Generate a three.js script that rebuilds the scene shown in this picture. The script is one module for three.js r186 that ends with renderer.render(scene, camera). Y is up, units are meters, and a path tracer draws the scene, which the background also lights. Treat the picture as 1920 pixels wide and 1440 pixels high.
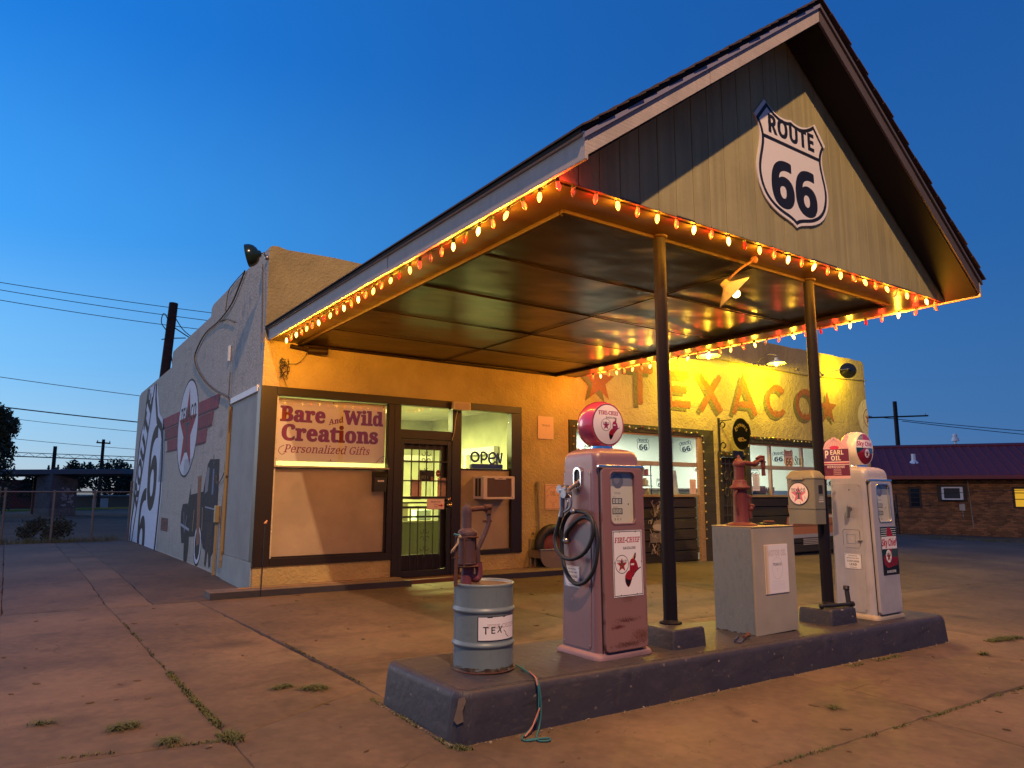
import * as THREE from 'three';
import { mergeGeometries } from 'three/addons/utils/BufferGeometryUtils.js';
import { RoundedBoxGeometry } from 'three/addons/geometries/RoundedBoxGeometry.js';
import { RectAreaLightUniformsLib } from 'three/addons/lights/RectAreaLightUniformsLib.js';

// ---------------------------------------------------------------- camera, sky, sun, exposure
const scene = new THREE.Scene();
const camera = new THREE.PerspectiveCamera(56.45, 4 / 3, 0.05, 900);
camera.position.set(-2.7924, 1.2278, 10.0619);
camera.rotation.set(0.1509, -0.6099, 0.002, 'YXZ');
const renderer = new THREE.WebGLRenderer({ antialias: true });
renderer.toneMapping = THREE.LinearToneMapping;
renderer.toneMappingExposure = 1;
renderer.shadowMap.enabled = true;
renderer.setSize(1024, 768);
RectAreaLightUniformsLib.init();

const GLOW = [-0.53, -0.85];            // where the sun went down: to the left of the lot
const lerp = (a, b, t) => a + (b - a) * t, clamp = (x, a = 0, b = 1) => Math.min(b, Math.max(a, x));
const sstep = (a, b, x) => { const t = clamp((x - a) / (b - a)); return t * t * (3 - 2 * t); };
function ramp(stops, x) {
  for (let i = 1; i < stops.length; i++) if (x <= stops[i][0] || i === stops.length - 1) {
    const [x0, a] = stops[i - 1], [x1, b] = stops[i], t = sstep(0, 1, clamp((x - x0) / (x1 - x0))) * 0.4 + 0.6 * clamp((x - x0) / (x1 - x0));
    return [0, 1, 2].map((c) => lerp(a[c], b[c], t));
  }
}
const SKY_NEAR = [[0, [0.72, 0.7, 0.66]], [1.5, [0.6, 0.8, 0.9]], [4, [0.44, 0.78, 1.06]], [9, [0.24, 0.66, 1.16]], [18, [0.066, 0.43, 1.1]], [32, [0.014, 0.235, 0.84]], [55, [0.008, 0.14, 0.56]], [90, [0.009, 0.085, 0.36]]];
const SKY_FAR = [[0, [0.045, 0.135, 0.34]], [6, [0.033, 0.13, 0.36]], [18, [0.018, 0.108, 0.36]], [35, [0.011, 0.09, 0.35]], [60, [0.009, 0.085, 0.36]], [90, [0.009, 0.085, 0.36]]];
{
  const W = 512, H = 256, d = new Float32Array(W * H * 4), ga = Math.atan2(GLOW[1], GLOW[0]);
  for (let r = 0; r < H; r++) for (let c = 0; c < W; c++) {
    const el = ((r + 0.5) / H - 0.5) * 180, az = ((c + 0.5) / W - 0.5) * 2 * Math.PI;
    let da = Math.abs(az - ga); if (da > Math.PI) da = 2 * Math.PI - da;
    const a = Math.exp(-Math.pow(da / 1.02, 2)), e = Math.max(0, el), n = ramp(SKY_NEAR, e), f = ramp(SKY_FAR, e), i = (r * W + c) * 4;
    for (let k = 0; k < 3; k++) d[i + k] = el < -1 ? 0.03 : lerp(f[k], n[k], a);
    d[i + 3] = 1;
  }
  const t = new THREE.DataTexture(d, W, H, THREE.RGBAFormat, THREE.FloatType);
  t.mapping = THREE.EquirectangularReflectionMapping; t.magFilter = THREE.LinearFilter; t.needsUpdate = true;
  scene.background = t; scene.environment = t;
}
const sun = new THREE.DirectionalLight(new THREE.Color(1, 0.86, 0.76), 0.55);    // last low light of the dusk
sun.position.set(GLOW[0] * 40, 6, GLOW[1] * 40); sun.target.position.set(0, 0, 0);
sun.castShadow = true; sun.shadow.radius = 40;
Object.assign(sun.shadow.camera, { left: -40, right: 40, top: 30, bottom: -30, far: 160 });
sun.name = 'sun'; scene.add(sun, sun.target);

// ---------------------------------------------------------------- helpers
const PI = Math.PI, V = (x, y, z) => new THREE.Vector3(x, y, z), V2 = (x, y) => new THREE.Vector2(x, y);
function rng(seed) { let s = seed >>> 0; return () => { s = (s + 0x6d2b79f5) | 0; let t = Math.imul(s ^ (s >>> 15), 1 | s); t = (t + Math.imul(t ^ (t >>> 7), 61 | t)) ^ t; return ((t ^ (t >>> 14)) >>> 0) / 4294967296; }; }
const used = {};
function numbered(n) { const k = used[n] = (used[n] ?? -1) + 1; return k ? `${n}_${String(k).padStart(3, '0')}` : n; }
function tag(o, label, category, group) { o.userData.label = label; if (category) o.userData.category = category; if (group) o.userData.group = group; return o; }
function prep(g) {
  let q = g.index ? g.toNonIndexed() : g;
  if (q === g) q = g.clone();
  for (const k of Object.keys(q.attributes)) if (!['position', 'normal', 'uv', 'color'].includes(k)) q.deleteAttribute(k);
  if (!q.attributes.normal) q.computeVertexNormals();
  if (!q.attributes.uv) wuv(q);
  q.morphAttributes = {};
  return q;
}
function wuv(g, s = 1) {                                        // uv in metres, by the main direction of each face
  const p = g.attributes.position, n = p.count, uv = new Float32Array(n * 2), a = V(), b = V(), c = V();
  for (let i = 0; i < n; i += 3) {
    a.fromBufferAttribute(p, i); b.fromBufferAttribute(p, i + 1); c.fromBufferAttribute(p, i + 2);
    const nx = b.clone().sub(a).cross(c.clone().sub(a)), x = Math.abs(nx.x), y = Math.abs(nx.y), z = Math.abs(nx.z);
    [a, b, c].forEach((v, k) => {
      const [u, w] = y >= x && y >= z ? [v.x, v.z] : x >= z ? [v.z, v.y] : [v.x, v.y];
      uv[(i + k) * 2] = u * s; uv[(i + k) * 2 + 1] = w * s;
    });
  }
  g.setAttribute('uv', new THREE.BufferAttribute(uv, 2));
  return g;
}
const M3 = (g) => wuv(prep(g));
function geo(list, metric) {
  const l = [].concat(list).map((g) => (metric ? M3(g) : prep(g)));
  if (l.length === 1) return l[0];
  const colored = l.some((g) => g.attributes.color);
  if (colored) for (const g of l) if (!g.attributes.color) g.setAttribute('color', new THREE.BufferAttribute(new Float32Array(g.attributes.position.count * 3).fill(1), 3));
  return mergeGeometries(l);
}
function obj(name, list, material, parent, label, metric) {
  const m = new THREE.Mesh(geo(list, metric), material);
  m.name = parent ? name : numbered(name);
  if (label) m.userData.label = label;
  (parent ?? scene).add(m);
  return m;
}
function objm(name, list, material, parent, label) { return obj(name, list, material, parent, label, true); }
function share(name, geometry, material, parent) { const m = new THREE.Mesh(geometry, material); m.name = name; parent.add(m); return m; }
function thing(name, label, category, pos = [0, 0, 0], turn = 0, group) {
  const o = new THREE.Group(); o.name = numbered(name); o.position.set(...pos); o.rotation.y = turn;
  tag(o, label, category, group); scene.add(o); return o;
}
function struct(name) { const o = new THREE.Group(); o.name = numbered(name); o.userData.kind = 'structure'; scene.add(o); return o; }
// geometry makers
const tr = (g, x = 0, y = 0, z = 0) => g.translate(x, y, z);
function bx(x0, y0, z0, x1, y1, z1, r = 0) {
  const w = x1 - x0, h = y1 - y0, d = z1 - z0;
  const g = r ? new RoundedBoxGeometry(w, h, d, 2, Math.min(r, w / 2.01, h / 2.01, d / 2.01)) : new THREE.BoxGeometry(w, h, d);
  return tr(g, (x0 + x1) / 2, (y0 + y1) / 2, (z0 + z1) / 2);
}
const cb = (x, y, z, w, h, d, r = 0) => bx(x - w / 2, y - h / 2, z - d / 2, x + w / 2, y + h / 2, z + d / 2, r);
function cyl(a, b, r0, r1 = r0, seg = 16) {                     // tapered bar between two points
  const d = b.clone().sub(a), g = new THREE.CylinderGeometry(r1, r0, d.length(), seg);
  g.applyQuaternion(new THREE.Quaternion().setFromUnitVectors(V(0, 1, 0), d.clone().normalize()));
  return tr(g, (a.x + b.x) / 2, (a.y + b.y) / 2, (a.z + b.z) / 2);
}
function tube(pts, r, seg = 40, rs = 8, closed = false, tension = 0.5) { return new THREE.TubeGeometry(new THREE.CatmullRomCurve3(pts.map((p) => (p.isVector3 ? p : V(...p))), closed, 'catmullrom', tension), seg, r, rs, closed); }
function lathe(pts, seg = 32) { return new THREE.LatheGeometry(pts.map((p) => V2(...p)), seg); }
function shape(pts, holes = []) { const s = new THREE.Shape(pts.map((p) => V2(...p))); for (const h of holes) s.holes.push(h.isPath ? h : new THREE.Path(h.map((p) => V2(...p)))); return s; }
function extr(s, depth, bevel = 0, seg = 8) { return new THREE.ExtrudeGeometry(Array.isArray(s) ? shape(s) : s, { depth, bevelEnabled: bevel > 0, bevelThickness: bevel, bevelSize: bevel, bevelOffset: -bevel, bevelSegments: 2, curveSegments: seg }); }
function rrect(x0, y0, x1, y1, r, hole) {
  const s = hole ? new THREE.Path() : new THREE.Shape();
  s.moveTo(x0 + r, y0); s.lineTo(x1 - r, y0); s.absarc(x1 - r, y0 + r, r, -PI / 2, 0); s.lineTo(x1, y1 - r); s.absarc(x1 - r, y1 - r, r, 0, PI / 2);
  s.lineTo(x0 + r, y1); s.absarc(x0 + r, y1 - r, r, PI / 2, PI); s.lineTo(x0, y0 + r); s.absarc(x0 + r, y0 + r, r, PI, 1.5 * PI);
  return s;
}
function loft(levels, n = 10) {                                 // stacked rounded rectangles {y,w,d,r,x,z}
  const rings = levels.map(({ y, w, d, r, x = 0, z = 0 }) => {
    const pts = [], rr = Math.min(r, w / 2 - 1e-4, d / 2 - 1e-4);
    for (const [sx, sz, a0] of [[1, 1, 0], [-1, 1, PI / 2], [-1, -1, PI], [1, -1, 1.5 * PI]])
      for (let k = 0; k <= n; k++) { const a = a0 + (k / n) * PI / 2; pts.push(V(x + sx * (w / 2 - rr) + rr * Math.cos(a), y, z + sz * (d / 2 - rr) + rr * Math.sin(a))); }
    return pts;
  });
  const N = rings[0].length, pos = [], uv = [], idx = [];
  rings.forEach((R) => { let u = 0; for (let i = 0; i <= N; i++) { const p = R[i % N]; if (i) u += p.distanceTo(R[i - 1]); pos.push(p.x, p.y, p.z); uv.push(u, p.y); } });
  for (let j = 0; j < rings.length - 1; j++) for (let i = 0; i < N; i++) { const a = j * (N + 1) + i, b = a + 1, c = a + N + 1, e = c + 1; idx.push(a, c, b, b, c, e); }
  const cap = (j, up) => { const R = rings[j], c = R.reduce((s, p) => s.add(p), V()).multiplyScalar(1 / N), o = pos.length / 3; pos.push(c.x, c.y, c.z); uv.push(c.x, c.z); R.forEach((p) => { pos.push(p.x, p.y, p.z); uv.push(p.x, p.z); }); for (let i = 0; i < N; i++) { const a = o + 1 + i, b = o + 1 + ((i + 1) % N); up ? idx.push(o, b, a) : idx.push(o, a, b); } };
  cap(0, false); cap(rings.length - 1, true);
  const g = new THREE.BufferGeometry();
  g.setAttribute('position', new THREE.Float32BufferAttribute(pos, 3)); g.setAttribute('uv', new THREE.Float32BufferAttribute(uv, 2)); g.setIndex(idx); g.computeVertexNormals();
  return g;
}
const quad = (w, h) => new THREE.PlaneGeometry(w, h);
const xf = (g, o) => { const m = new THREE.Matrix4().compose(V(...(o.p ?? [0, 0, 0])), new THREE.Quaternion().setFromEuler(new THREE.Euler(...(o.r ?? [0, 0, 0]))), V(...(o.s ?? [1, 1, 1]))); return g.clone().applyMatrix4(m); };
// a thin plate whose front carries print (uv 0..1), its rim and back plain: two meshes, plate > print
function plate(name, x, y, z, w, h, t, rim, print, parent, o = {}) {
  const g = new THREE.Group(); g.name = parent ? name : numbered(name); g.position.set(x, y, z); if (o.r) g.rotation.set(...o.r);
  (parent ?? scene).add(g);
  obj('backing', o.round ? tr(extr(new THREE.Shape().absellipse(0, 0, w / 2, h / 2, 0, 2 * PI), t, 0, 40), 0, 0, -t) : cb(0, 0, -t / 2, w, h, t, Math.min(t * 0.4, 0.004)), rim, g);
  obj('face', o.round ? tr(xf(new THREE.CircleGeometry(0.5, 48), { s: [w * 0.98, h * 0.98, 1] }), 0, 0, 0.002) : tr(quad(w * 0.985, h * 0.985), 0, 0, 0.002), print, g);
  return g;
}
// ---------------------------------------------------------------- noise and textures
function hash(x, y, s) { let h = Math.imul(x, 374761393) ^ Math.imul(y, 668265263) ^ Math.imul(s, 1274126177); h = Math.imul(h ^ (h >>> 13), 1274126177); return ((h ^ (h >>> 16)) >>> 0) / 4294967296; }
function vn(x, y, P, Q, s) { const i = Math.floor(x), j = Math.floor(y), u = x - i, v = y - j, a = u * u * (3 - 2 * u), b = v * v * (3 - 2 * v), w = (k, p) => ((k % p) + p) % p; const h = (p, q) => hash(w(p, P), w(q, Q), s); return lerp(lerp(h(i, j), h(i + 1, j), a), lerp(h(i, j + 1), h(i + 1, j + 1), a), b); }
function fbm(u, v, p, oct = 4, s = 1, q = p) { let r = 0, a = 0.5, t = 0; for (let o = 0; o < oct; o++) { r += a * vn(u * p, v * q, p, q, s + o); t += a; a *= 0.5; p *= 2; q *= 2; } return r / t; }
function ntex(w, h, f, srgb, rep) {
  const d = new Uint8Array(w * h * 4);
  for (let y = 0; y < h; y++) for (let x = 0; x < w; x++) { const c = f((x + 0.5) / w, (y + 0.5) / h), i = (y * w + x) * 4; if (c.length) { d[i] = clamp(c[0]) * 255; d[i + 1] = clamp(c[1]) * 255; d[i + 2] = clamp(c[2]) * 255; } else d[i] = d[i + 1] = d[i + 2] = clamp(c) * 255; d[i + 3] = 255; }
  const t = new THREE.DataTexture(d, w, h); t.wrapS = t.wrapT = THREE.RepeatWrapping; t.magFilter = THREE.LinearFilter; t.minFilter = THREE.LinearMipmapLinearFilter; t.generateMipmaps = true;
  if (srgb) t.colorSpace = THREE.SRGBColorSpace; if (rep) t.repeat.set(1 / rep[0], 1 / rep[1]); t.needsUpdate = true; return t;
}
function rep(t, a, b) { const c = t.clone(); c.repeat.set(1 / a, 1 / b); c.needsUpdate = true; return c; }
function cvs(w, h, draw, opt = {}) {
  const c = document.createElement('canvas'); c.width = w; c.height = h; const x = c.getContext('2d'); draw(x, w, h);
  const t = new THREE.CanvasTexture(c); t.colorSpace = THREE.SRGBColorSpace; if (opt.rep) { t.wrapS = t.wrapT = THREE.RepeatWrapping; t.repeat.set(1 / opt.rep[0], 1 / opt.rep[1]); } return t;
}
const lin = (r, g, b) => new THREE.Color().setRGB(r, g, b);
function mat(c, rough = 0.8, o = {}) { return new THREE.MeshPhysicalMaterial({ color: Array.isArray(c) ? lin(...c) : c, roughness: rough, ...o }); }

const T = {};
T.stucco = ntex(512, 512, (u, v) => { const a = fbm(u, v, 10, 5, 3), b = fbm(u, v, 40, 3, 9); return 0.55 * a + 0.45 * Math.pow(b, 1.3); }, false, [1.1, 1.1]);
T.fine = ntex(256, 256, (u, v) => fbm(u, v, 16, 4, 21), false, [0.6, 0.6]);
T.mottle = ntex(512, 512, (u, v) => { const a = fbm(u, v, 4, 5, 5), b = fbm(u, v, 24, 3, 8); const k = 0.78 + 0.3 * (a - 0.5) * 1.6 + 0.1 * (b - 0.5); return [k, k * 0.995, k * 0.98]; }, false, [2.3, 2.3]);
T.worn = ntex(512, 512, (u, v) => { const a = fbm(u, v, 5, 5, 31), s = fbm(u, v, 40, 2, 33, 6), k = 0.84 + 0.34 * (a - 0.5) + 0.1 * (s - 0.5); return [k, k, k]; }, false, [0.9, 0.9]);
T.concrete = ntex(1024, 1024, (u, v) => {
  const a = fbm(u, v, 3, 5, 41), b = fbm(u, v, 60, 3, 43), c = fbm(u, v, 9, 4, 47), e = fbm(u, v, 14, 4, 48);
  let k = 0.5 + 0.5 * (a - 0.5) + 0.22 * (b - 0.5); if (c > 0.64) k *= 1 - (c - 0.64) * 1.6; const cr = Math.abs(e - 0.5) < 0.006 && a > 0.5 ? 0.8 : 1; k *= cr; k *= hash(Math.floor(u * 1024), Math.floor(v * 1024), 3) > 0.9985 ? 0.55 : 1;
  return [k * 1.02, k * 0.985, k * 0.94];
}, false, [3.1, 3.1]);
T.wood = ntex(512, 256, (u, v) => { const g = fbm(u + 0.02 * fbm(u, v, 4, 2, 2), v, 3, 5, 52, 48), k = 0.62 + 0.6 * (g - 0.5) + 0.18 * (fbm(u, v, 6, 3, 53) - 0.5); return [k, k * 0.98, k * 0.95]; }, false, [1.4, 0.35]);
T.dirt = ntex(512, 512, (u, v) => { const a = fbm(u, v, 6, 5, 61), b = fbm(u, v, 50, 3, 62), k = 0.55 + 0.7 * (a - 0.5) + 0.5 * (b - 0.5); return [k, k * 0.96, k * 0.88]; }, false, [3.7, 3.7]);
T.streak = ntex(512, 512, (u, v) => { const s = fbm(u, v, 40, 3, 81, 2), a = fbm(u, v, 4, 4, 83), k = 0.86 + 0.36 * (s - 0.5) + 0.3 * (a - 0.5); return [k, k * 0.99, k * 0.97]; }, false, [1.9, 1.9]);
T.ceil = ntex(512, 512, (u, v) => { const a = fbm(u, v, 3, 5, 91), b = fbm(u, v, 14, 3, 93), k = 0.8 + 1.1 * (a - 0.5) + 0.3 * (b - 0.5), d = (x, y) => Math.hypot(u - x, (v - y) * 1.3) < 0.005; return d(0.1, 0.1) || d(0.35, 0.1) || d(0.6, 0.1) || d(0.85, 0.1) || d(0.1, 0.6) || d(0.6, 0.6) ? [1, 0.9, 0.8] : [k, k, k]; }, false, [2.37, 1.2]);
T.scuff = cvs(1024, 1024, (x, w, h) => { const r = rng(91); x.fillStyle = '#322f37'; x.fillRect(0, 0, w, h); const el = (n, c, a, m, ym = 0.5) => { for (let i = 0; i < n; i++) { x.globalAlpha = a * r(); x.fillStyle = c[(r() * c.length) | 0]; x.beginPath(); x.ellipse(r() * w, r() * h, 1 + r() * m, 1 + r() * m * ym, r() * 0.6 - 0.3, 0, 7); x.fill(); } }; el(260, ['#4a3f3a', '#2a2830', '#3b3740'], 0.28, 120, 0.6); el(500, ['#55473d', '#242128', '#45414a'], 0.25, 40, 0.35); el(500, ['#7a6656', '#8a7866'], 0.22, 22, 0.15); el(700, ['#6d6058', '#242128'], 0.5, 3); el(150, ['#8a7866', '#a39180', '#6f6256'], 1, 5, 0.6); el(26, ['#8a7866', '#a39180'], 0.9, 16, 0.3); el(90, ['#1c1a1f'], 0.5, 60, 0.12); x.globalAlpha = 1; }, { rep: [2.3, 2.3] });
T.warp = ntex(256, 256, (u, v) => fbm(u, v, 3, 3, 71), false, [1.9, 1.3]);
const bump = (t, s) => ({ bumpMap: t, bumpScale: s });
const X = {
  wall: mat([0.54, 0.41, 0.18], 0.92, { map: T.mottle, ...bump(T.stucco, 0.02) }),
  wallcap: mat([0.42, 0.34, 0.22], 0.92, { map: T.mottle, ...bump(T.stucco, 0.01) }),
  frame: mat([0.014, 0.0075, 0.0065], 0.45, { map: T.worn }),
  board: mat([0.45, 0.35, 0.24], 0.6, { map: T.mottle, ...bump(T.fine, 0.0012) }),
  tan: mat([0.36, 0.28, 0.18], 0.6, { map: T.mottle }),
  glass: new THREE.MeshPhysicalMaterial({ color: lin(0.96, 0.98, 0.95), roughness: 0.02, transmission: 1, thickness: 0, ior: 1.5 }),
  iron: mat([0.012, 0.01, 0.011], 0.45),
  chrome: mat([0.75, 0.74, 0.72], 0.18, { metalness: 1 }),
  steel: mat([0.42, 0.41, 0.4], 0.4, { metalness: 1, map: T.worn }),
  black: mat([0.012, 0.012, 0.013], 0.5), rubber: mat([0.012, 0.012, 0.014], 0.55),
  brownpaint: mat([0.038, 0.018, 0.006], 0.28, { map: T.ceil, specularIntensity: 0.6, ...bump(T.warp, 0.018) }),
  trim: mat([0.026, 0.013, 0.006], 0.5, { map: T.worn, specularIntensity: 0.35 }),
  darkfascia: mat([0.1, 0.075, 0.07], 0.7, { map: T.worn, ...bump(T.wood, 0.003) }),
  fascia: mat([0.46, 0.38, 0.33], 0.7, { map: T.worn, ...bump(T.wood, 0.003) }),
  siding: mat([0.39, 0.335, 0.16], 0.8, { map: T.streak, ...bump(T.fine, 0.0025) }),
  soffit: mat([0.009, 0.006, 0.006], 0.9),
  shingle: mat([0.06, 0.035, 0.03], 0.95, bump(T.fine, 0.006)),
  drip: mat([0.75, 0.75, 0.78], 0.35, { metalness: 0.6 }),
  post: mat([0.014, 0.012, 0.018], 0.5, { map: T.worn, specularIntensity: 0.2 }),
  island: mat([1, 1, 1], 0.6, { map: T.scuff, ...bump(T.fine, 0.003) }),
  dkwood: mat([0.05, 0.036, 0.02], 0.75, { map: T.wood, ...bump(T.wood, 0.004) }),
  olive: mat([0.062, 0.05, 0.026], 0.7, { map: T.wood }),
  palewood: mat([0.5, 0.32, 0.15], 0.6, { map: T.wood }),
  cream: mat([0.66, 0.64, 0.56], 0.7, { map: T.mottle }), white: mat([0.75, 0.74, 0.72], 0.6),
  paper: mat([0.72, 0.64, 0.6], 0.8),
  kerbpaint: mat([0.035, 0.034, 0.05], 0.6, { map: T.mottle, ...bump(T.fine, 0.004) }),
  walk: mat([0.34, 0.25, 0.19], 0.85, { map: T.concrete, ...bump(T.fine, 0.003) }),
  rust: mat([0.13, 0.045, 0.025], 0.8, { map: T.worn, ...bump(T.fine, 0.004) }),
};
function print(w, h, draw, rough = 0.4, o = {}) { return new THREE.MeshPhysicalMaterial({ color: lin(0.92, 0.92, 0.92), roughness: rough, map: cvs(w, h, draw), ...o }); }
// drawing helpers for flat print
function star(x, cx, cy, r, fill, rot = -PI / 2, inner = 0.4) { x.fillStyle = fill; x.beginPath(); for (let i = 0; i < 10; i++) { const a = rot + i * PI / 5, q = i % 2 ? r * inner : r; x.lineTo(cx + q * Math.cos(a), cy + q * Math.sin(a)); } x.closePath(); x.fill(); }
function txt(x, s, cx, cy, font, fill, o = {}) { x.save(); x.translate(cx, cy); if (o.rot) x.rotate(o.rot); if (o.skew) x.transform(1, 0, o.skew, 1, 0, 0); x.scale(o.sx ?? 1, o.sy ?? 1); x.font = font; x.textAlign = o.align ?? 'center'; x.textBaseline = o.base ?? 'middle'; if (o.stroke) { x.lineWidth = o.lw ?? 3; x.lineJoin = 'round'; x.strokeStyle = o.stroke; x.strokeText(s, 0, 0); } if (fill) { x.fillStyle = fill; x.fillText(s, 0, 0); } x.restore(); }
function poly(x, pts, fill, stroke, lw = 2) { x.beginPath(); pts.forEach((p) => x.lineTo(...p)); x.closePath(); if (fill) { x.fillStyle = fill; x.fill(); } if (stroke) { x.strokeStyle = stroke; x.lineWidth = lw; x.stroke(); } }
function wear(x, w, h, n, seed, max = 5, erase = true) { const r = rng(seed); x.save(); if (erase) x.globalCompositeOperation = 'destination-out'; for (let i = 0; i < n; i++) { x.globalAlpha = 0.15 + r() * 0.5; x.beginPath(); x.ellipse(r() * w, r() * h, 0.5 + r() * max, 0.5 + r() * max * 0.6, r() * 3, 0, 7); x.fill(); } x.restore(); }
function oilStar(x, cx, cy, r, o = {}) {                          // round badge: red star, green T
  x.fillStyle = o.bg ?? '#f2e9e2'; x.beginPath(); x.arc(cx, cy, r, 0, 7); x.fill(); x.lineWidth = r * 0.07; x.strokeStyle = '#1a1a1c'; x.stroke();
  star(x, cx, cy + r * 0.1, r * 0.82, o.red ?? '#b3202e');
  txt(x, 'T', cx, cy + r * 0.2, `bold ${r * 0.78}px serif`, o.green ?? '#1d6b45', { stroke: '#12301f', lw: r * 0.04 });
  txt(x, 'TEXACO', cx, cy - r * 0.32, `bold ${r * 0.4}px sans-serif`, '#16161a', { sx: 0.98 });
}
function shieldPath(x, cx, cy, w, h) {
  const P = (a, b) => [cx + a * w / 2, cy + b * h / 2];
  x.beginPath(); x.moveTo(...P(-0.72, -1));
  x.quadraticCurveTo(...P(-0.35, -0.74), ...P(0, -0.86)); x.quadraticCurveTo(...P(0.35, -0.74), ...P(0.72, -1));
  x.lineTo(...P(1, -0.68)); x.bezierCurveTo(...P(0.72, -0.35), ...P(0.98, -0.1), ...P(1, 0.22));
  x.bezierCurveTo(...P(1, 0.7), ...P(0.6, 0.84), ...P(0.28, 0.9)); x.quadraticCurveTo(...P(0.08, 0.94), ...P(0, 1));
  x.quadraticCurveTo(...P(-0.08, 0.94), ...P(-0.28, 0.9)); x.bezierCurveTo(...P(-0.6, 0.84), ...P(-1, 0.7), ...P(-1, 0.22));
  x.bezierCurveTo(...P(-0.98, -0.1), ...P(-0.72, -0.35), ...P(-1, -0.68)); x.closePath();
}
function shield66(x, cx, cy, w, h, o = {}) {
  shieldPath(x, cx, cy, w, h); x.fillStyle = o.bg ?? '#efe7e0'; x.fill();
  shieldPath(x, cx, cy, w * 0.92, h * 0.92); x.lineWidth = w * 0.03; x.strokeStyle = o.ink ?? '#17141a'; x.stroke();
  x.save(); shieldPath(x, cx, cy, w * 0.92, h * 0.92); x.clip(); x.fillStyle = o.ink ?? '#17141a'; x.fillRect(cx - w / 2, cy - h * 0.2, w, h * 0.032); x.restore();
  txt(x, 'ROUTE', cx, cy - h * 0.31, `bold ${h * 0.215}px sans-serif`, o.ink ?? '#17141a', { sx: 0.94 * Math.min(1, (w * 0.66) / (h * 0.64)), stroke: o.ink ?? '#17141a', lw: h * 0.008 });
  txt(x, '66', cx, cy + h * 0.175, `bold ${h * 0.53}px sans-serif`, o.ink ?? '#17141a', { sx: Math.min(1.2, (w * 0.72) / (h * 0.64)), stroke: o.ink ?? '#17141a', lw: h * 0.02 });
}
// ---------------------------------------------------------------- ground and paving
function gy(x, z) {
  let y = -0.03 - 0.07 * sstep(-3.4, 0.5, z) - 0.0155 * Math.max(0, Math.min(x, 30) - 5.5);
  if (z > 1) y -= (Math.min(z, 25) - 1) * (0.0075 + 0.0025 * clamp(x, -3, 6));
  return y;
}
{
  const g = new THREE.PlaneGeometry(1, 1, 90, 90), p = g.attributes.position, r = rng(4);
  for (let i = 0; i < p.count; i++) {
    const a = p.getX(i) * 2, b = p.getY(i) * 2, x = 8 + Math.sign(a) * (Math.abs(a) * 14 + Math.pow(Math.abs(a), 5) * 480), z = -2 - Math.sign(b) * (Math.abs(b) * 16 + Math.pow(Math.abs(b), 5) * 480);
    const lot = x > -9 && x < 40 && z > -11.6; p.setXYZ(i, x, gy(x, z) - 0.045 - (lot ? 0 : 0.02) + (lot ? 0 : (r() - 0.5) * 0.06), z);
  }
  g.computeVertexNormals();
  const m = objm('ground', g, mat([0.12, 0.055, 0.026], 0.95, { map: T.dirt, ...bump(T.dirt, 0.03) })); m.userData.kind = 'structure';
}
const lot = struct('concrete_lot');
const slabTones = [[0.25, 0.17, 0.103], [0.265, 0.182, 0.11], [0.228, 0.157, 0.099], [0.255, 0.174, 0.108]].map((c) => mat(c, 0.78, { vertexColors: true, map: T.concrete, ...bump(T.concrete, 0.006) }));
const edgeNoise = (t, s) => (vn(t * 3.1, s, 4096, 64, 77) - 0.5) * 0.022 + (vn(t * 17, s, 4096, 64, 78) - 0.5) * 0.02;
const blots = (() => { const r = rng(101), l = []; for (let i = 0; i < 70; i++) l.push([-5 + r() * 13, 0.5 + r() * 9, 0.03 + r() * r() * 0.32, 0.16 + r() * 0.42]); for (let i = 0; i < 40; i++) l.push([-0.4 + r() * 4.6, 4.2 + r() * 1.1, 0.02 + r() * 0.12, 0.25 + r() * 0.45]); return l; })();
function stain(x, z) {                                           // oil drips, tyre tracks, damp and dust on the concrete
  let k = 0.92 + 0.34 * (fbm(x / 24 + 0.5, z / 24 + 0.5, 12, 4, 111) - 0.5) + 0.16 * (fbm(x / 12 + 0.5, z / 12 + 0.5, 40, 2, 117) - 0.5);
  for (const [a, b, r, d] of blots) { const q = Math.hypot(x - a, (z - b) * 1.2) / r; if (q < 1.6) k *= 1 - d * Math.max(0, 1 - q * (0.75 + 0.5 * vn(x * 14, z * 14, 512, 512, 4))); }
  for (const [z0, w] of [[3.3, 0.12], [4.75, 0.13], [8.1, 0.14], [9.4, 0.13]]) { const q = Math.abs(z - z0 - 0.25 * Math.sin(x * 0.35)) / w; if (q < 1) k *= 1 - 0.22 * (1 - q) * (0.5 + vn(x * 2, z * 9, 512, 512, 8)); }
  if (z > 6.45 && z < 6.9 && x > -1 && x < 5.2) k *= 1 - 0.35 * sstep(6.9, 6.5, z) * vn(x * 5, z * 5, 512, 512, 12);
  return [k, k * 0.985, k * 0.965];
}
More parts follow.
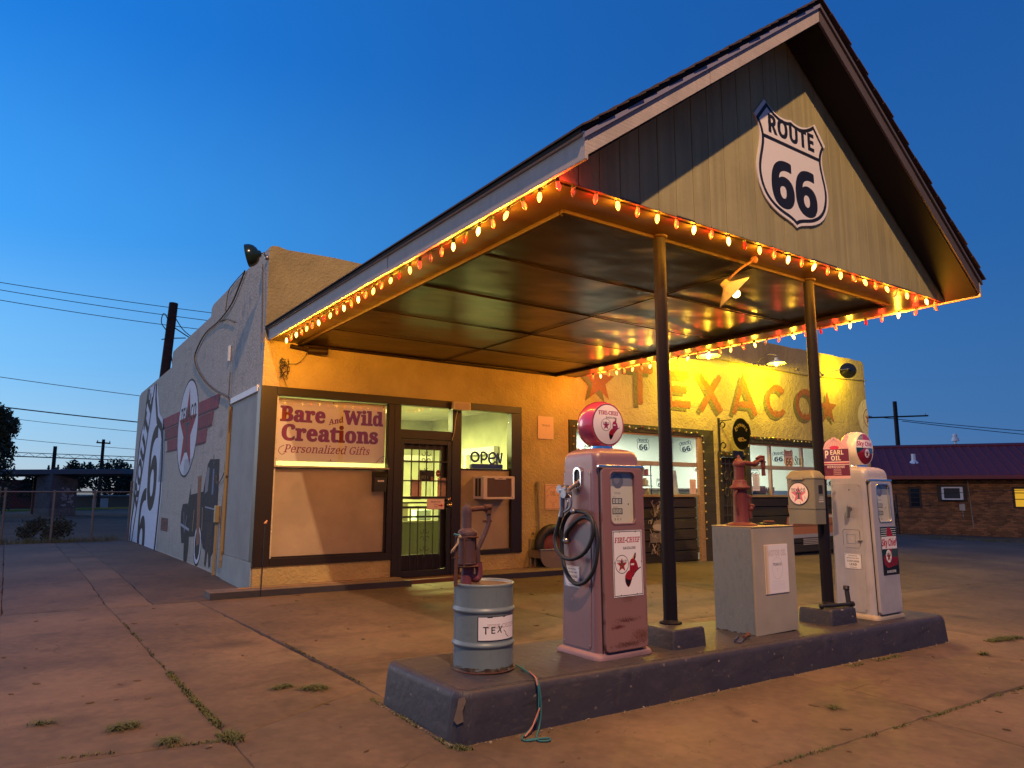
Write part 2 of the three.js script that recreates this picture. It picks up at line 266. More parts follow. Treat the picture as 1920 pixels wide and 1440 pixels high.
function slab(c, tone, gap = 0.011, id = 0) {                   // c: four ground corners in order (-x-z, +x-z, +x+z, -x+z)
  const [a, b, d, e] = c, w = Math.max(Math.hypot(b[0] - a[0], b[1] - a[1]), 0.1), h = Math.max(Math.hypot(e[0] - a[0], e[1] - a[1]), 0.1);
  const nu = clamp(Math.round(w / 0.06), 4, 100), nv = clamp(Math.round(h / 0.06), 4, 130), pos = [], uv = [], idx = [], col = [];
  for (let j = 0; j <= nv; j++) for (let i = 0; i <= nu; i++) {
    let u = i / nu, v = j / nv; const gu = gap / w, gv = gap / h;
    let x = lerp(lerp(a[0], b[0], u), lerp(e[0], d[0], u), v), z = lerp(lerp(a[1], b[1], u), lerp(e[1], d[1], u), v);
    const k = 1 - 2 * Math.min(u, 0), edge = i === 0 || i === nu || j === 0 || j === nv;
    if (i === 0) x += gap + Math.max(0, edgeNoise(z, id)); if (i === nu) x -= gap + Math.max(0, edgeNoise(z, id + 7));
    if (j === 0) z += gap + Math.max(0, edgeNoise(x, id + 3)); if (j === nv) z -= gap + Math.max(0, edgeNoise(x, id + 11));
    const near = Math.min(i, nu - i, j, nv - j);
    col.push(...stain(x, z)); pos.push(x, gy(x, z) - (edge ? 0.004 : 0) + (vn(x * 0.9, z * 0.9, 512, 512, 5) - 0.5) * 0.008 + (vn(x * 5, z * 5, 512, 512, 6) - 0.5) * 0.002, z); uv.push(x + id * 1.37, z + id * 0.73);
  }
  for (let j = 0; j < nv; j++) for (let i = 0; i < nu; i++) { const p = j * (nu + 1) + i; idx.push(p, p + nu + 1, p + 1, p + 1, p + nu + 1, p + nu + 2); }
  const rim = []; for (let i = 0; i <= nu; i++) rim.push(i); for (let j = 1; j <= nv; j++) rim.push(j * (nu + 1) + nu); for (let i = nu - 1; i >= 0; i--) rim.push(nv * (nu + 1) + i); for (let j = nv - 1; j >= 0; j--) rim.push(j * (nu + 1));
  const base = pos.length / 3; rim.forEach((k) => { pos.push(pos[k * 3], pos[k * 3 + 1] - 0.05, pos[k * 3 + 2]); uv.push(uv[k * 2], uv[k * 2 + 1]); col.push(0.3, 0.27, 0.24); });
  for (let i = 0; i < rim.length - 1; i++) idx.push(rim[i], rim[i + 1], base + i, rim[i + 1], base + i + 1, base + i);
  const g = new THREE.BufferGeometry(); g.setAttribute('position', new THREE.Float32BufferAttribute(pos, 3)); g.setAttribute('uv', new THREE.Float32BufferAttribute(uv, 2)); g.setAttribute('color', new THREE.Float32BufferAttribute(col, 3)); g.setIndex(idx.slice(0, nu * nv * 6)); g.computeVertexNormals(); g.setIndex(idx);
  const m = new THREE.Mesh(g, slabTones[tone]); m.name = 'slab'; lot.add(m);
}
{
  const R = (x0, x1, z0, z1) => [[x0, z0], [x1, z0], [x1, z1], [x0, z1]];
  const list = [
    [R(-9, -5.2, -11.4, 0.3), 0], [R(-5.2, -2.72, -11.4, 0.3), 2], [R(-2.72, -1.7, -11.4, 0.3), 3], [R(-1.7, -1.235, -11.4, -6.3), 0], [R(-1.7, -1.235, -6.3, 0.32), 1], [R(-1.235, 0.3, -11.4, 0.34), 2],
    [R(-9, -5.2, 0.3, 5.3), 1], [[[-5.2, 0.3], [-1.7, 0.3], [-1.66, 5.72], [-5.2, 5.42]], 0], [[[-1.7, 0.32], [-0.75, 0.38], [-0.6, 5.16], [-1.66, 5.72]], 1],
    [[[-9, 5.3], [-5.2, 5.42], [-5.2, 12], [-9, 12]], 2], [[[-5.2, 5.42], [-1.66, 5.72], [-1.7, 12], [-5.2, 12]], 3], [[[-1.66, 5.72], [-0.6, 5.16], [-0.62, 12], [-1.7, 12]], 2],
    [[[-0.75, 0.36], [2.35, 0.36], [2.35, 4.42], [-0.58, 4.42]], 0], [R(2.35, 5.6, 0.36, 4.42), 3], [[[-0.58, 4.42], [2.35, 4.42], [2.35, 6.2], [-0.62, 6.2]], 1], [R(2.35, 5.6, 4.42, 6.2), 1],
    [R(-0.62, 2.35, 6.2, 7.6), 3], [R(2.35, 5.6, 6.2, 7.6), 1], [[[-0.62, 7.6], [2.14, 7.6], [1.7, 12], [-0.62, 12]], 0], [[[2.14, 7.6], [5.6, 7.66], [5.6, 12], [1.7, 12]], 2],
    [R(5.6, 10.2, -0.2, 4.42), 0], [R(10.2, 16, -0.2, 4.42), 3], [R(16, 22, -9, 4.42), 1], [R(22, 30, -12, 4.42), 0], [R(5.6, 10.2, 4.42, 7.66), 1], [R(10.2, 16, 4.42, 7.66), 0], [R(16, 30, 4.42, 12), 2], [R(5.6, 10.2, 7.66, 12), 3], [R(10.2, 16, 7.66, 12), 1],
  ];
  list.forEach(([c, t], i) => slab(c, t, 0.004, i));
}
{ // hairline cracks wandering across the slabs
  const r = rng(131), cm = mat([0.035, 0.026, 0.02], 0.95);
  for (const [x, z, a, L] of [[-0.95, 3.7, 0.1, 0.5], [-1.6, 4.78, -0.25, 1.0], [-4.2, 3.0, 0.3, 1.6], [-2.4, 2.2, 1.2, 0.8], [0.6, 2.4, 0.5, 1.4], [2.9, 3.0, -0.4, 1.2], [5.1, 2.2, 1.2, 1.2], [0.9, 8.4, 0.3, 1.1], [3.4, 8.3, -0.3, 1.6], [-1.5, 6.6, -0.2, 0.8], [-2.7, 6.2, 0.9, 0.7], [6.6, 6.2, 0.2, 2.2], [7.5, 2.4, 0.4, 2.0], [-0.55, 4.95, 0.9, 0.35], [2.2, 7.0, 0.05, 0.9]]) {
    const p = []; let px = x, pz = z, an = a; for (let i = 0; i < L / 0.03; i++) { p.push([px, pz]); an += (r() - 0.5) * 0.9 + (a - an) * 0.25; px += Math.cos(an) * 0.03; pz += Math.sin(an) * 0.03; }
    const pos = []; const wdt = (i) => 0.0022 * (0.4 + r()) * Math.sin(PI * clamp(i / p.length + 0.06)), y = (q) => gy(q[0], q[1]) + (vn(q[0] * 0.9, q[1] * 0.9, 512, 512, 5) - 0.5) * 0.008 + (vn(q[0] * 5, q[1] * 5, 512, 512, 6) - 0.5) * 0.002 + 0.0018;
    let prev = null; p.forEach((q, i) => { const n = p[Math.min(i + 1, p.length - 1)], m = p[Math.max(i - 1, 0)], dx = n[0] - m[0], dz = n[1] - m[1], l = Math.hypot(dx, dz) || 1, w = wdt(i), A = [q[0] - dz / l * w, y(q), q[1] + dx / l * w], B = [q[0] + dz / l * w, y(q), q[1] - dx / l * w]; if (prev) pos.push(...prev[0], ...A, ...prev[1], ...A, ...B, ...prev[1]); prev = [A, B]; });
    const g = new THREE.BufferGeometry(); g.setAttribute('position', new THREE.Float32BufferAttribute(pos, 3)); g.computeVertexNormals(); objm('crack', g, cm, lot);
  }
}
// raised walk along the shop front with a dark painted kerb, and the red step at the door
{
  const w = struct('walkway'), kerb = (n, x0, z0, x1, z1) => {
    objm('kerb', extr([[x0, -z0], [x1, -z1], [x1, -z1 + 0.022], [x0, -z0 + 0.022]], 0.16).rotateX(-PI / 2).translate(0, -0.182, 0), X.kerbpaint, w);
    objm('walk_slab', extr([[x0 + 0.004, -z0 + 0.022], [x1, -z1 + 0.022], [x1, 0.02], [x0 + 0.004, Math.max(x0, 0) === x0 ? 0.02 : -0.0]], 0.16).rotateX(-PI / 2).translate(0, -0.18, 0), X.walk, w);
  };
  kerb(0, -0.6, 0.375, 2.1, 0.555); kerb(1, 3.24, 0.585, 5.55, 0.72);
  objm('edge_strip', [xf(bx(0, 0, 0, 2.3, 0.012, 0.03, 0.003), { p: [-0.22, -0.02, 0.13], r: [0, -0.04, 0] })], X.palewood, w);
  objm('door_step', bx(2.1, -0.2, -0.02, 3.24, -0.05, 0.3, 0.012), mat([0.16, 0.055, 0.04], 0.75, { map: T.mottle, ...bump(T.fine, 0.004) }), w);
}
// ---------------------------------------------------------------- the building
const shop = thing('shop_building', 'stuccoed corner shop with dark framed windows, garage bays and flat parapet behind the canopy', 'building');
{
  const out = [[0, -0.35], [2.05, -0.35], [2.05, 0.3], [0.1, 0.3], [0.1, 2.66], [4.36, 2.66], [4.36, 0.27], [3.2, 0.27], [3.2, -0.35], [5.6, -0.35], [5.6, 2.45], [9.3, 2.45], [9.3, -0.35], [9.6, -0.35], [9.6, 2.12], [10.62, 2.12], [10.62, 2.46], [14.7, 2.46], [14.7, -0.35], [15.7, -0.35], [15.7, 4.62], [15.66, 4.69], [15.56, 4.72]];
  const r = rng(9); for (let x = 15.3; x > 0.2; x -= 0.35) out.push([x, 4.72 + (r() - 0.5) * 0.025]); out.push([0.12, 4.74], [0.03, 4.73], [0, 4.7]);
  objm('front_wall', tr(extr(out, 0.25), 0, 0, -0.25), X.wall, shop);
  // side wall: its paint and rain streaks
  const side = cvs(2048, 853, (x, w, h) => {
    const r = rng(12), sx = w / 12, sy = h / 5, Y = (y) => h - y * sy;
    x.fillStyle = '#bdb4a8'; x.fillRect(0, 0, w, h);
    for (let i = 0; i < 900; i++) { const u = r() * w, y0 = r() * h * 0.9, L = 40 + r() * 380, l = r(); x.globalAlpha = 0.03 + r() * 0.07; x.fillStyle = l < 0.5 ? '#d8d2ca' : l < 0.8 ? '#6b6258' : '#8f8a86'; x.fillRect(u, y0, 1 + r() * 9, L); }
    for (let i = 0; i < 500; i++) { x.globalAlpha = 0.05 + r() * 0.08; x.fillStyle = r() < 0.5 ? '#5f584f' : '#cfc8bf'; x.beginPath(); x.ellipse(r() * w, r() * h, 2 + r() * 30, 2 + r() * 16, 0, 0, 7); x.fill(); }
    for (let i = 0; i < 60; i++) { x.globalAlpha = 0.10; x.fillStyle = '#5b6679'; x.beginPath(); x.ellipse((0.75 + r() * 0.5 + i * 0.012) * sx, Y(4.3 - i * 0.018) + r() * 30, 3 + r() * 8, 6 + r() * 22, 0.2, 0, 7); x.fill(); }
    x.globalAlpha = 0.35; const gr = x.createLinearGradient(0, Y(0.55), 0, Y(0)); gr.addColorStop(0, 'rgba(140,150,145,0)'); gr.addColorStop(1, 'rgba(140,150,145,1)'); x.fillStyle = gr; x.fillRect(0, Y(0.6), w, h);
    x.globalAlpha = 1; wear(x, w, h, 900, 3, 3, false);
  }, { rep: [12, 5] });
  X.sidewall = new THREE.MeshPhysicalMaterial({ color: lin(1.0, 0.95, 0.87), map: side, roughness: 0.92, ...bump(T.stucco, 0.02) });
  const prof = [[0.0, -0.35], [11.9, -0.35], [11.9, 3.82], [11.6, 3.9], [7.22, 3.985], [7.2, 4.31], [7.1, 4.34], [3.55, 4.4], [3.53, 4.55], [3.4, 4.6], [0.25, 4.7], [0.0, 4.7]];
  const sw = extr(prof, 0.24).rotateY(PI / 2).translate(-0.001, 0, -0.002);
  { const p = sw.attributes.position, uv = sw.attributes.uv; for (let i = 0; i < p.count; i++) uv.setXY(i, -p.getZ(i), p.getY(i)); }
  obj('side_wall', sw, X.sidewall, shop);
  objm('back_wall', bx(0.26, -0.35, -11.9, 15.7, 3.7, -11.65), X.wallcap, shop);
  objm('east_wall', bx(15.45, -0.35, -11.64, 15.7, 3.9, -0.26), X.wallcap, shop);
  objm('flat_roof', bx(0.26, 3.3, -11.64, 15.44, 3.5, -0.26), X.soffit, shop);
  // bricked-in side window: panel, white trim, pipe
  objm('side_panel', bx(-0.014, 0.3, -1.5, -0.002, 2.56, -0.13, 0.003), mat([0.36, 0.36, 0.33], 0.75, { map: T.mottle }), shop, 'flat grey panel filling the old side window');
  objm('side_panel', bx(-0.022, -0.15, -1.6, -0.002, 0.29, -0.02, 0.004), mat([0.4, 0.42, 0.38], 0.75, { map: T.mottle }), shop);
  objm('side_trim', xf(bx(-0.03, -0.045, -0.74, 0.0, 0.045, 0.74, 0.004), { p: [-0.004, 2.655, -0.86], r: [-0.025, 0, 0] }), X.white, shop, 'white trim board over the side panel');
  const tan = mat([0.36, 0.25, 0.1], 0.55);
  objm('side_conduit', [cyl(V(-0.03, 0.2, -1.6), V(-0.03, 2.55, -1.6), 0.028), cyl(V(-0.03, 0.1, -1.62), V(-0.03, 0.24, -1.6), 0.022)], tan, shop);
  objm('side_conduit', [cyl(V(-0.03, -0.1, -2.05), V(-0.03, 1.0, -2.02), 0.02), bx(-0.07, 0.75, -2.07, -0.005, 1.02, -1.96, 0.015)], tan, shop);
  objm('side_bracket', [bx(-0.04, 3.32, -1.94, -0.006, 3.58, -1.88, 0.008)], X.white, shop, 'short white strip on the grey side wall');
  // murals painted on the side wall (flat print, laid on the plaster)
  const painted = (name, u0, u1, y0, y1, w, h, draw, label) => {
    const m = new THREE.MeshPhysicalMaterial({ color: lin(0.9, 0.9, 0.9), map: cvs(w, h, (x) => draw(x, (u) => ((u0 - u) / (u0 - u1)) * w, (y) => h - ((y - y0) / (y1 - y0)) * h, w / (u0 - u1))), roughness: 0.85, transparent: true, alphaTest: 0.5, ...bump(rep(T.stucco, 1.1 / (u0 - u1), 1.1 / (y1 - y0)), 0.015) });
    const q = quad(u0 - u1, y1 - y0).rotateY(-PI / 2).translate(-0.0055, (y0 + y1) / 2, -(u0 + u1) / 2); obj(name, q, m, shop, label);
  };
  painted('shield_mural', 11.85, 7.0, -0.05, 3.86, 1024, 826, (x, U, Y, s) => {
    const c = [[9.0, 3.92], [8.75, 3.55], [8.35, 3.05], [7.75, 2.85], [7.45, 2.55], [7.3, 1.9], [7.28, 1.2], [7.4, 0.5], [7.5, -0.1], [11.8, -0.1], [11.75, 0.5], [11.5, 0.9], [11.45, 1.6], [11.35, 2.3], [11.1, 2.75], [10.7, 3.0], [10.45, 3.9]].map(([u, y]) => [U(u), Y(y)]);
    poly(x, c, '#efeef2'); x.save(); x.beginPath(); c.forEach((p) => x.lineTo(...p)); x.clip();
    x.lineJoin = 'round'; const L = (pts, lw) => { x.beginPath(); pts.forEach(([u, y]) => x.lineTo(U(u), Y(y))); x.lineWidth = lw * 1.5 * s; x.strokeStyle = '#15161c'; x.stroke(); };
    L([[9.14, 3.92], [9.05, 3.5], [8.6, 2.92], [7.98, 2.7], [7.72, 2.45], [7.52, 1.9], [7.48, 1.2], [7.58, 0.5], [7.68, -0.1]], 0.13);
    L([[10.32, 3.92], [10.6, 3.1], [11.0, 2.85], [11.2, 2.3], [11.3, 1.6], [11.3, 0.9], [11.55, 0.5], [11.62, -0.1]], 0.13);
    L([[9.3, 3.95], [10.05, 2.3], [10.6, 1.2], [11.05, 0.3], [11.2, -0.1]], 0.1);
    'ROUTE'.split('').forEach((ch, i) => { const t = i / 4, u = lerp(11.02, 9.95, t), y = lerp(1.15, 3.5, t); txt(x, ch, U(u), Y(y), `bold ${0.95 * s}px sans-serif`, '#15161c', { rot: -1.08, stroke: '#15161c', lw: 8 }); });
    txt(x, '6', U(8.75), Y(1.75), `bold ${2.7 * s}px sans-serif`, '#15161c', { rot: -0.12, sx: 0.98 });
    txt(x, '6', U(9.75), Y(0.35), `bold ${2.5 * s}px sans-serif`, '#15161c', { rot: -0.12, sx: 0.98 });
    x.restore(); wear(x, 1024, 826, 260, 31, 2.5);
  }, 'tilted black and white highway shield mural at the far end of the side wall');
  painted('winged_star_mural', 7.85, 2.35, 1.45, 3.5, 1375, 512, (x, U, Y, s) => {
    const r = rng(5), F = (sgn, k) => { const a = 2.75 - k * 0.27, root = sgn > 0 ? 5.75 : 4.2, tip = sgn > 0 ? 7.8 - k * 0.36 : 2.4 + k * 0.4, dy = 0.04; poly(x, [[root, a + 0.12], [tip, a + 0.16 - dy], [tip - sgn * 0.1, a - 0.1], [tip - sgn * 0.25, a - 0.14], [root, a - 0.14]].map(([u, y]) => [U(u), Y(y)]), k === 1 ? '#8a3540' : '#9c3f4b'); x.globalAlpha = 0.3; for (let i = 0; i < 26; i++) { x.fillStyle = r() < 0.5 ? '#5c2730' : '#c07078'; const u = lerp(root, tip, r()); x.fillRect(U(u), Y(a + 0.1), 3 + r() * 8, 0.22 * s); } x.globalAlpha = 1; x.fillStyle = '#4e2730'; x.fillRect(Math.min(U(root), U(tip)), Y(a - 0.1), Math.abs(U(root) - U(tip)) - 0.1 * s, 0.03 * s); };
    for (let k = 0; k < 3; k++) { F(1, k); F(-1, k); }
    x.save(); x.translate(U(4.98), Y(2.47)); x.fillStyle = '#e9e6e4'; x.beginPath(); x.arc(0, 0, 0.94 * s, 0, 7); x.fill(); x.lineWidth = 0.035 * s; x.strokeStyle = '#15161c'; x.stroke();
    star(x, 0, 0.06 * s, 0.86 * s, '#a5303c'); txt(x, 'TEXACO', 0, -0.27 * s, `bold ${0.38 * s}px sans-serif`, '#15161c', { sx: 1.02, sy: 1.1 }); txt(x, 'T', 0, 0.2 * s, `bold ${0.82 * s}px serif`, '#1c5a5a', { sx: 0.8 }); x.restore();
    wear(x, 1375, 512, 300, 8, 2.5);
  }, 'painted round star emblem with red wings on the side wall');
  painted('car_mural', 5.05, 2.0, -0.06, 1.85, 1024, 640, (x, U, Y, s) => {
    const P = (pts, f) => poly(x, pts.map(([u, y]) => [U(u), Y(y)]), f), Lw = (pts, c, w) => { x.beginPath(); pts.forEach(([u, y]) => x.lineTo(U(u), Y(y))); x.strokeStyle = c; x.lineWidth = w * s; x.lineCap = 'round'; x.stroke(); };
    P([[3.0, 1.7], [2.85, 1.78], [2.2, 1.76], [2.14, 1.1], [2.16, 0.35], [2.35, 0.22], [3.0, 0.3], [3.35, 0.75], [3.2, 1.3]], '#1d1e28');
    P([[4.3, 1.32], [4.25, 1.18], [3.0, 1.25], [3.0, 0.5], [4.3, 0.42], [4.5, 0.8]], '#17181f'); P([[5.0, 0.86], [4.9, 1.0], [4.45, 1.02], [4.4, 0.3], [4.8, 0.28], [4.98, 0.6]], '#1a1b24');
    P([[3.1, 1.55], [2.95, 1.66], [2.85, 1.62], [2.88, 1.25], [3.1, 1.2]], '#8d8b8c'); P([[2.6, 1.6], [2.5, 1.62], [2.48, 1.2], [2.6, 1.18]], '#77829a');
    const wheel = (u, y, rx, ry, c) => { x.fillStyle = '#121318'; x.beginPath(); x.ellipse(U(u), Y(y), rx * s, ry * s, 0, 0, 7); x.fill(); if (c) { x.lineWidth = 0.07 * s; x.strokeStyle = c; x.beginPath(); x.ellipse(U(u), Y(y), rx * 0.78 * s, ry * 0.8 * s, 0, 0, 7); x.stroke(); } };
    wheel(4.35, 0.3, 0.2, 0.42); wheel(3.42, 0.33, 0.3, 0.36, '#e6e4e6');
    P([[3.72, 1.5], [3.45, 1.52], [3.38, 1.0], [3.3, 0.35], [3.5, 0.3], [3.62, 0.9]], '#9a6440'); Lw([[3.85, 0.9], [3.9, 0.55]], '#b98a62', 0.04); Lw([[3.2, 0.95], [3.15, 0.6]], '#b98a62', 0.04);
    Lw([[5.0, 0.62], [4.2, 0.55]], '#a9abb4', 0.05); Lw([[4.75, 0.85], [4.6, 0.5], [4.45, 0.8]], '#8d92a0', 0.03); Lw([[3.0, 0.98], [2.2, 0.95]], '#9ea2ac', 0.025);
    P([[2.75, 0.75], [2.4, 0.75], [2.38, 0.05], [2.5, 0.02], [2.62, 0.35], [2.7, 0.02], [2.82, 0.05]], '#3a2a26'); Lw([[2.6, 1.85], [2.6, 1.7]], '#555560', 0.04);
    wear(x, 1024, 640, 120, 15, 2.5);
  }, 'painted black vintage car and attendant on the side wall');
  painted('small_notice', 7.1, 6.3, 0.42, 0.69, 128, 48, (x) => { x.fillStyle = '#7a4a44'; x.fillRect(0, 0, 128, 48); x.fillStyle = '#4a2c2a'; for (let i = 0; i < 5; i++) x.fillRect(12, 6 + i * 8, 60 + (i * 37) % 45, 3); });
  // shop front: dark frame members
  const F = (n, g, l) => objm(n, g, X.frame, shop, l);
  F('corner_post', bx(-0.02, 0.235, -0.14, 0.21, 2.7, 0.032, 0.006)); F('window_head', bx(0.212, 2.58, -0.12, 4.43, 2.698, 0.028, 0.005));
  F('window_sill', bx(0.212, 0.236, -0.1, 2.02, 0.335, 0.03, 0.005)); F('window_sill', bx(3.2, 0.236, -0.1, 4.2, 0.31, 0.03, 0.005));
  F('door_post', bx(1.93, 0.337, -0.1, 2.02, 2.578, 0.02, 0.004)); F('door_post', bx(2.022, -0.06, -0.12, 2.13, 2.578, 0.026, 0.005)); F('door_post', bx(3.05, -0.06, -0.12, 3.22, 2.578, 0.026, 0.005)); F('corner_post', bx(4.215, 0.236, -0.12, 4.43, 2.578, 0.028, 0.005));
  F('transom_bar', bx(2.132, 2.06, -0.1, 3.048, 2.2, 0.015, 0.004)); F('glazing_bar', bx(0.212, 1.56, -0.11, 1.928, 1.585, -0.02)); F('glazing_bar', bx(3.222, 1.595, -0.11, 4.213, 1.62, -0.03));
  objm('sill_ledge', bx(0.19, 1.572, -0.019, 1.95, 1.598, 0.03, 0.004), X.board, shop);
  objm('lower_panel', bx(0.24, 0.337, -0.075, 1.905, 1.558, -0.045), X.board, shop); objm('lower_panel', bx(3.24, 0.312, -0.075, 4.213, 1.594, -0.045), X.board, shop);
  F('stop_bead', bx(0.212, 0.337, -0.06, 0.24, 1.558, -0.012)); F('stop_bead', bx(0.212, 0.337, -0.043, 1.93, 0.355, -0.016)); F('stop_bead', bx(1.906, 0.357, -0.06, 1.928, 1.558, -0.01));
  objm('base_wall', [bx(0.005, -0.2, -0.2, 2.02, 0.234, -0.004), bx(3.2, -0.2, -0.2, 4.36, 0.234, -0.004)], X.wallcap, shop);
  obj('window_pane', bx(0.214, 1.587, -0.066, 1.926, 2.577, -0.062), X.glass, shop); obj('window_pane', bx(3.224, 1.622, -0.066, 4.212, 2.577, -0.062), X.glass, shop); obj('window_pane', bx(2.134, 2.202, -0.06, 3.046, 2.577, -0.056), X.glass, shop);
  // door with its iron security gate
  const door = new THREE.Group(); door.name = 'door'; door.userData.label = 'glass shop door behind a black iron security gate'; shop.add(door);
  objm('gate_frame', [bx(2.134, -0.045, -0.04, 2.2, 2.056, 0.012, 0.006), bx(2.975, -0.045, -0.04, 3.046, 2.056, 0.012, 0.006), bx(2.202, 1.98, -0.04, 2.973, 2.056, 0.011, 0.006), bx(2.202, -0.045, -0.04, 2.973, 0.05, 0.011, 0.006), bx(2.202, 0.985, -0.03, 2.973, 1.02, 0.008), bx(2.202, 1.06, -0.03, 2.973, 1.085, 0.008), bx(2.202, 1.13, -0.03, 2.973, 1.17, 0.008), bx(2.202, 1.4, -0.025, 2.973, 1.42, 0.006), bx(2.202, 1.7, -0.025, 2.973, 1.722, 0.006)], X.iron, door);
  for (let i = 0; i < 5; i++) { const x = 2.332 + i * 0.132; objm('gate_bar', [bx(x, 0.052, -0.018, x + 0.015, 0.983, -0.003), bx(x, 1.172, -0.018, x + 0.015, 1.978, -0.003)], X.iron, door); }
  const S = []; for (const [cx, cy, k] of [[2.59, 1.78, 1], [2.59, 1.52, 1], [2.59, 0.58, 1], [2.59, 0.32, 1]]) for (const sx of [-1, 1]) for (const sy of [-1, 1]) { const pts = []; for (let i = 0; i <= 14; i++) { const a = i / 14 * 4.4, rr = 0.045 * (1 - i / 20); pts.push([cx + sx * (0.055 + rr * Math.cos(a + 2.2)), cy + sy * (0.05 + rr * Math.sin(a + 2.2)), 0.0]); } S.push(tube(pts, 0.006, 24, 5)); }
  obj('gate_scroll', S, X.iron, door);
  obj('door_pane', bx(2.2, 0.05, -0.09, 2.98, 1.98, -0.085), X.glass, door);
  objm('door_stile', [bx(2.14, -0.04, -0.11, 2.2, 2.05, -0.07), bx(2.885, 0.05, -0.11, 3.04, 2.05, -0.07), bx(2.201, 1.9, -0.11, 2.884, 2.05, -0.07), bx(2.201, -0.04, -0.11, 2.884, 0.28, -0.07), bx(2.201, 0.84, -0.108, 2.884, 0.87, -0.072)], X.frame, door);
  const brass = mat([0.75, 0.55, 0.25], 0.25, { metalness: 1 });
  obj('door_knob', [tr(lathe([[0, 0], [0.03, 0], [0.032, 0.012], [0.016, 0.02], [0.014, 0.035], [0.03, 0.05], [0.028, 0.066], [0, 0.072]], 20).rotateX(PI / 2), 3.005, 1.035, 0.012)], brass, door);
  obj('door_lock', [tr(lathe([[0, 0], [0.027, 0], [0.028, 0.012], [0.014, 0.018], [0, 0.02]], 18).rotateX(PI / 2), 3.008, 1.125, 0.012)], brass, door);
  // pipes on the front wall
  objm('wall_pipe', [tube([[4.7, -0.06, 0.05], [4.7, 0.12, 0.05], [4.76, 0.35, 0.05], [4.78, 0.6, 0.05], [4.76, 1.3, 0.05]], 0.02, 40), cyl(V(4.76, 1.24, 0.05), V(4.76, 1.42, 0.05), 0.035), cyl(V(4.7, 0.14, 0.05), V(4.7, 0.2, 0.05), 0.034)], X.tan, shop);
  objm('wall_pipe', [cyl(V(4.61, -0.06, 0.03), V(4.61, 0.46, 0.03), 0.017), tr(extr(new THREE.Shape().absellipse(0, 0, 0.07, 0.075, 0, 7), 0.05, 0.006), 4.61, 0.51, 0.0)], X.tan, shop);
  // big painted letters
  const LW = 2048, LH = 290;
  const letters = new THREE.MeshPhysicalMaterial({ color: lin(0.9, 0.9, 0.9), roughness: 0.9, transparent: true, alphaTest: 0.45, ...bump(rep(T.stucco, 1.1 / 9, 1.1 / 1.15), 0.02), map: cvs(LW, LH, (x) => {
    const sx = LW / 9, ux = (v) => (v - 5.6) * sx, uy = (v) => LH - (v - 2.75) * (LH / 1.15), sy = LH / 1.15;
    const glyph = (k, cx, dx, dy, c) => {
      x.strokeStyle = x.fillStyle = c; x.lineWidth = 0.132 * sx; x.lineCap = 'butt'; x.lineJoin = 'miter'; const T0 = 3.74, B = 2.96, m = (T0 + B) / 2, L = (...p) => { x.beginPath(); p.forEach(([a, b]) => x.lineTo(ux(cx + a + dx), uy(b + dy))); x.stroke(); };
      if (k === 'T') { L([-0.36, T0 - 0.085], [0.36, T0 - 0.085]); L([0, T0], [0, B]); }
      if (k === 'E') { L([-0.24, T0], [-0.24, B]); for (const [y, e] of [[T0 - 0.08, 0.33], [m, 0.26], [B + 0.08, 0.36]]) L([-0.24, y], [e, y]); }
      if (k === 'X') { L([-0.3, T0], [0.34, B]); L([0.34, T0], [-0.3, B]); }
      if (k === 'A') { L([-0.38, B], [-0.02, T0], [0.38, B]); L([-0.22, B + 0.22], [0.22, B + 0.22]); }
      if (k === 'C' || k === 'O') { x.beginPath(); x.ellipse(ux(cx + dx), uy(m + dy), 0.33 * sx, 0.315 * sy, 0, k === 'C' ? 0.72 : 0, k === 'C' ? 2 * PI - 0.72 : 7); x.stroke(); }
      if (k === '*') { x.save(); x.translate(ux(cx + dx), uy(m + dy - 0.02)); x.scale(sx, sy); star(x, 0, 0, 0.42, c); x.restore(); }
    };
    const W = [['*', 6.25], ['T', 7.32], ['E', 8.42], ['X', 9.42], ['A', 10.58], ['C', 11.78], ['O', 12.92], ['*', 13.88]];
    for (const [k, c] of W) glyph(k, c, -0.11, -0.07, '#6f6442');
    for (const [k, c] of W) { glyph(k, c, 0, 0, '#95583a'); }
    x.globalAlpha = 0.5; for (const [k, c] of W) if (k !== '*') { x.save(); x.beginPath(); x.rect(ux(c - 0.1), 0, 0.7 * sx, LH); x.clip(); glyph(k, c, 0.03, 0.03, '#a5693c'); x.restore(); } x.globalAlpha = 1;
    wear(x, LW, LH, 2600, 5, 3.2);
  }) });
  obj('wall_lettering', tr(quad(9, 1.15), 10.1, 3.325, 0.0075), letters, shop, 'red and grey painted name with a star at each end above the garage bays');
  obj('painted_roundel', new THREE.CircleGeometry(0.5, 40, PI / 2 + 0.14, PI - 0.28).translate(15.755, 3.2, 0.006), new THREE.MeshPhysicalMaterial({ roughness: 0.9, ...bump(T.stucco, 0.02), map: cvs(256, 256, (x) => { x.fillStyle = '#d6c79c'; x.fillRect(0, 0, 256, 256); x.lineWidth = 6; x.strokeStyle = '#8a5a3a'; x.beginPath(); x.arc(128, 128, 60, 0, 7); x.stroke(); star(x, 128, 132, 44, '#a5603f'); }) }), shop, 'pale painted roundel at the right end of the wall');
}
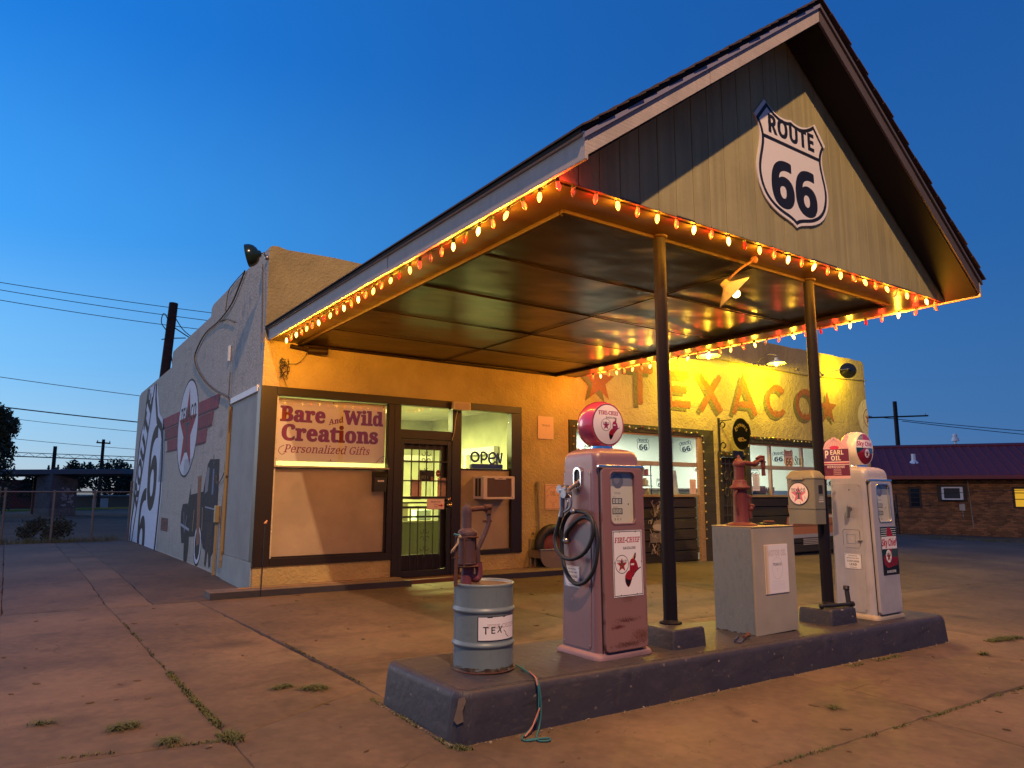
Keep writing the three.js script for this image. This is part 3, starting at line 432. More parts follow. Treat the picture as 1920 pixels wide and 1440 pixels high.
// garage bays: frames, glazing, dark plank aprons
{
  const bay = (x0, x1, top, sill, mulls, xf0, xf1) => {
    objm('bay_frame', [bx(x0 - 0.17, -0.2, -0.1, x0, top + 0.15, 0.03, 0.006), bx(xf0, -0.2, -0.1, xf1, top + 0.15, 0.03, 0.006), bx(x0, top, -0.1, x1, top + 0.15, 0.029, 0.006), bx(x1, top + 0.002, -0.1, xf0, top + 0.15, 0.028, 0.004)], X.olive, shop);
    const y1 = sill - 0.05, n = 6, h = (y1 + 0.14) / n, r = rng(x0 * 10 | 0);
    for (let i = 0; i < n; i++) { const g = M3(bx(x0 + 0.012, -0.14 + i * h + 0.012, -0.12 + r() * 0.008, x1 - 0.012, -0.14 + (i + 1) * h - 0.01, -0.085 + r() * 0.012, 0.008)), uv = g.attributes.uv; for (let k = 0; k < uv.count; k++) uv.setXY(k, uv.getX(k) + i * 0.61, uv.getY(k) + i * 0.17); obj('plank', g, X.dkwood, shop); }
    objm('bay_backing', bx(x0, -0.2, -0.16, x1, sill - 0.05, -0.13), X.black, shop);
    objm('bay_sill', bx(x0, sill - 0.048, -0.13, x1, sill, -0.03, 0.005), X.palewood, shop);
    obj('window_pane', bx(x0 + 0.01, sill + 0.002, -0.075, x1 - 0.01, top - 0.002, -0.07), X.glass, shop);
    const tr_ = 1.81, wm = mat([0.3, 0.22, 0.22], 0.6, { map: T.worn });
    objm('transom_bar', bx(x0, tr_ - 0.045, -0.11, x1, tr_ + 0.045, -0.04, 0.005), wm, shop);
    for (const m of mulls) objm('mullion', [bx(m - 0.035, sill + 0.002, -0.105, m + 0.035, tr_ - 0.047, -0.035, 0.005), bx(m - 0.035, tr_ + 0.047, -0.105, m + 0.035, top - 0.002, -0.035, 0.005)], wm, shop);
    objm('bay_lining', [bx(x0, top - 0.04, -0.06, x1, top, 0.0)], X.palewood, shop);
  };
  bay(5.66, 8.98, 2.4, 1.2, [], 9.125, 9.46); bay(10.68, 14.5, 2.34, 1.19, [11.5, 12.74], 14.502, 14.7);
  objm('pale_jamb', bx(8.985, -0.2, -0.06, 9.12, 2.4, 0.012, 0.006), X.palewood, shop, 'bare pale wood jamb beside the garage bay');
  // pictures painted on the plank aprons
  const pic = (x0, x1, y0, y1, w, h, d, l) => obj('apron_painting', tr(quad(x1 - x0, y1 - y0), (x0 + x1) / 2, (y0 + y1) / 2, -0.068), new THREE.MeshPhysicalMaterial({ color: lin(0.85, 0.85, 0.85), map: cvs(w, h, d), roughness: 0.75, transparent: true, alphaTest: 0.5 }), shop, l);
  pic(11.9, 14.4, 0.0, 1.1, 512, 226, (x) => {
    poly(x, [[40, 30], [60, 26], [88, 64], [70, 72], [44, 66]], '#c08a6c'); poly(x, [[110, 70], [128, 12], [300, 8], [330, 70], [318, 74], [290, 22], [138, 26], [124, 76]], '#bfb3a8');
    poly(x, [[30, 88], [80, 74], [430, 74], [470, 92], [476, 170], [24, 172], [22, 120]], '#b9754e'); poly(x, [[26, 120], [470, 118], [472, 132], [25, 134]], '#8f5a3e'); poly(x, [[70, 80], [420, 80], [424, 92], [60, 92]], '#d8c8b8');
    poly(x, [[20, 168], [480, 168], [486, 184], [16, 186]], '#a9a4a8'); for (let i = 0; i < 8; i++) { x.fillStyle = i % 2 ? '#cdbfb4' : '#8a7f7a'; x.fillRect(150, 188 + i * 4, 200, 3); }
    for (const c of [60, 440]) { x.fillStyle = '#c9b5a6'; x.beginPath(); x.arc(c, 105, 20, 0, 7); x.fill(); x.fillStyle = '#8d8178'; x.beginPath(); x.arc(c, 105, 12, 0, 7); x.fill(); }
    wear(x, 512, 226, 160, 6, 3);
  }, 'faded orange car painted on the right hand planks');
  pic(7.5, 8.3, -0.0, 1.12, 220, 330, (x) => {
    const r = rng(3), c = ['#b08a62', '#8a7a6a', '#c7b39a', '#6c5a48', '#a3947f'];
    poly(x, [[60, 130], [140, 110], [190, 150], [180, 190], [60, 186], [40, 160]], '#a08f7c'); poly(x, [[20, 200], [200, 196], [196, 250], [24, 252]], '#83786c');
    for (let i = 0; i < 90; i++) { x.strokeStyle = c[(r() * 5) | 0]; x.lineWidth = 2 + r() * 7; const a = 20 + r() * 180, b = 10 + r() * 300; x.beginPath(); x.moveTo(a, b); x.quadraticCurveTo(a + (r() - 0.5) * 60, b + (r() - 0.5) * 40, a + (r() - 0.5) * 50, b + r() * 50); x.stroke(); }
    x.fillStyle = '#cfc2b2'; x.beginPath(); x.ellipse(90, 165, 44, 18, 0.1, 0, 7); x.fill();
  }, 'tangled brown picture painted on the left hand planks');
  // entrance between the bays
  const ed = new THREE.Group(); ed.name = 'door'; ed.userData.label = 'dark garage entrance door with iron scrollwork'; shop.add(ed);
  objm('door_leaf', bx(9.72, -0.2, -0.16, 10.55, 2.0, -0.12), X.olive, ed); objm('door_frame', [bx(9.6, -0.2, -0.1, 9.7, 2.1, 0.02, 0.005), bx(10.52, -0.2, -0.1, 10.62, 2.1, 0.02, 0.005), bx(9.7, 2.0, -0.1, 10.52, 2.1, 0.019, 0.005)], X.dkwood, ed);
  const g = []; for (let i = 0; i < 6; i++) g.push(bx(9.78 + i * 0.135, -0.15, -0.07, 9.795 + i * 0.135, 1.98, -0.05)); for (const y of [0.02, 0.75, 0.95, 1.85]) g.push(bx(9.72, y, -0.068, 10.52, y + 0.025, -0.048));
  for (const y of [0.4, 1.25, 1.6]) for (const x of [9.92, 10.12, 10.32]) g.push(tr(xf(new THREE.TorusGeometry(0.055, 0.009, 6, 16), { s: [1, 1.7, 1] }), x, y, -0.045));
  objm('gate_bar', g, mat([0.05, 0.04, 0.035], 0.5), ed);
}
// ---------------------------------------------------------------- rooms behind the glass
const lampPanel = (name, label, x, y, z, w, d, color, power, glow) => {
  const t = thing(name, label, 'ceiling light', [x, y, z]);
  objm('housing', bx(-w / 2 - 0.03, 0.0, -d / 2 - 0.03, w / 2 + 0.03, 0.06, d / 2 + 0.03, 0.01), X.white, t);
  objm('lamp_tube', bx(-w / 2, -0.03, -d / 2, w / 2, -0.002, d / 2, 0.012), mat([0.9, 0.9, 0.9], 0.5, { emissive: lin(...color), emissiveIntensity: glow }), t);
  const l = new THREE.RectAreaLight(lin(...color), power, w, d); l.name = 'lamp'; l.position.y = -0.06; l.rotation.x = -PI / 2; t.add(l);
};
{
  const room = (x0, x1, z1, y0, y1, wallM, ceilM, floorM, extra) => {
    objm('inner_wall', [bx(x0, y0, z1, x1, y1, z1 + 0.05)], wallM, shop); objm('inner_wall', [bx(x0, y0, z1 + 0.06, x0 + 0.05, y1, -0.255)], wallM, shop); objm('inner_wall', [bx(x1 - 0.05, y0, z1 + 0.06, x1, y1, -0.255)], wallM, shop);
    objm('ceiling', bx(x0, y1, z1, x1, y1 + 0.05, -0.255), ceilM, shop); objm('inner_floor', bx(x0, y0 - 0.06, z1, x1, y0, -0.13), floorM, shop);
  };
  const green = mat([0.6, 0.6, 0.44], 0.85, { map: T.mottle }), floor = mat([0.12, 0.1, 0.08], 0.6, { map: T.mottle });
  room(0.27, 5.2, -4.6, -0.03, 2.85, green, X.cream, floor);
  lampPanel('shop_ceiling_light', 'pale fluorescent ceiling light inside the gift shop', 2.6, 2.77, -2.4, 1.2, 0.4, [1, 1, 0.34], 380, 2.2);
  // partition and door trim seen through the right shop window
  objm('inner_door_trim', [bx(5.02, 0, -1.9, 5.14, 2.0, -1.8, 0.005), bx(5.02, 0, -2.9, 5.14, 2.0, -2.8, 0.005), bx(5.02, 2.0, -2.95, 5.14, 2.14, -1.75, 0.005), bx(4.26, 1.92, -4.54, 5.14, 2.06, -4.48, 0.005)], X.white, shop);
  const c = thing('shop_counter', 'dark low counter with white things on it behind the shop door', 'counter', [3.6, -0.03, -1.9]);
  objm('cabinet', bx(-1.4, 0, -0.3, 0.7, 0.72, 0.3, 0.01), mat([0.1, 0.11, 0.08], 0.5), c); objm('counter_top', bx(-1.45, 0.722, -0.33, 0.75, 0.76, 0.33, 0.008), mat([0.2, 0.2, 0.15], 0.4), c);
  const bxs = [[-0.9, 0.28, 0.22, X.white], [-0.5, 0.16, 0.3, X.cream], [-0.1, 0.3, 0.16, mat([0.55, 0.7, 0.8], 0.4)], [0.3, 0.2, 0.2, X.steel]];
  bxs.forEach(([x, w, h, m], i) => { const b = thing('counter_box', ['white box at the left end of the shop counter', 'cream upright box on the shop counter', 'pale blue box on the shop counter behind the gate', 'grey box at the right end of the shop counter'][i], 'box', [3.6 + x, 0.732, -1.85]); objm('carton', bx(-w / 2, 0, -0.1, w / 2, h, 0.1, 0.006), m, b); objm('lid', bx(-w / 2 - 0.004, h + 0.001, -0.104, w / 2 + 0.004, h + 0.02, 0.104, 0.004), m, b); });
  // garage room
  const shields = mat([0.86, 0.88, 0.86], 0.8, { map: cvs(1024, 512, (x) => { x.fillStyle = '#dfe4e0'; x.fillRect(0, 0, 1024, 512); const r = rng(7); [[90, 120, 1], [270, 70, 0.6], [400, 190, 1.15], [560, 90, 0.65], [660, 240, 0.8], [800, 110, 1.1], [950, 220, 0.7], [170, 300, 0.7], [330, 380, 0.9], [520, 350, 0.7], [760, 390, 0.9], [930, 420, 0.8]].forEach(([a, b, s]) => { x.save(); x.translate(a, b); x.rotate((r() - 0.5) * 0.3); shield66(x, 0, 0, 92 * s, 104 * s, { bg: '#e8ecea', ink: '#23262c' }); x.restore(); }); }, {}) });
  const white = mat([0.7, 0.74, 0.7], 0.85, { map: T.mottle });
  room(5.25, 15.42, -6.6, -0.12, 3.25, white, mat([0.32, 0.36, 0.32], 0.9), floor);
  obj('printed_wall', tr(quad(6.0, 2.0), 12.3, 2.2, -6.53), shields, shop, 'white back wall printed with highway shields'); obj('printed_wall', tr(quad(6.2, 2.0).rotateY(-PI / 2), 15.36, 2.2, -3.4), shields, shop);
  objm('wall_band', [bx(9.3, 0.95, -6.52, 15.3, 1.3, -6.49), bx(15.3, 0.95, -6.4, 15.34, 1.3, -0.4)], mat([0.03, 0.05, 0.12], 0.5), shop);
  lampPanel('garage_tube_light', 'long white fluorescent tube near the left of the garage ceiling', 8.6, 3.1, -3.2, 2.2, 0.1, [1, 1, 0.84], 620, 3); lampPanel('garage_tube_light', 'long white fluorescent tube at the back of the garage ceiling', 11, 3.1, -5.0, 2.2, 0.1, [1, 1, 0.84], 420, 3); lampPanel('garage_tube_light', 'long white fluorescent tube over the right half of the garage', 13.4, 3.1, -4.6, 2.2, 0.1, [1, 1, 0.84], 190, 3);
  const rk = thing('display_rack', 'black wire rack full of small goods inside the left garage window', 'display rack', [7.9, -0.12, -0.95]), rr = rng(17), pal = [[0.5, 0.1, 0.08], [0.1, 0.15, 0.3], [0.55, 0.45, 0.15], [0.5, 0.5, 0.48], [0.06, 0.06, 0.07], [0.35, 0.2, 0.15], [0.12, 0.2, 0.45]].map((q) => mat(q, 0.5));
  objm('rack_frame', [-0.5, 0, 0.5].flatMap((x) => [cyl(V(x, 0, -0.15), V(x, 1.95, -0.15), 0.012, 0.012, 6), cyl(V(x, 0, 0.15), V(x, 1.95, 0.15), 0.012, 0.012, 6)]).concat([1.28, 1.5, 1.72, 1.94].map((y) => bx(-0.52, y - 0.012, -0.17, 0.52, y, 0.17))), X.iron, rk);
  for (const y of [1.28, 1.5, 1.72]) for (let x = -0.45; x < 0.46; x += 0.08) objm('packet', bx(x, y + 0.001, -0.1, x + 0.05 + rr() * 0.02, y + 0.1 + rr() * 0.08, 0.05 + rr() * 0.08, 0.004), pal[(rr() * 7) | 0], rk);
  const wc = thing('white_counter', 'long white counter inside the garage shop', 'counter', [11, -0.12, -2.6]); objm('cabinet', bx(-1.9, 0, -0.35, 3.6, 1.42, 0.35, 0.02), mat([0.6, 0.62, 0.5], 0.6), wc); objm('counter_top', bx(-1.95, 1.422, -0.4, 3.65, 1.47, 0.4, 0.01), X.white, wc);
  const lb = thing('leaning_board', 'cream board leaning inside the left garage window', 'board', [8.45, 1.2, -0.35]); lb.rotation.set(-0.12, 0, 0); objm('panel', extr([[-0.3, 0], [0.28, 0], [0.28, 0.5], [0.02, 0.5]], 0.015), X.cream, lb); objm('edge_strip', bx(-0.3, -0.012, 0.0, 0.28, -0.001, 0.018), X.palewood, lb);
  const fl = thing('striped_flag', 'small red and white striped flag in the left garage window', 'flag', [5.82, 1.75, -0.3]); obj('flag_pole', cyl(V(0, -0.2, 0), V(0.03, 0.55, 0), 0.012), X.white, fl);
  for (let i = 0; i < 6; i++) { const g = new THREE.PlaneGeometry(0.05, 0.42, 2, 8), p = g.attributes.position; for (let k = 0; k < p.count; k++) { const y = p.getY(k); p.setX(k, p.getX(k) * (1 + (0.2 - y) * 0.9) + i * 0.042 * (1 + (0.2 - y) * 0.7) - 0.08); p.setZ(k, 0.02 * Math.sin(p.getX(k) * 30)); } g.computeVertexNormals(); obj('flag_stripe', tr(g, 0.05, 0.1, 0.02), mat(i % 2 ? [0.8, 0.8, 0.78] : [0.5, 0.03, 0.04], 0.8, { side: THREE.DoubleSide }), fl); }
}
// ---------------------------------------------------------------- the canopy
const canopy = thing('canopy', 'gabled filling station canopy on two dark posts with a brown ceiling', 'canopy');
const CX = 2.855, HALF = 2.79, ZF = 6.4545, ZR = 6.82, YC = 3.346, SL = 0.745;
{
  const xl = CX - HALF, xr = CX + HALF;
  // ceiling: soffit strips, panels between battens, moulding
  const P = (g) => objm('ceiling_panel', g, X.brownpaint, canopy);
  P(bx(xl + 0.002, YC, 0.002, 0.47, YC + 0.015, ZF)); P(bx(5.2, YC, 0.002, xr - 0.002, YC + 0.015, ZF)); P(bx(0.472, YC, 6.06, 5.198, YC + 0.015, ZF));
  const xs = [0.472, 2.83, 5.198], zs = [0.002, 1.22, 2.45, 3.68, 4.85, 6.058], r = rng(6);
  for (let i = 0; i < 2; i++) for (let j = 0; j < 5; j++) P(xf(cb(0, 0, 0, xs[i + 1] - xs[i] - 0.012, 0.012, zs[j + 1] - zs[j] - 0.012), { p: [(xs[i] + xs[i + 1]) / 2, YC + 0.012 + r() * 0.006, (zs[j] + zs[j + 1]) / 2], r: [(r() - 0.5) * 0.012, 0, (r() - 0.5) * 0.006] }));
  objm('ceiling_backing', bx(xl, YC + 0.03, 0.002, xr, YC + 0.05, ZF - 0.02), X.black, canopy);
  for (const z of zs.slice(1, 5)) objm('ceiling_batten', [tube([[0.5, YC - 0.004, z], [1.7, YC - 0.009, z + 0.008], [2.9, YC - 0.003, z], [4.1, YC - 0.01, z - 0.006], [5.18, YC - 0.004, z]], 0.007, 24, 5)], X.trim, canopy);
  objm('ceiling_batten', tube([[2.83, YC - 0.004, 0.05], [2.83, YC - 0.008, 3], [2.83, YC - 0.004, 6.05]], 0.007, 24, 5), X.trim, canopy);
  objm('ceiling_moulding', bx(0.46, YC - 0.035, 0.004, 0.5, YC + 0.002, 6.03, 0.008), X.trim, canopy); objm('ceiling_moulding', bx(5.17, YC - 0.035, 0.004, 5.21, YC + 0.002, 6.03, 0.008), X.trim, canopy); objm('ceiling_moulding', bx(0.46, YC - 0.03, 6.035, 5.21, YC + 0.002, 6.075, 0.008), X.trim, canopy); objm('ceiling_moulding', bx(0.5, YC - 0.03, 0.005, 5.17, YC + 0.002, 0.035, 0.006), X.trim, canopy);
  // eave fascias
  for (const [s, x] of [[-1, xl], [1, xr]]) {
    objm('fascia', bx(Math.min(x, x + s * 0.028), YC - 0.012, 0.003, Math.max(x, x + s * 0.028), YC + 0.15, 3.9, 0.003), X.fascia, canopy); objm('fascia', bx(Math.min(x, x + s * 0.026), YC - 0.016, 3.904, Math.max(x, x + s * 0.026), YC + 0.148, ZR - 0.002, 0.003), X.fascia, canopy);
    objm('drip_edge', bx(Math.min(x, x + s * 0.05), YC + 0.152, 0.003, Math.max(x, x + s * 0.05), YC + 0.172, ZR, 0.004), X.drip, canopy);
  }
  // roof: deck, shingle courses, rake boards
  const top = YC + 0.18 + SL * (HALF + 0.06), dy = 0.085;
  for (const s of [-1, 1]) {
    const A = [CX, top], B = [CX + s * (HALF + 0.06), YC + 0.18];
    objm('roof_deck', extr([[A[0], A[1] - 0.005], [B[0], B[1] - 0.0], [B[0], B[1] - 0.03], [A[0], A[1] - 0.045]], ZR + 0.0), X.soffit, canopy);
    const n = 21; for (let i = 0; i < n; i++) { const t0 = i / n, t1 = Math.min(1.012, (i + 1.12) / n), q = (t, o) => [lerp(A[0], B[0], t), lerp(A[1], B[1], t) + o]; objm('shingle_course', extr([q(t0, 0.012), q(t1, 0.026), q(t1, 0.012), q(t0, 0.0)], ZR + 0.035 + ((i * 7) % 5) * 0.004).translate(0, 0, 0.001), X.shingle, canopy); }
    // rake boards in two lengths, thin metal strip above
    const yb = (x) => YC + 0.02 + SL * (HALF - Math.abs(x - CX)) , yt = (x) => YC + 0.175 + SL * (HALF + 0.03 - Math.abs(x - CX));
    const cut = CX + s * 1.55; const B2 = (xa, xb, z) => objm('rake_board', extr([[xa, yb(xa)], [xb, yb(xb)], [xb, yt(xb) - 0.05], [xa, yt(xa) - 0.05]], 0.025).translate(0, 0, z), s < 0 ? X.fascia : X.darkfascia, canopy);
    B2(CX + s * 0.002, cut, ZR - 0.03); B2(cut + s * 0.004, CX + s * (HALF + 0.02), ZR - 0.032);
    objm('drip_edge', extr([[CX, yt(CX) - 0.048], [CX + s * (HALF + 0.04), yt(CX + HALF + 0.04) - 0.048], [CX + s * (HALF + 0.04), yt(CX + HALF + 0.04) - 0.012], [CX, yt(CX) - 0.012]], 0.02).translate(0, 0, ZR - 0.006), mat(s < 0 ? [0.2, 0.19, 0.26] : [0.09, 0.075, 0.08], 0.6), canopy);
    for (let k = 0; k < 1; k++) objm('soffit', extr([[CX, YC + SL * HALF + 0.05], [CX + s * (HALF - 0.001), YC + 0.05], [CX + s * (HALF - 0.001), YC + 0.002], [CX, YC + SL * HALF + 0.012]], ZR - ZF - 0.04).translate(0, 0, ZF + 0.012), X.soffit, canopy);
  }
  // gable: vertical siding boards
  const w = 0.2, r2 = rng(8); 
  for (let x = xl + 0.03; x < xr - 0.03; x += w) {
    const x1 = Math.min(x + w - 0.006, xr - 0.01), y = (q) => YC + 0.005 + SL * (HALF - Math.abs(q - CX)) + 0.07, pts = [[x, YC + 0.002], [x1, YC + 0.002], [x1, y(x1)]]; if (x < CX && x1 > CX) pts.push([CX, y(CX)]); pts.push([x, y(x)]);
    objm('siding_board', extr(pts, 0.018, 0.003).translate(0, 0, ZF - 0.02 - r2() * 0.0015), X.siding, canopy);
  }
  objm('gable_backing', extr([[xl, YC], [xr, YC], [CX, YC + SL * HALF + 0.02]], 0.02).translate(0, 0, ZF - 0.05), X.black, canopy);
  objm('end_wall', extr([[xl + 0.05, YC + 0.06], [xr - 0.05, YC + 0.06], [CX, YC + SL * HALF]], 0.02).translate(0, 0, 0.01), X.siding, canopy);
  // posts on concrete pads
  const PO = (x, y0, z) => { const p = new THREE.Group(); p.name = 'post'; canopy.add(p); p.position.set(x, 0, z); obj('shaft', cyl(V(0, y0 - 0.01, 0), V(0, YC - 0.002, 0), 0.054, 0.05, 24), X.post, p); obj('base_plate', [tr(lathe([[0, 0], [0.085, 0], [0.085, 0.012], [0.06, 0.018], [0.054, 0.03]], 24), 0, y0, 0)], X.post, p); obj('collar', tr(lathe([[0.052, 0], [0.066, 0.004], [0.07, 0.02]], 24), 0, YC - 0.022, 0), X.trim, p); };
  PO(1.4885, 0.238, 6.075); PO(3.6149, 0.2, 6.075);
  obj('vent_pipe', [cyl(V(0.62, 3.26, 0.02), V(0.86, 3.25, 0.16), 0.055, 0.05), cyl(V(0.35, 3.29, 0.05), V(0.62, 3.27, 0.05), 0.03)], X.trim, canopy, 'stubby brown pipe end under the ceiling at the wall');
}
// shield sign on the gable
{
  const s = thing('highway_shield_sign', 'large white highway shield sign with black numerals on the gable', 'sign', [2.857, 4.16, ZF + 0.003]);
  const w = 1.09, h = 1.125, P = (a, b) => [a * w / 2, -b * h / 2], S = new THREE.Shape(); const m = (f, ...p) => S[f](...p.flatMap((q) => P(...q)));
  m('moveTo', [-0.72, -1]); m('quadraticCurveTo', [-0.35, -0.74], [0, -0.86]); m('quadraticCurveTo', [0.35, -0.74], [0.72, -1]); m('lineTo', [1, -0.68]); m('bezierCurveTo', [0.72, -0.35], [0.98, -0.1], [1, 0.22]); m('bezierCurveTo', [1, 0.7], [0.6, 0.84], [0.28, 0.9]); m('quadraticCurveTo', [0.08, 0.94], [0, 1]); m('quadraticCurveTo', [-0.08, 0.94], [-0.28, 0.9]); m('bezierCurveTo', [-0.6, 0.84], [-1, 0.7], [-1, 0.22]); m('bezierCurveTo', [-0.98, -0.1], [-0.72, -0.35], [-1, -0.68]); m('lineTo', [-0.72, -1]);
  obj('backing', extr(S, 0.012, 0, 16), mat([0.7, 0.66, 0.62], 0.6), s);
  const face = new THREE.ShapeGeometry(S, 16), p = face.attributes.position, uv = face.attributes.uv; for (let i = 0; i < p.count; i++) uv.setXY(i, p.getX(i) / w + 0.5, p.getY(i) / h + 0.5);
  obj('face', tr(face, 0, 0, 0.014), new THREE.MeshPhysicalMaterial({ color: lin(0.9, 0.88, 0.86), roughness: 0.6, map: cvs(900, 929, (x, a, b) => { x.fillStyle = '#efe6df'; x.fillRect(0, 0, a, b); shield66(x, a / 2, b / 2, a, b); wear(x, a, b, 60, 4, 1.6, false); }), ...bump(T.fine, 0.002) }), s);
}
// strings of coloured bulbs along the canopy edges
const BULB = { warm2: mat([1, 0.7, 0.25], 0.3, { emissive: lin(1, 0.56, 0.1), emissiveIntensity: 4 }), warm: mat([1, 0.75, 0.3], 0.3, { emissive: lin(1, 0.62, 0.13), emissiveIntensity: 7 }), red: mat([0.9, 0.1, 0.04], 0.3, { emissive: lin(1, 0.03, 0.016), emissiveIntensity: 2.6 }), off: mat([0.25, 0.01, 0.012], 0.12), clear: mat([0.5, 0.32, 0.25], 0.08, { transmission: 0.6, thickness: 0.02 }) };
const bulbG = prep(lathe([[0, -0.072], [0.004, -0.07], [0.0115, -0.058], [0.0165, -0.042], [0.0175, -0.03], [0.014, -0.014], [0.011, 0]], 14)), sockG = prep(lathe([[0, 0.034], [0.012, 0.034], [0.014, 0.03], [0.0145, 0.002], [0.0115, 0]], 12)), sockM = mat([0.02, 0.03, 0.015], 0.6);
function lightString(label, pts, kinds, seed) {
  const o = thing('light_string', label, 'string lights', [0, 0, 0], 0, 'strings of coloured bulbs on the canopy edges'), r = rng(seed);
  obj('cable', tube(pts.flatMap((p, i) => { const q = pts[i + 1]; return q ? [p.clone().add(V(0, 0.036, 0)), p.clone().lerp(q, 0.5).add(V(0, 0.026 - r() * 0.008, 0))] : [p.clone().add(V(0, 0.036, 0))]; }), 0.0035, pts.length * 6, 5), sockM, o);
  pts.forEach((p, i) => {
    const k = kinds[i % kinds.length], b = new THREE.Mesh(bulbG, k === 'warm' && r() < 0.4 ? BULB.warm2 : BULB[k]); b.name = 'bulb'; b.position.copy(p); b.rotation.set((r() - 0.5) * 0.6, r() * 3, (r() - 0.5) * 0.6); b.position.y += (r() - 0.5) * 0.012; o.add(b); share('socket', sockG, sockM, b);
    if (k === 'warm' || k === 'red') { const l = new THREE.PointLight(k === 'warm' ? lin(1, 0.51, 0.03) : lin(1, 0.05, 0.015), k === 'warm' ? 1.25 : 0.55); l.name = 'bulb_lamp'; l.shadow.radius = 0.6; l.position.y = -0.036; l.castShadow = true; b.add(l); }
  });
  return o;
}
{
  const K = { w: 'warm', r: 'red', o: 'off', c: 'clear' }, ks = (s) => s.split('').map((c) => K[c]);
  const line = (n, f) => Array.from({ length: n }, (_, i) => f(i));
  lightString('string of red and amber bulbs along the bottom of the front gable', line(26, (i) => V(0.27 + i * 0.2085, YC - 0.012, ZF - 0.03)), ks('crwrwrwrwowrwrwrwrwrwrwrwrwr'), 3);
  lightString('string of red and amber bulbs along the left eave of the canopy', line(30, (i) => V(0.1, YC - 0.03 - 0.05 * (i / 30), 6.46 - i * 0.2)), ks('rwrwrwowrcrwowrwrwrwrwowrwrwrwrw'), 4);
  lightString('string of red and amber bulbs along the right eave of the canopy', line(30, (i) => V(5.61, YC - 0.02 - 0.03 * (i / 30), 6.36 - i * 0.2)), ks('crwrowrorwrcwrwrwrwrwrwrwrwrwrwr'), 5);
}
// gooseneck lamps
function gooseneck(label, base, elbow, head, axis, o = {}) {
  const t = thing('gooseneck_lamp', label, 'wall lamp', [0, 0, 0], 0, 'gooseneck lamps on the shop and canopy'), R = o.R ?? 0.2, q = new THREE.Quaternion().setFromUnitVectors(V(0, -1, 0), V(...axis).normalize()), B = V(...base), H = V(...head), n = V(...axis).normalize();
  obj('arm', tube(o.straight ? [B, V(...elbow), H.clone().addScaledVector(n, -0.09)] : [B, V(...elbow), H.clone().addScaledVector(n, -0.17), H.clone().addScaledVector(n, -0.1)], 0.011, 40, 8), o.armM ?? X.steel, t);
  obj('mount', tr(new THREE.SphereGeometry(0.035, 14, 10), B.x, B.y, B.z), o.armM ?? X.steel, t);
  const prof = o.dome ? [[0, 0.132], [0.04, 0.13], [0.05, 0.1], [0.09, 0.085], [0.13, 0.05], [0.155, 0.0], [0.16, -0.06], [0.153, -0.06], [0.148, 0.0], [0.12, 0.045], [0.03, 0.08]] : [[0, 0.112], [0.035, 0.11], [0.04, 0.07], [0.06, 0.05], [R * 0.6, 0.025], [R, -0.02], [R + 0.004, -0.03], [R * 0.97, -0.026], [R * 0.58, 0.015], [0.03, 0.04]];
  const s = obj('shade', lathe(prof, 36), o.shadeM, t); s.quaternion.copy(q); s.position.copy(H);
  const b = obj('bulb', tr(new THREE.SphereGeometry(o.br ?? 0.042, 20, 14), 0, o.dome ? 0.0 : -0.045, 0), o.power ? mat([1, 0.9, 0.6], 0.4, { emissive: lin(1, 0.8, 0.25), emissiveIntensity: 8 }) : mat([0.6, 0.6, 0.55], 0.2), t); b.quaternion.copy(q); b.position.copy(H);
  if (o.power) { const l = new THREE.PointLight(lin(...(o.color ?? [1, 0.76, 0.006])), o.power); l.name = 'lamp'; l.shadow.radius = 1.6; l.castShadow = true; l.position.set(0, o.dome ? 0 : -0.045, 0); b.add(l); }
  return t;
}
const whiteShade = mat([0.6, 0.6, 0.56], 0.35, { side: THREE.DoubleSide }), darkShade = mat([0.02, 0.022, 0.022], 0.25, { side: THREE.DoubleSide });
gooseneck('lit lamp on a curved arm above the wall lettering, nearer the canopy', [8.8, 4.15, 0.02], [8.78, 4.3, 0.35], [8.77, 4.03, 0.55], [0, -1, 0.02], { shadeM: whiteShade, power: 21, R: 0.24 });
gooseneck('lit lamp on a curved arm above the wall lettering, beside the right post', [11.0, 4.15, 0.02], [11.05, 4.33, 0.35], [11.1, 4.13, 0.52], [0, -1, 0.02], { shadeM: whiteShade, power: 21, R: 0.2 });
gooseneck('black backed round lamp turned towards the right end of the wall', [13.75, 4.17, 0.02], [13.85, 4.25, 0.3], [14.02, 4.24, 0.52], [0.82, -0.04, -0.57], { shadeM: darkShade, power: 9, R: 0.19 });
gooseneck('unlit dark green dome lamp on the left corner of the parapet', [-0.02, 4.55, -0.04], [-0.1, 4.58, 0.05], [-0.3, 4.47, 0.2], [-0.86, -0.22, -0.42], { shadeM: mat([0.015, 0.03, 0.022], 0.2, { side: THREE.DoubleSide }), dome: true, br: 0.05 });
gooseneck('lit tilted lamp hanging from the canopy ceiling near the front beam', [2.58, 3.32, 6.2], [2.39, 3.2, 6.18], [2.25, 2.98, 6.2], [0.6, -0.7, 0.42], { shadeM: mat([0.3, 0.26, 0.14], 0.4, { side: THREE.DoubleSide }), power: 1.4, R: 0.17, color: [1, 0.66, 0.12], br: 0.036, straight: true, armM: X.rust });
{ const c = thing('lamp_conduit', 'thin conduit with junction box running along the top of the garage wall', 'conduit'); obj('pipe', tube([[8.8, 4.15, 0.015], [10.9, 4.12, 0.015], [12.78, 4.09, 0.015], [13.8, 4.12, 0.02], [15.72, 4.2, 0.03]], 0.014, 60, 6), X.tan, c); obj('junction_box', tr(extr(new THREE.Shape().absellipse(0, 0, 0.07, 0.07, 0, 7), 0.05, 0.006), 12.51, 4.17, 0.01), X.tan, c); }
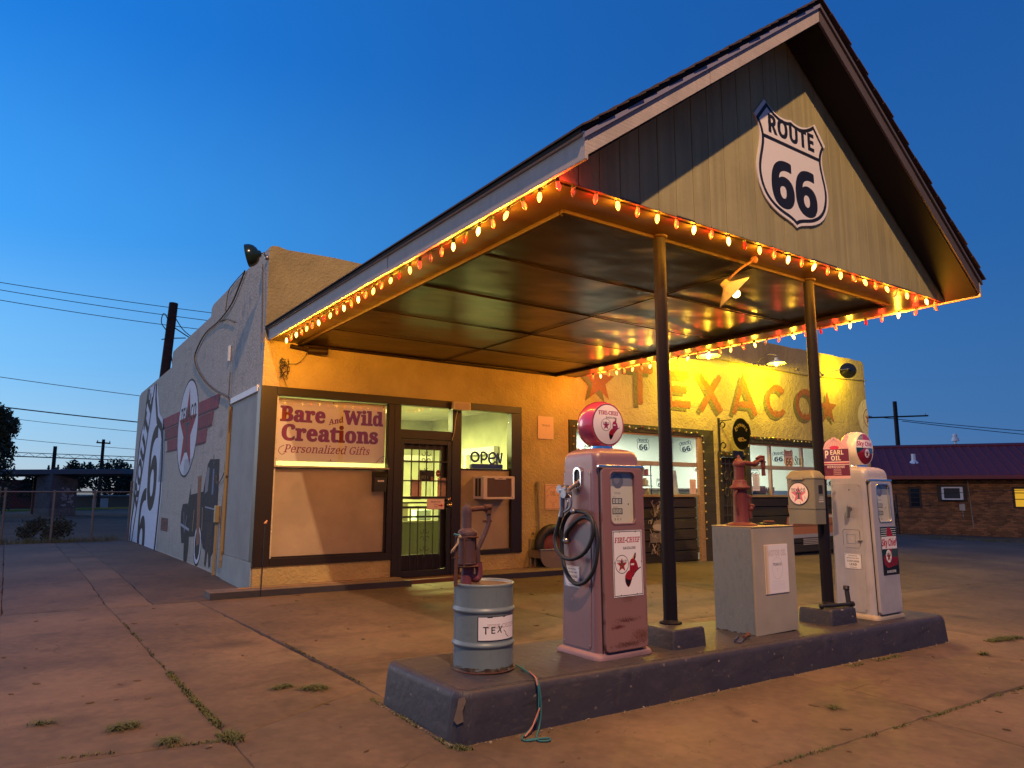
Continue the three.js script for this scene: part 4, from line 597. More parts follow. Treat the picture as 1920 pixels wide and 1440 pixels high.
// the street lamp across the kerb that lights the lot: pole, arm, head and its light
{
  const t = thing('street_lamp', 'tall street lamp behind the viewer that lights the forecourt', 'street lamp', [-3.6, -0.3, 17]);
  obj('pole', cyl(V(0, 0, 0), V(0, 13.6, 0), 0.13, 0.07, 14), X.steel, t); obj('arm', tube([[0, 13.5, 0], [0.05, 14.2, -0.8], [0.2, 14.5, -2.4]], 0.045, 20, 8), X.steel, t);
  obj('lamp_head', loft([{ y: 14.42, w: 0.3, d: 0.66, r: 0.1, x: 0.25, z: -2.75 }, { y: 14.52, w: 0.32, d: 0.7, r: 0.12, x: 0.25, z: -2.75 }, { y: 14.62, w: 0.2, d: 0.5, r: 0.1, x: 0.25, z: -2.7 }]), X.steel, t);
  obj('lamp_lens', tr(xf(new THREE.SphereGeometry(0.12, 18, 10), { s: [1, 0.5, 1.6] }), 0.25, 14.38, -2.75), mat([1, 0.85, 0.7], 0.4, { emissive: lin(1, 0.62, 0.4), emissiveIntensity: 20 }), t);
  const s = new THREE.SpotLight(lin(1, 0.62, 0.34), 980, 0, 1.25, 0.6); s.name = 'lamp'; s.position.set(0.25, 14.28, -2.75); s.target.position.set(5, 0, -10); s.shadow.radius = 7; s.castShadow = true; t.add(s, s.target);
}
// ---------------------------------------------------------------- pump island
const iy = (x) => 0.127 - 0.018 * x;
{
  const is = struct('pump_island'), top = [], n = 44, ring = [];
  const x0 = -0.655, x1 = 4.98, z0 = 5.52, z1 = 6.5, R = 0.1, r = rng(2);
  const outline = (off) => { const p = []; for (const [cx, cz, a0] of [[x1 - R, z1 - R, 0], [x0 + R, z1 - R, PI / 2], [x0 + R, z0 + R, PI], [x1 - R, z0 + R, 1.5 * PI]]) for (let k = 0; k <= 8; k++) { const a = a0 + k / 8 * PI / 2; p.push([cx + (R + off) * Math.cos(a), cz + (R + off) * Math.sin(a)]); } return p; };
  const dense = (p) => { const q = []; p.forEach((a, i) => { const b = p[(i + 1) % p.length], L = Math.hypot(b[0] - a[0], b[1] - a[1]), m = Math.max(1, Math.round(L / 0.08)); for (let k = 0; k < m; k++) q.push([lerp(a[0], b[0], k / m), lerp(a[1], b[1], k / m)]); }); return q; };
  const lv = [[0.03, -0.36], [0.025, -0.29], [0.012, -0.16], [0.002, -0.05], [-0.008, -0.022], [-0.022, -0.006], [-0.05, 0], [-0.2, 0.0], [-0.42, 0.001]];
  const base = dense(outline(0)), pos = [], uv = [], idx = [], N = base.length, cx = (x0 + x1) / 2, cz = (z0 + z1) / 2;
  lv.forEach(([off, dy], j) => { for (let i = 0; i <= N; i++) { const [bx_, bz] = base[i % N]; const ex = clamp(bx_, x0 + R, x1 - R), ez = clamp(bz, z0 + R, z1 - R), dx = bx_ - ex, dz = bz - ez, L = Math.hypot(dx, dz) || 1; let x = bx_ + dx / L * off, z = bz + dz / L * off; if (off < -0.1) { x = clamp(bx_, x0 + R - off * 0.2, x1 - R + off * 0.2); z = lerp(bz, cz, -off / 0.5); x = lerp(bx_, x, 1); } const b = (vn(x * 3, z * 3 + dy * 3, 512, 512, 14) - 0.5) * 0.012; pos.push(x + dx / L * b, iy(x) + dy + b * 0.5, z + dz / L * b); uv.push(j < 6 ? i * 0.08 : x, j < 6 ? dy : z); } });
  for (let j = 0; j < lv.length - 1; j++) for (let i = 0; i < N; i++) { const a = j * (N + 1) + i, b = a + 1, c = a + N + 1, e = c + 1; idx.push(a, c, b, b, c, e); }
  const o = pos.length / 3; pos.push(cx, iy(cx), cz); uv.push(cx, cz); const L0 = (lv.length - 1) * (N + 1); for (let i = 0; i < N; i++) idx.push(L0 + i, o, L0 + i + 1);
  const g = new THREE.BufferGeometry(); g.setAttribute('position', new THREE.Float32BufferAttribute(pos, 3)); g.setAttribute('uv', new THREE.Float32BufferAttribute(uv, 2)); g.setIndex(idx); g.computeVertexNormals();
  obj('island_slab', g, X.island, is);
  for (const [x, z, y, w] of [[1.44, 6.14, 0.238, 0.35], [3.49, 6.14, 0.2, 0.4]]) objm('post_pad', loft([{ y: iy(x) - 0.02, w: w + 0.02, d: 0.34, r: 0.02, x, z }, { y: y - 0.015, w, d: 0.33, r: 0.025, x, z }, { y, w: w - 0.03, d: 0.3, r: 0.02, x, z }]), X.island, is);
  const chip = shape([[-0.012, -0.06], [0.018, -0.045], [0.014, 0.0], [0.03, 0.05], [0.022, 0.07], [-0.004, 0.06], [-0.014, 0.01], [-0.028, -0.04]]);
  obj('paint_chip', xf(extr(chip, 0.004), { p: [-0.64, 0.035, 6.485], r: [-0.04, -0.785, 0], s: [1.2, 1.1, 1] }), X.walk, is, 'bare patch chipped out of the dark paint');
  // flaked plaster and grit along the foot of the island
  const fl = [], pg = new THREE.IcosahedronGeometry(0.012, 0); for (let i = 0; i < 380; i++) { const t = r(), s = 0.15 + r() * r() * r() * 1.3, front = r() < 0.7, x = front ? lerp(x0, x1, t) : x0 - 0.03 - r() * 0.02, z = front ? z1 + 0.025 + r() * 0.03 : lerp(z0, z1, t); fl.push(xf(pg, { p: [x, gy(x, z) + 0.002, z], r: [r() * 3, r() * 3, 0], s: [s * 1.3, s * 0.6, s] })); }
  const gr = objm('grit', fl, mat([0.22, 0.17, 0.12], 0.95)); gr.userData.kind = 'stuff'; gr.userData.label = 'broken plaster and grit along the foot of the island'; gr.userData.category = 'rubble';
}
// print for the pumps
const helmet = (x, ox, oy, s) => { const P = (p, f) => poly(x, p.map(([a, b]) => [ox + a * s, oy + b * s]), f);
  P([[0.34, 0.1], [0.5, -0.16], [0.58, -0.18], [0.56, 0.06], [0.5, 0.16], [0.4, 0.18]], '#1a1214'); P([[0.32, 0.1], [0.46, -0.12], [0.5, -0.1], [0.42, 0.14]], '#d08a3c');
  x.fillStyle = '#a31a26'; x.beginPath(); x.moveTo(ox + 0.12 * s, oy + 0.3 * s); x.quadraticCurveTo(ox + 0.2 * s, oy + 0.05 * s, ox + 0.42 * s, oy + 0.12 * s); x.quadraticCurveTo(ox + 0.62 * s, oy + 0.16 * s, ox + 0.72 * s, oy + 0.58 * s); x.lineTo(ox + 0.9 * s, oy + 0.54 * s); x.quadraticCurveTo(ox + 0.5 * s, oy + 0.72 * s, ox + 0.3 * s, oy + 1.02 * s); x.quadraticCurveTo(ox + 0.12 * s, oy + 1.5 * s, ox - 0.02 * s, oy + 1.48 * s); x.quadraticCurveTo(ox - 0.26 * s, oy + 1.3 * s, ox - 0.2 * s, oy + 0.92 * s); x.quadraticCurveTo(ox - 0.08 * s, oy + 0.7 * s, ox + 0.12 * s, oy + 0.66 * s); x.closePath(); x.fill();
  x.strokeStyle = '#5c0d16'; x.lineWidth = s * 0.03; for (const a of [0.24, 0.36, 0.48]) { x.beginPath(); x.moveTo(ox + a * s, oy + 0.22 * s); x.lineTo(ox + (a + 0.02) * s, oy + 0.82 * s); x.stroke(); }
  x.fillStyle = '#14090c'; x.beginPath(); x.moveTo(ox - 0.2 * s, oy + 1.02 * s); x.quadraticCurveTo(ox + 0.1 * s, oy + 1.22 * s, ox + 0.24 * s, oy + 1.06 * s); x.quadraticCurveTo(ox + 0.1 * s, oy + 1.44 * s, ox - 0.02 * s, oy + 1.46 * s); x.quadraticCurveTo(ox - 0.2 * s, oy + 1.3 * s, ox - 0.2 * s, oy + 1.02 * s); x.fill();
  x.strokeStyle = '#120b0d'; x.lineWidth = s * 0.045; x.beginPath(); x.moveTo(ox + 0.9 * s, oy + 0.55 * s); x.quadraticCurveTo(ox + 0.5 * s, oy + 0.72 * s, ox + 0.32 * s, oy + 1.0 * s); x.stroke(); x.fillStyle = '#eadcd4'; x.fillRect(ox + 0.2 * s, oy + 0.34 * s, 0.24 * s, 0.09 * s); };
const enamel = { clearcoat: 1, clearcoatRoughness: 0.06 };
const fireSign = print(512, 820, (x, w, h) => { x.fillStyle = '#f1e8e4'; x.fillRect(0, 0, w, h); x.lineWidth = 9; x.strokeStyle = '#1a2a30'; x.strokeRect(14, 14, w - 28, h - 28); txt(x, 'FIRE-CHIEF', w / 2, 120, 'bold 92px serif', '#b01f2e', { skew: -0.12, sx: 0.82, stroke: '#7a0f1a', lw: 3 }); txt(x, 'GASOLINE', w / 2 + 30, 222, 'bold 46px sans-serif', '#1a2023'); oilStar(x, 150, 420, 112); helmet(x, 250, 330, 255); for (const [a, b] of [[120, 20], [400, 20], [120, h - 20], [400, h - 20], [18, 400], [w - 18, 400]]) { x.fillStyle = '#111'; x.beginPath(); x.arc(a, b, 9, 0, 7); x.fill(); } x.fillStyle = '#f6eee9'; x.globalAlpha = 0.35; x.fillRect(320, 80, 90, 80); x.globalAlpha = 1; wear(x, w, h, 40, 5, 1.5, false); }, 0.25, enamel);
const leadPlate = print(320, 280, (x, w, h) => { x.fillStyle = '#e2dedd'; x.fillRect(0, 0, w, h); x.lineWidth = 4; x.strokeStyle = '#8d8a8c'; x.strokeRect(6, 6, w - 12, h - 12); [['FOR USE AS A', 40, 26], ['MOTOR FUEL ONLY', 84, 26], ['CONTAINS', 140, 46], ['LEAD', 198, 60], ['(TETRAETHYL)', 250, 20]].forEach(([s, y, f]) => txt(x, s, w / 2, y, `bold ${f}px sans-serif`, '#2a2a2e')); for (const a of [22, w - 22]) for (const b of [22, h - 22]) { x.fillStyle = '#333'; x.beginPath(); x.arc(a, b, 6, 0, 7); x.fill(); } }, 0.35);
const chiefBands = (x, w, h, round) => { x.fillStyle = '#17362f'; x.fillRect(0, 0, w, h); x.fillStyle = '#dfe0da'; for (let i = 0; i < 5; i++) x.fillRect(0, h * (0.03 + i * 0.045), w, h * 0.014); poly(x, [[w * 0.42, 0], [w * 0.62, 0], [w * 0.82, h * 0.24], [w * 0.36, h * 0.24]], '#a81e2d'); x.fillStyle = '#f0e6e0'; x.fillRect(0, h * 0.2, w, h * 0.26); txt(x, 'Sky Chief', w / 2, h * 0.33, `bold ${h * 0.2}px sans-serif`, '#b3202e', { skew: -0.15, sx: (w * 0.92) / (h * 0.88), stroke: '#b3202e', lw: h * 0.008 }); poly(x, [[w * 0.1, h * 0.62], [w * 0.4, h * 0.46], [w * 0.62, h * 0.46], [w * 0.7, h * 0.62]], '#a81e2d'); x.fillStyle = '#3a4b48'; x.fillRect(w * 0.62, h * 0.46, w * 0.38, h * 0.2); x.fillStyle = '#101414'; x.fillRect(0, h * 0.66, w, h * 0.34); poly(x, [[w * 0.05, h * 0.62], [w, h * 0.64], [w * 0.92, h * 0.8], [w * 0.3, h * 0.86], [w * 0.1, h * 0.78]], '#8f1b26'); x.strokeStyle = '#3d0a10'; x.lineWidth = h * 0.008; for (let i = 0; i < 4; i++) { x.beginPath(); x.moveTo(w * 0.4, h * (0.72 + i * 0.03)); x.lineTo(w * 0.95, h * (0.66 + i * 0.034)); x.stroke(); } };
const skySign = print(320, 512, (x, w, h) => { chiefBands(x, w, h); x.save(); x.translate(w * 0.4, h * 0.61); x.scale(0.82, 1); oilStar(x, 0, 0, h * 0.14); x.restore(); txt(x, 'GASOLINE', w / 2, h * 0.93, `bold ${h * 0.075}px sans-serif`, '#f0ece8', { sx: 1 }); x.lineWidth = 6; x.strokeStyle = '#0c0f10'; x.strokeRect(3, 3, w - 6, h - 6); }, 0.25, enamel);
const globeFire = print(512, 512, (x, w, h) => { x.fillStyle = '#eee2dc'; x.fillRect(0, 0, w, h); txt(x, 'FIRE-CHIEF', w / 2 + 4, 112, 'bold 68px serif', '#a31c2a', { stroke: '#6e0d18', lw: 3, sx: 0.84 }); txt(x, 'GASOLINE', w / 2 + 24, 172, 'bold 34px sans-serif', '#2a2224'); x.lineWidth = 7; oilStar(x, 196, 264, 74, { green: '#4a4246' }); helmet(x, 282, 196, 168); x.lineWidth = 8; x.strokeStyle = '#5a2f30'; x.beginPath(); x.arc(w / 2, h / 2, 250, 0, 7); x.stroke(); }, 0.2, enamel);
const globeSky = print(512, 512, (x, w, h) => { x.fillStyle = '#101414'; x.fillRect(0, 0, w, h); chiefBands(x, w, h); x.fillStyle = '#7d1724'; x.fillRect(0, h * 0.78, w, h * 0.22); oilStar(x, w * 0.54, h * 0.64, h * 0.15); }, 0.2, enamel);
const dial = print(300, 460, (x, w, h) => { x.fillStyle = '#d8cdbb'; x.fillRect(0, 0, w, h); x.fillStyle = '#8d8b96'; x.fillRect(0, 0, w, 130); x.fillStyle = '#6a6773'; x.beginPath(); x.arc(118, 82, 66, 0, 7); x.fill(); x.lineWidth = 4; x.strokeStyle = '#57545f'; x.stroke(); x.fillStyle = '#817e8a'; x.beginPath(); x.arc(108, 74, 34, 0, 7); x.fill(); txt(x, 'TOTAL', 110, 192, 'italic 24px serif', '#4a443c'); const box = (y, s) => { x.fillStyle = '#2b2826'; x.fillRect(46, y, 122, 52); [0, 1, 2].forEach((i) => { x.fillStyle = '#d9d2c6'; x.fillRect(56 + i * 36, y + 8, 28, 36); txt(x, s[i], 70 + i * 36, y + 27, 'bold 30px monospace', '#222'); }); }; txt(x, 'SALE', 70, 224, '15px sans-serif', '#5a5248'); box(236, '010'); txt(x, 'GALLONS', 84, 314, '15px sans-serif', '#5a5248'); box(326, '033'); txt(x, 'PRICE', 110, 394, '15px sans-serif', '#5a5248'); txt(x, '8 8 3', 110, 422, 'bold 28px monospace', '#3a362f'); x.fillStyle = '#403a34'; x.fillRect(236, 282, 12, 16); }, 0.5);
function gasPump(label, pos, paint, o) {
  const t = thing('gas_pump', label, 'gas pump', pos), z = (y) => 0.21 - (y - 0.03) * 0.0138;
  obj('plinth', loft([{ y: 0, w: 0.525, d: 0.47, r: 0.05 }, { y: 0.022, w: 0.525, d: 0.47, r: 0.05 }, { y: 0.034, w: 0.505, d: 0.45, r: 0.05 }, { y: 0.05, w: 0.46, d: 0.4, r: 0.05 }]), o.plinth, t);
  obj('cabinet', loft([{ y: 0.04, w: 0.47, d: 0.42, r: 0.055 }, { y: 0.6, w: 0.452, d: 0.404, r: 0.055 }, { y: 1.2, w: 0.436, d: 0.388, r: 0.055 }, { y: 1.32, w: 0.432, d: 0.384, r: 0.05 }, { y: 1.365, w: 0.428, d: 0.38, r: 0.055 }, { y: 1.392, w: 0.416, d: 0.368, r: 0.06 }, { y: 1.41, w: 0.392, d: 0.344, r: 0.065 }, { y: 1.424, w: 0.34, d: 0.292, r: 0.07 }, { y: 1.435, w: 0.24, d: 0.2, r: 0.07 }, { y: 1.44, w: 0.12, d: 0.09, r: 0.04 }]), paint, t);
  const f = new THREE.Group(); f.name = 'front_panel'; f.position.set(0, 0.03, 0.21); f.rotation.x = -0.0138; t.add(f);
  const S = rrect(-0.192, 0.02, 0.205, 1.262, 0.035); S.holes.push(rrect(o.wx - 0.12, 0.87, o.wx + 0.12, 1.235, 0.04, true));
  objm('panel_skin', tr(extr(S, 0.024, 0.007, 8), 0, 0, -0.002), o.front ?? paint, f);
  obj('panel_seam', [bx(-0.2, 0.015, -0.003, -0.193, 1.268, 0.002)], X.black, f);
  const rim = rrect(o.wx - 0.127, 0.863, o.wx + 0.127, 1.242, 0.045); rim.holes.push(rrect(o.wx - 0.116, 0.875, o.wx + 0.116, 1.23, 0.038, true)); obj('window_rim', tr(extr(rim, 0.006, 0.003, 8), 0, 0, 0.024), o.rim, f);
  obj('dial_face', tr(quad(0.236, 0.362), o.wx, 1.053, 0.005), dial, f); obj('window_pane', tr(quad(0.238, 0.364), o.wx, 1.053, 0.02), X.glass, f);
  plate('advert_plate', o.wx + 0.027, 0.6, 0.03, o.sw, o.sh, 0.006, X.steel, o.sign, f);
  objm('trim_band', [bx(-0.215, 1.288, 0.19, 0.215, 1.312, 0.222, 0.008)], X.chrome, t);
  obj('side_panel', extr(rrect(-0.165, 0.06, 0.135, 1.275, 0.03), 0.004, 0.0025, 6).rotateY(-PI / 2).rotateZ(-0.015).translate(-0.2338, 0, 0), paint, t);
  for (const [z, y] of [[-0.15, 0.085], [0.12, 0.085], [-0.15, 1.25], [0.12, 1.25]]) obj('screw', tr(xf(new THREE.SphereGeometry(0.007, 8, 6), { s: [0.5, 1, 1] }), -0.2398 + 0.015 * y, y, z), X.steel, t);
  for (const [a, b] of [[-0.165, 0.05], [0.18, 0.05], [-0.165, 1.235], [0.18, 1.235], [0.185, 0.66]]) obj('screw', tr(xf(new THREE.SphereGeometry(0.006, 8, 6), { s: [1, 1, 0.5] }), a, b, 0.0235), X.steel, f);
  plate('lead_plate', -0.2345, 0.53, o.lz, 0.17, 0.145, 0.004, X.steel, leadPlate, t, { r: [0, -PI / 2, 0] });
  // globe
  const G = new THREE.Group(); G.name = 'globe'; G.position.set(0, 1.612, 0); t.add(G);
  obj('globe_body', lathe([[0.0, -0.085], [0.14, -0.085], [0.158, -0.08], [0.174, -0.045], [0.179, 0], [0.174, 0.045], [0.16, 0.08], [0.154, 0.086], [0.15, 0.08], [0, 0.08]], 56).rotateX(PI / 2), o.globe, G);
  const cap = new THREE.SphereGeometry(0.6, 48, 12, 0, 2 * PI, 0, Math.asin(0.15 / 0.6)).rotateX(PI / 2).translate(0, 0, -0.6 * Math.cos(Math.asin(0.25)) + 0.084), cp = cap.attributes.position, cu = cap.attributes.uv; for (let i = 0; i < cp.count; i++) cu.setXY(i, cp.getX(i) / 0.302 + 0.5, cp.getY(i) / 0.302 + 0.5);
  obj('globe_lens', cap, o.lens, G);
  obj('globe_collar', tr(lathe([[0, 0], [0.088, 0], [0.09, 0.008], [0.082, 0.03], [0.086, 0.05], [0.07, 0.055], [0, 0.055]], 32), 0, -0.185, 0), X.chrome, G);
  return t;
}
const pinkPaint = mat([0.27, 0.145, 0.15], 0.42, { map: cvs(1024, 1024, (x, w, h) => { x.fillStyle = '#e6e0e2'; x.fillRect(0, 0, w, h); const r = rng(41); for (let i = 0; i < 500; i++) { x.globalAlpha = 0.03 + r() * 0.05; x.fillStyle = r() < 0.5 ? '#fff' : '#9a7f88'; x.fillRect(r() * w, r() * h, 4 + r() * 50, 4 + r() * 100); } x.globalAlpha = 1; }, { rep: [1.6, 1.6] }), clearcoat: 0.5, clearcoatRoughness: 0.35 });
const pinkFront = mat([0.29, 0.155, 0.14], 0.45, { clearcoat: 0.4, clearcoatRoughness: 0.35, map: cvs(512, 1536, (x, w, h) => { x.fillStyle = '#e9dcd8'; x.fillRect(0, 0, w, h); const r = rng(55), sp = (cx, cy, sx, sy, c, n, a, m) => { x.fillStyle = c; for (let i = 0; i < n; i++) { x.globalAlpha = a * r(); const q = (r() + r() + r() - 1.5) / 1.5, k = (r() + r() + r() - 1.5) / 1.5; x.beginPath(); x.ellipse(w * (cx + q * sx), h * (1 - cy - k * sy), 1 + r() * m, 1 + r() * m * 0.45, r() * 0.4, 0, 7); x.fill(); } };
  sp(0.55, 0.3, 0.2, 0.05, '#7a4a12', 500, 0.16, 14); sp(0.78, 0.33, 0.3, 0.02, '#8a5a10', 260, 0.2, 12); sp(0.5, 0.17, 0.4, 0.02, '#5c2410', 420, 0.3, 9); sp(0.3, 0.14, 0.2, 0.015, '#6b1c14', 260, 0.4, 8); sp(0.8, 0.08, 0.3, 0.05, '#7a4a14', 700, 0.22, 12); sp(0.5, 0.045, 0.5, 0.02, '#54260f', 600, 0.3, 9); sp(0.97, 0.2, 0.04, 0.2, '#5a2c10', 500, 0.4, 6); sp(0.85, 0.66, 0.2, 0.03, '#2a0f0a', 60, 0.9, 3); sp(0.5, 0.5, 0.6, 0.5, '#f6ece8', 90, 0.3, 3); x.globalAlpha = 1; }) });
{ const m = pinkFront.map; m.wrapS = m.wrapT = THREE.RepeatWrapping; m.repeat.set(1 / 0.42, 1 / 1.29); m.offset.set(0.485, 0); }
const whitePaint = mat([0.43, 0.405, 0.42], 0.4, { map: T.worn, clearcoat: 0.4, clearcoatRoughness: 0.4 });
const p1 = gasPump('faded pink gas pump with a red rimmed globe and black hose', [0.79, 0.113, 6.085], pinkPaint, { wx: 0.0, sw: 0.285, sh: 0.455, sign: fireSign, lz: -0.065, plinth: mat([0.3, 0.17, 0.17], 0.6, { map: T.worn }), rim: pinkPaint, front: pinkFront, globe: mat([0.5, 0.05, 0.1], 0.25, enamel), lens: globeFire });
const p2 = gasPump('white gas pump with a white globe at the right end of the island', [4.19, 0.053, 6.13], whitePaint, { wx: 0.025, sw: 0.29, sh: 0.455, sign: skySign, lz: 0.02, plinth: mat([0.42, 0.33, 0.24], 0.7, { map: T.worn }), rim: X.chrome, globe: mat([0.72, 0.66, 0.58], 0.25, enamel), lens: globeSky });
{
  // nozzle boot, nozzle, hose
  const O = rrect(-0.045, 1.13, 0.045, 1.3, 0.044); O.holes.push(rrect(-0.03, 1.15, 0.03, 1.28, 0.029, true));
  obj('nozzle_boot', extr(O, 0.012, 0.003, 10).rotateY(-PI / 2).translate(-0.22, 0, 0), X.chrome, p1); obj('boot_recess', tr(quad(0.062, 0.135).rotateY(-PI / 2), -0.2232, 1.215, 0), X.black, p1);
  const L = (z, y, x = -0.27) => V(x, y - 0.113, z - 6.085), nz = new THREE.Group(); nz.name = 'nozzle'; p1.add(nz); const zinc = mat([0.3, 0.3, 0.33], 0.42, { metalness: 0.9, map: T.worn });
  obj('spout', [cyl(L(6.12, 1.33, -0.205), L(6.05, 1.245, -0.29), 0.012, 0.014), ...[0.2, 0.4, 0.6].map((k) => { const p = L(6.12, 1.33, -0.205).lerp(L(6.05, 1.245, -0.29), k), q = L(6.05, 1.245, -0.29).sub(L(6.12, 1.33, -0.205)).normalize(); return cyl(p, p.clone().addScaledVector(q, 0.012), 0.016, 0.016); })], mat([0.55, 0.42, 0.28], 0.35, { metalness: 1 }), nz);
  obj('valve_body', [cyl(L(6.055, 1.255, -0.29), L(5.99, 1.24, -0.3), 0.03, 0.026), cyl(L(6.045, 1.22, -0.33), L(6.045, 1.22, -0.27), 0.03), cyl(L(5.985, 1.255, -0.32), L(5.985, 1.255, -0.28), 0.03), cyl(L(6.0, 1.23, -0.3), L(5.995, 1.1, -0.3), 0.02, 0.018)], zinc, nz);
  obj('trigger_guard', [tube([L(6.04, 1.22, -0.3), L(6.09, 1.2, -0.3), L(6.09, 1.13, -0.3), L(6.02, 1.09, -0.3)], 0.009, 20, 6), tube([L(6.03, 1.19, -0.3), L(6.06, 1.16, -0.3), L(6.04, 1.11, -0.3)], 0.007, 16, 6)], zinc, nz);
  obj('swivel', [cyl(L(5.995, 1.1, -0.3), L(5.985, 1.06, -0.3), 0.019, 0.022), tr(new THREE.SphereGeometry(0.02, 12, 10), -0.29, 0.985, 0.02)], zinc, nz);
  const hp = [[5.985, 1.07, -0.3], [5.95, 1.0, -0.3], [5.915, 0.91, -0.3], [5.95, 0.825, -0.31], [6.045, 0.775, -0.315], [6.145, 0.78, -0.31], [6.235, 0.825, -0.3], [6.29, 0.9, -0.29], [6.312, 0.98, -0.285], [6.29, 1.05, -0.28], [6.23, 1.09, -0.275], [6.13, 1.1, -0.27], [6.03, 1.08, -0.265], [5.955, 1.0, -0.262], [5.94, 0.9, -0.262], [5.955, 0.775, -0.268], [6.0, 0.68, -0.275], [6.075, 0.617, -0.28], [6.15, 0.605, -0.28], [6.235, 0.64, -0.28], [6.3, 0.715, -0.275], [6.328, 0.815, -0.27], [6.325, 0.92, -0.262], [6.29, 1.02, -0.258], [6.2, 1.06, -0.255], [6.1, 1.03, -0.255], [6.0, 0.95, -0.256], [5.975, 0.89, -0.25]];
  obj('hose', tube(hp.map(([z, y, x]) => L(z, y, x)), 0.0155, 260, 10), X.rubber, p1);
  obj('hose_outlet', [cyl(L(5.975, 0.89, -0.215), L(5.975, 0.89, -0.27), 0.02), tr(new THREE.SphereGeometry(0.026, 14, 10), -0.25, 0.775, -0.11)], mat([0.6, 0.5, 0.4], 0.3, { metalness: 1 }), p1);
  // the white pump's crank, little door, screw
  obj('crank', [cyl(V(-0.215, 1.03, 0.02), V(-0.255, 1.03, 0.02), 0.022), xf(new RoundedBoxGeometry(0.03, 0.12, 0.035, 3, 0.014), { p: [-0.262, 1.0, 0.02], r: [0.12, 0, 0.08] })], X.steel, p2);
  const D = rrect(-0.065, 0.655, 0.1, 0.825, 0.02); obj('meter_door', extr(D, 0.004, 0.002).rotateY(-PI / 2).translate(-0.227, 0, 0), whitePaint, p2);
  const ln = rrect(-0.069, 0.651, 0.104, 0.829, 0.022); ln.holes.push(rrect(-0.0655, 0.6545, 0.1005, 0.8255, 0.02, true)); obj('door_gap', extr(ln, 0.003).rotateY(-PI / 2).translate(-0.2272, 0, 0), X.black, p2);
  obj('door_latch', [xf(rrect0(), { p: [-0.2315, 0.74, 0.015] }), cyl(V(-0.24, 0.73, 0.09), V(-0.24, 0.725, 0.13), 0.006), tr(new THREE.SphereGeometry(0.012, 10, 8), -0.238, 0.73, 0.095)], X.steel, p2);
  obj('screw_hole', cyl(V(-0.213, 1.21, 0.02), V(-0.2245, 1.21, 0.02), 0.006), X.black, p2);
}
function rrect0() { const s = rrect(-0.045, -0.045, 0.045, 0.045, 0.006); s.holes.push(rrect(-0.041, -0.041, 0.041, 0.041, 0.004, true)); return extr(s, 0.003).rotateY(-PI / 2); }
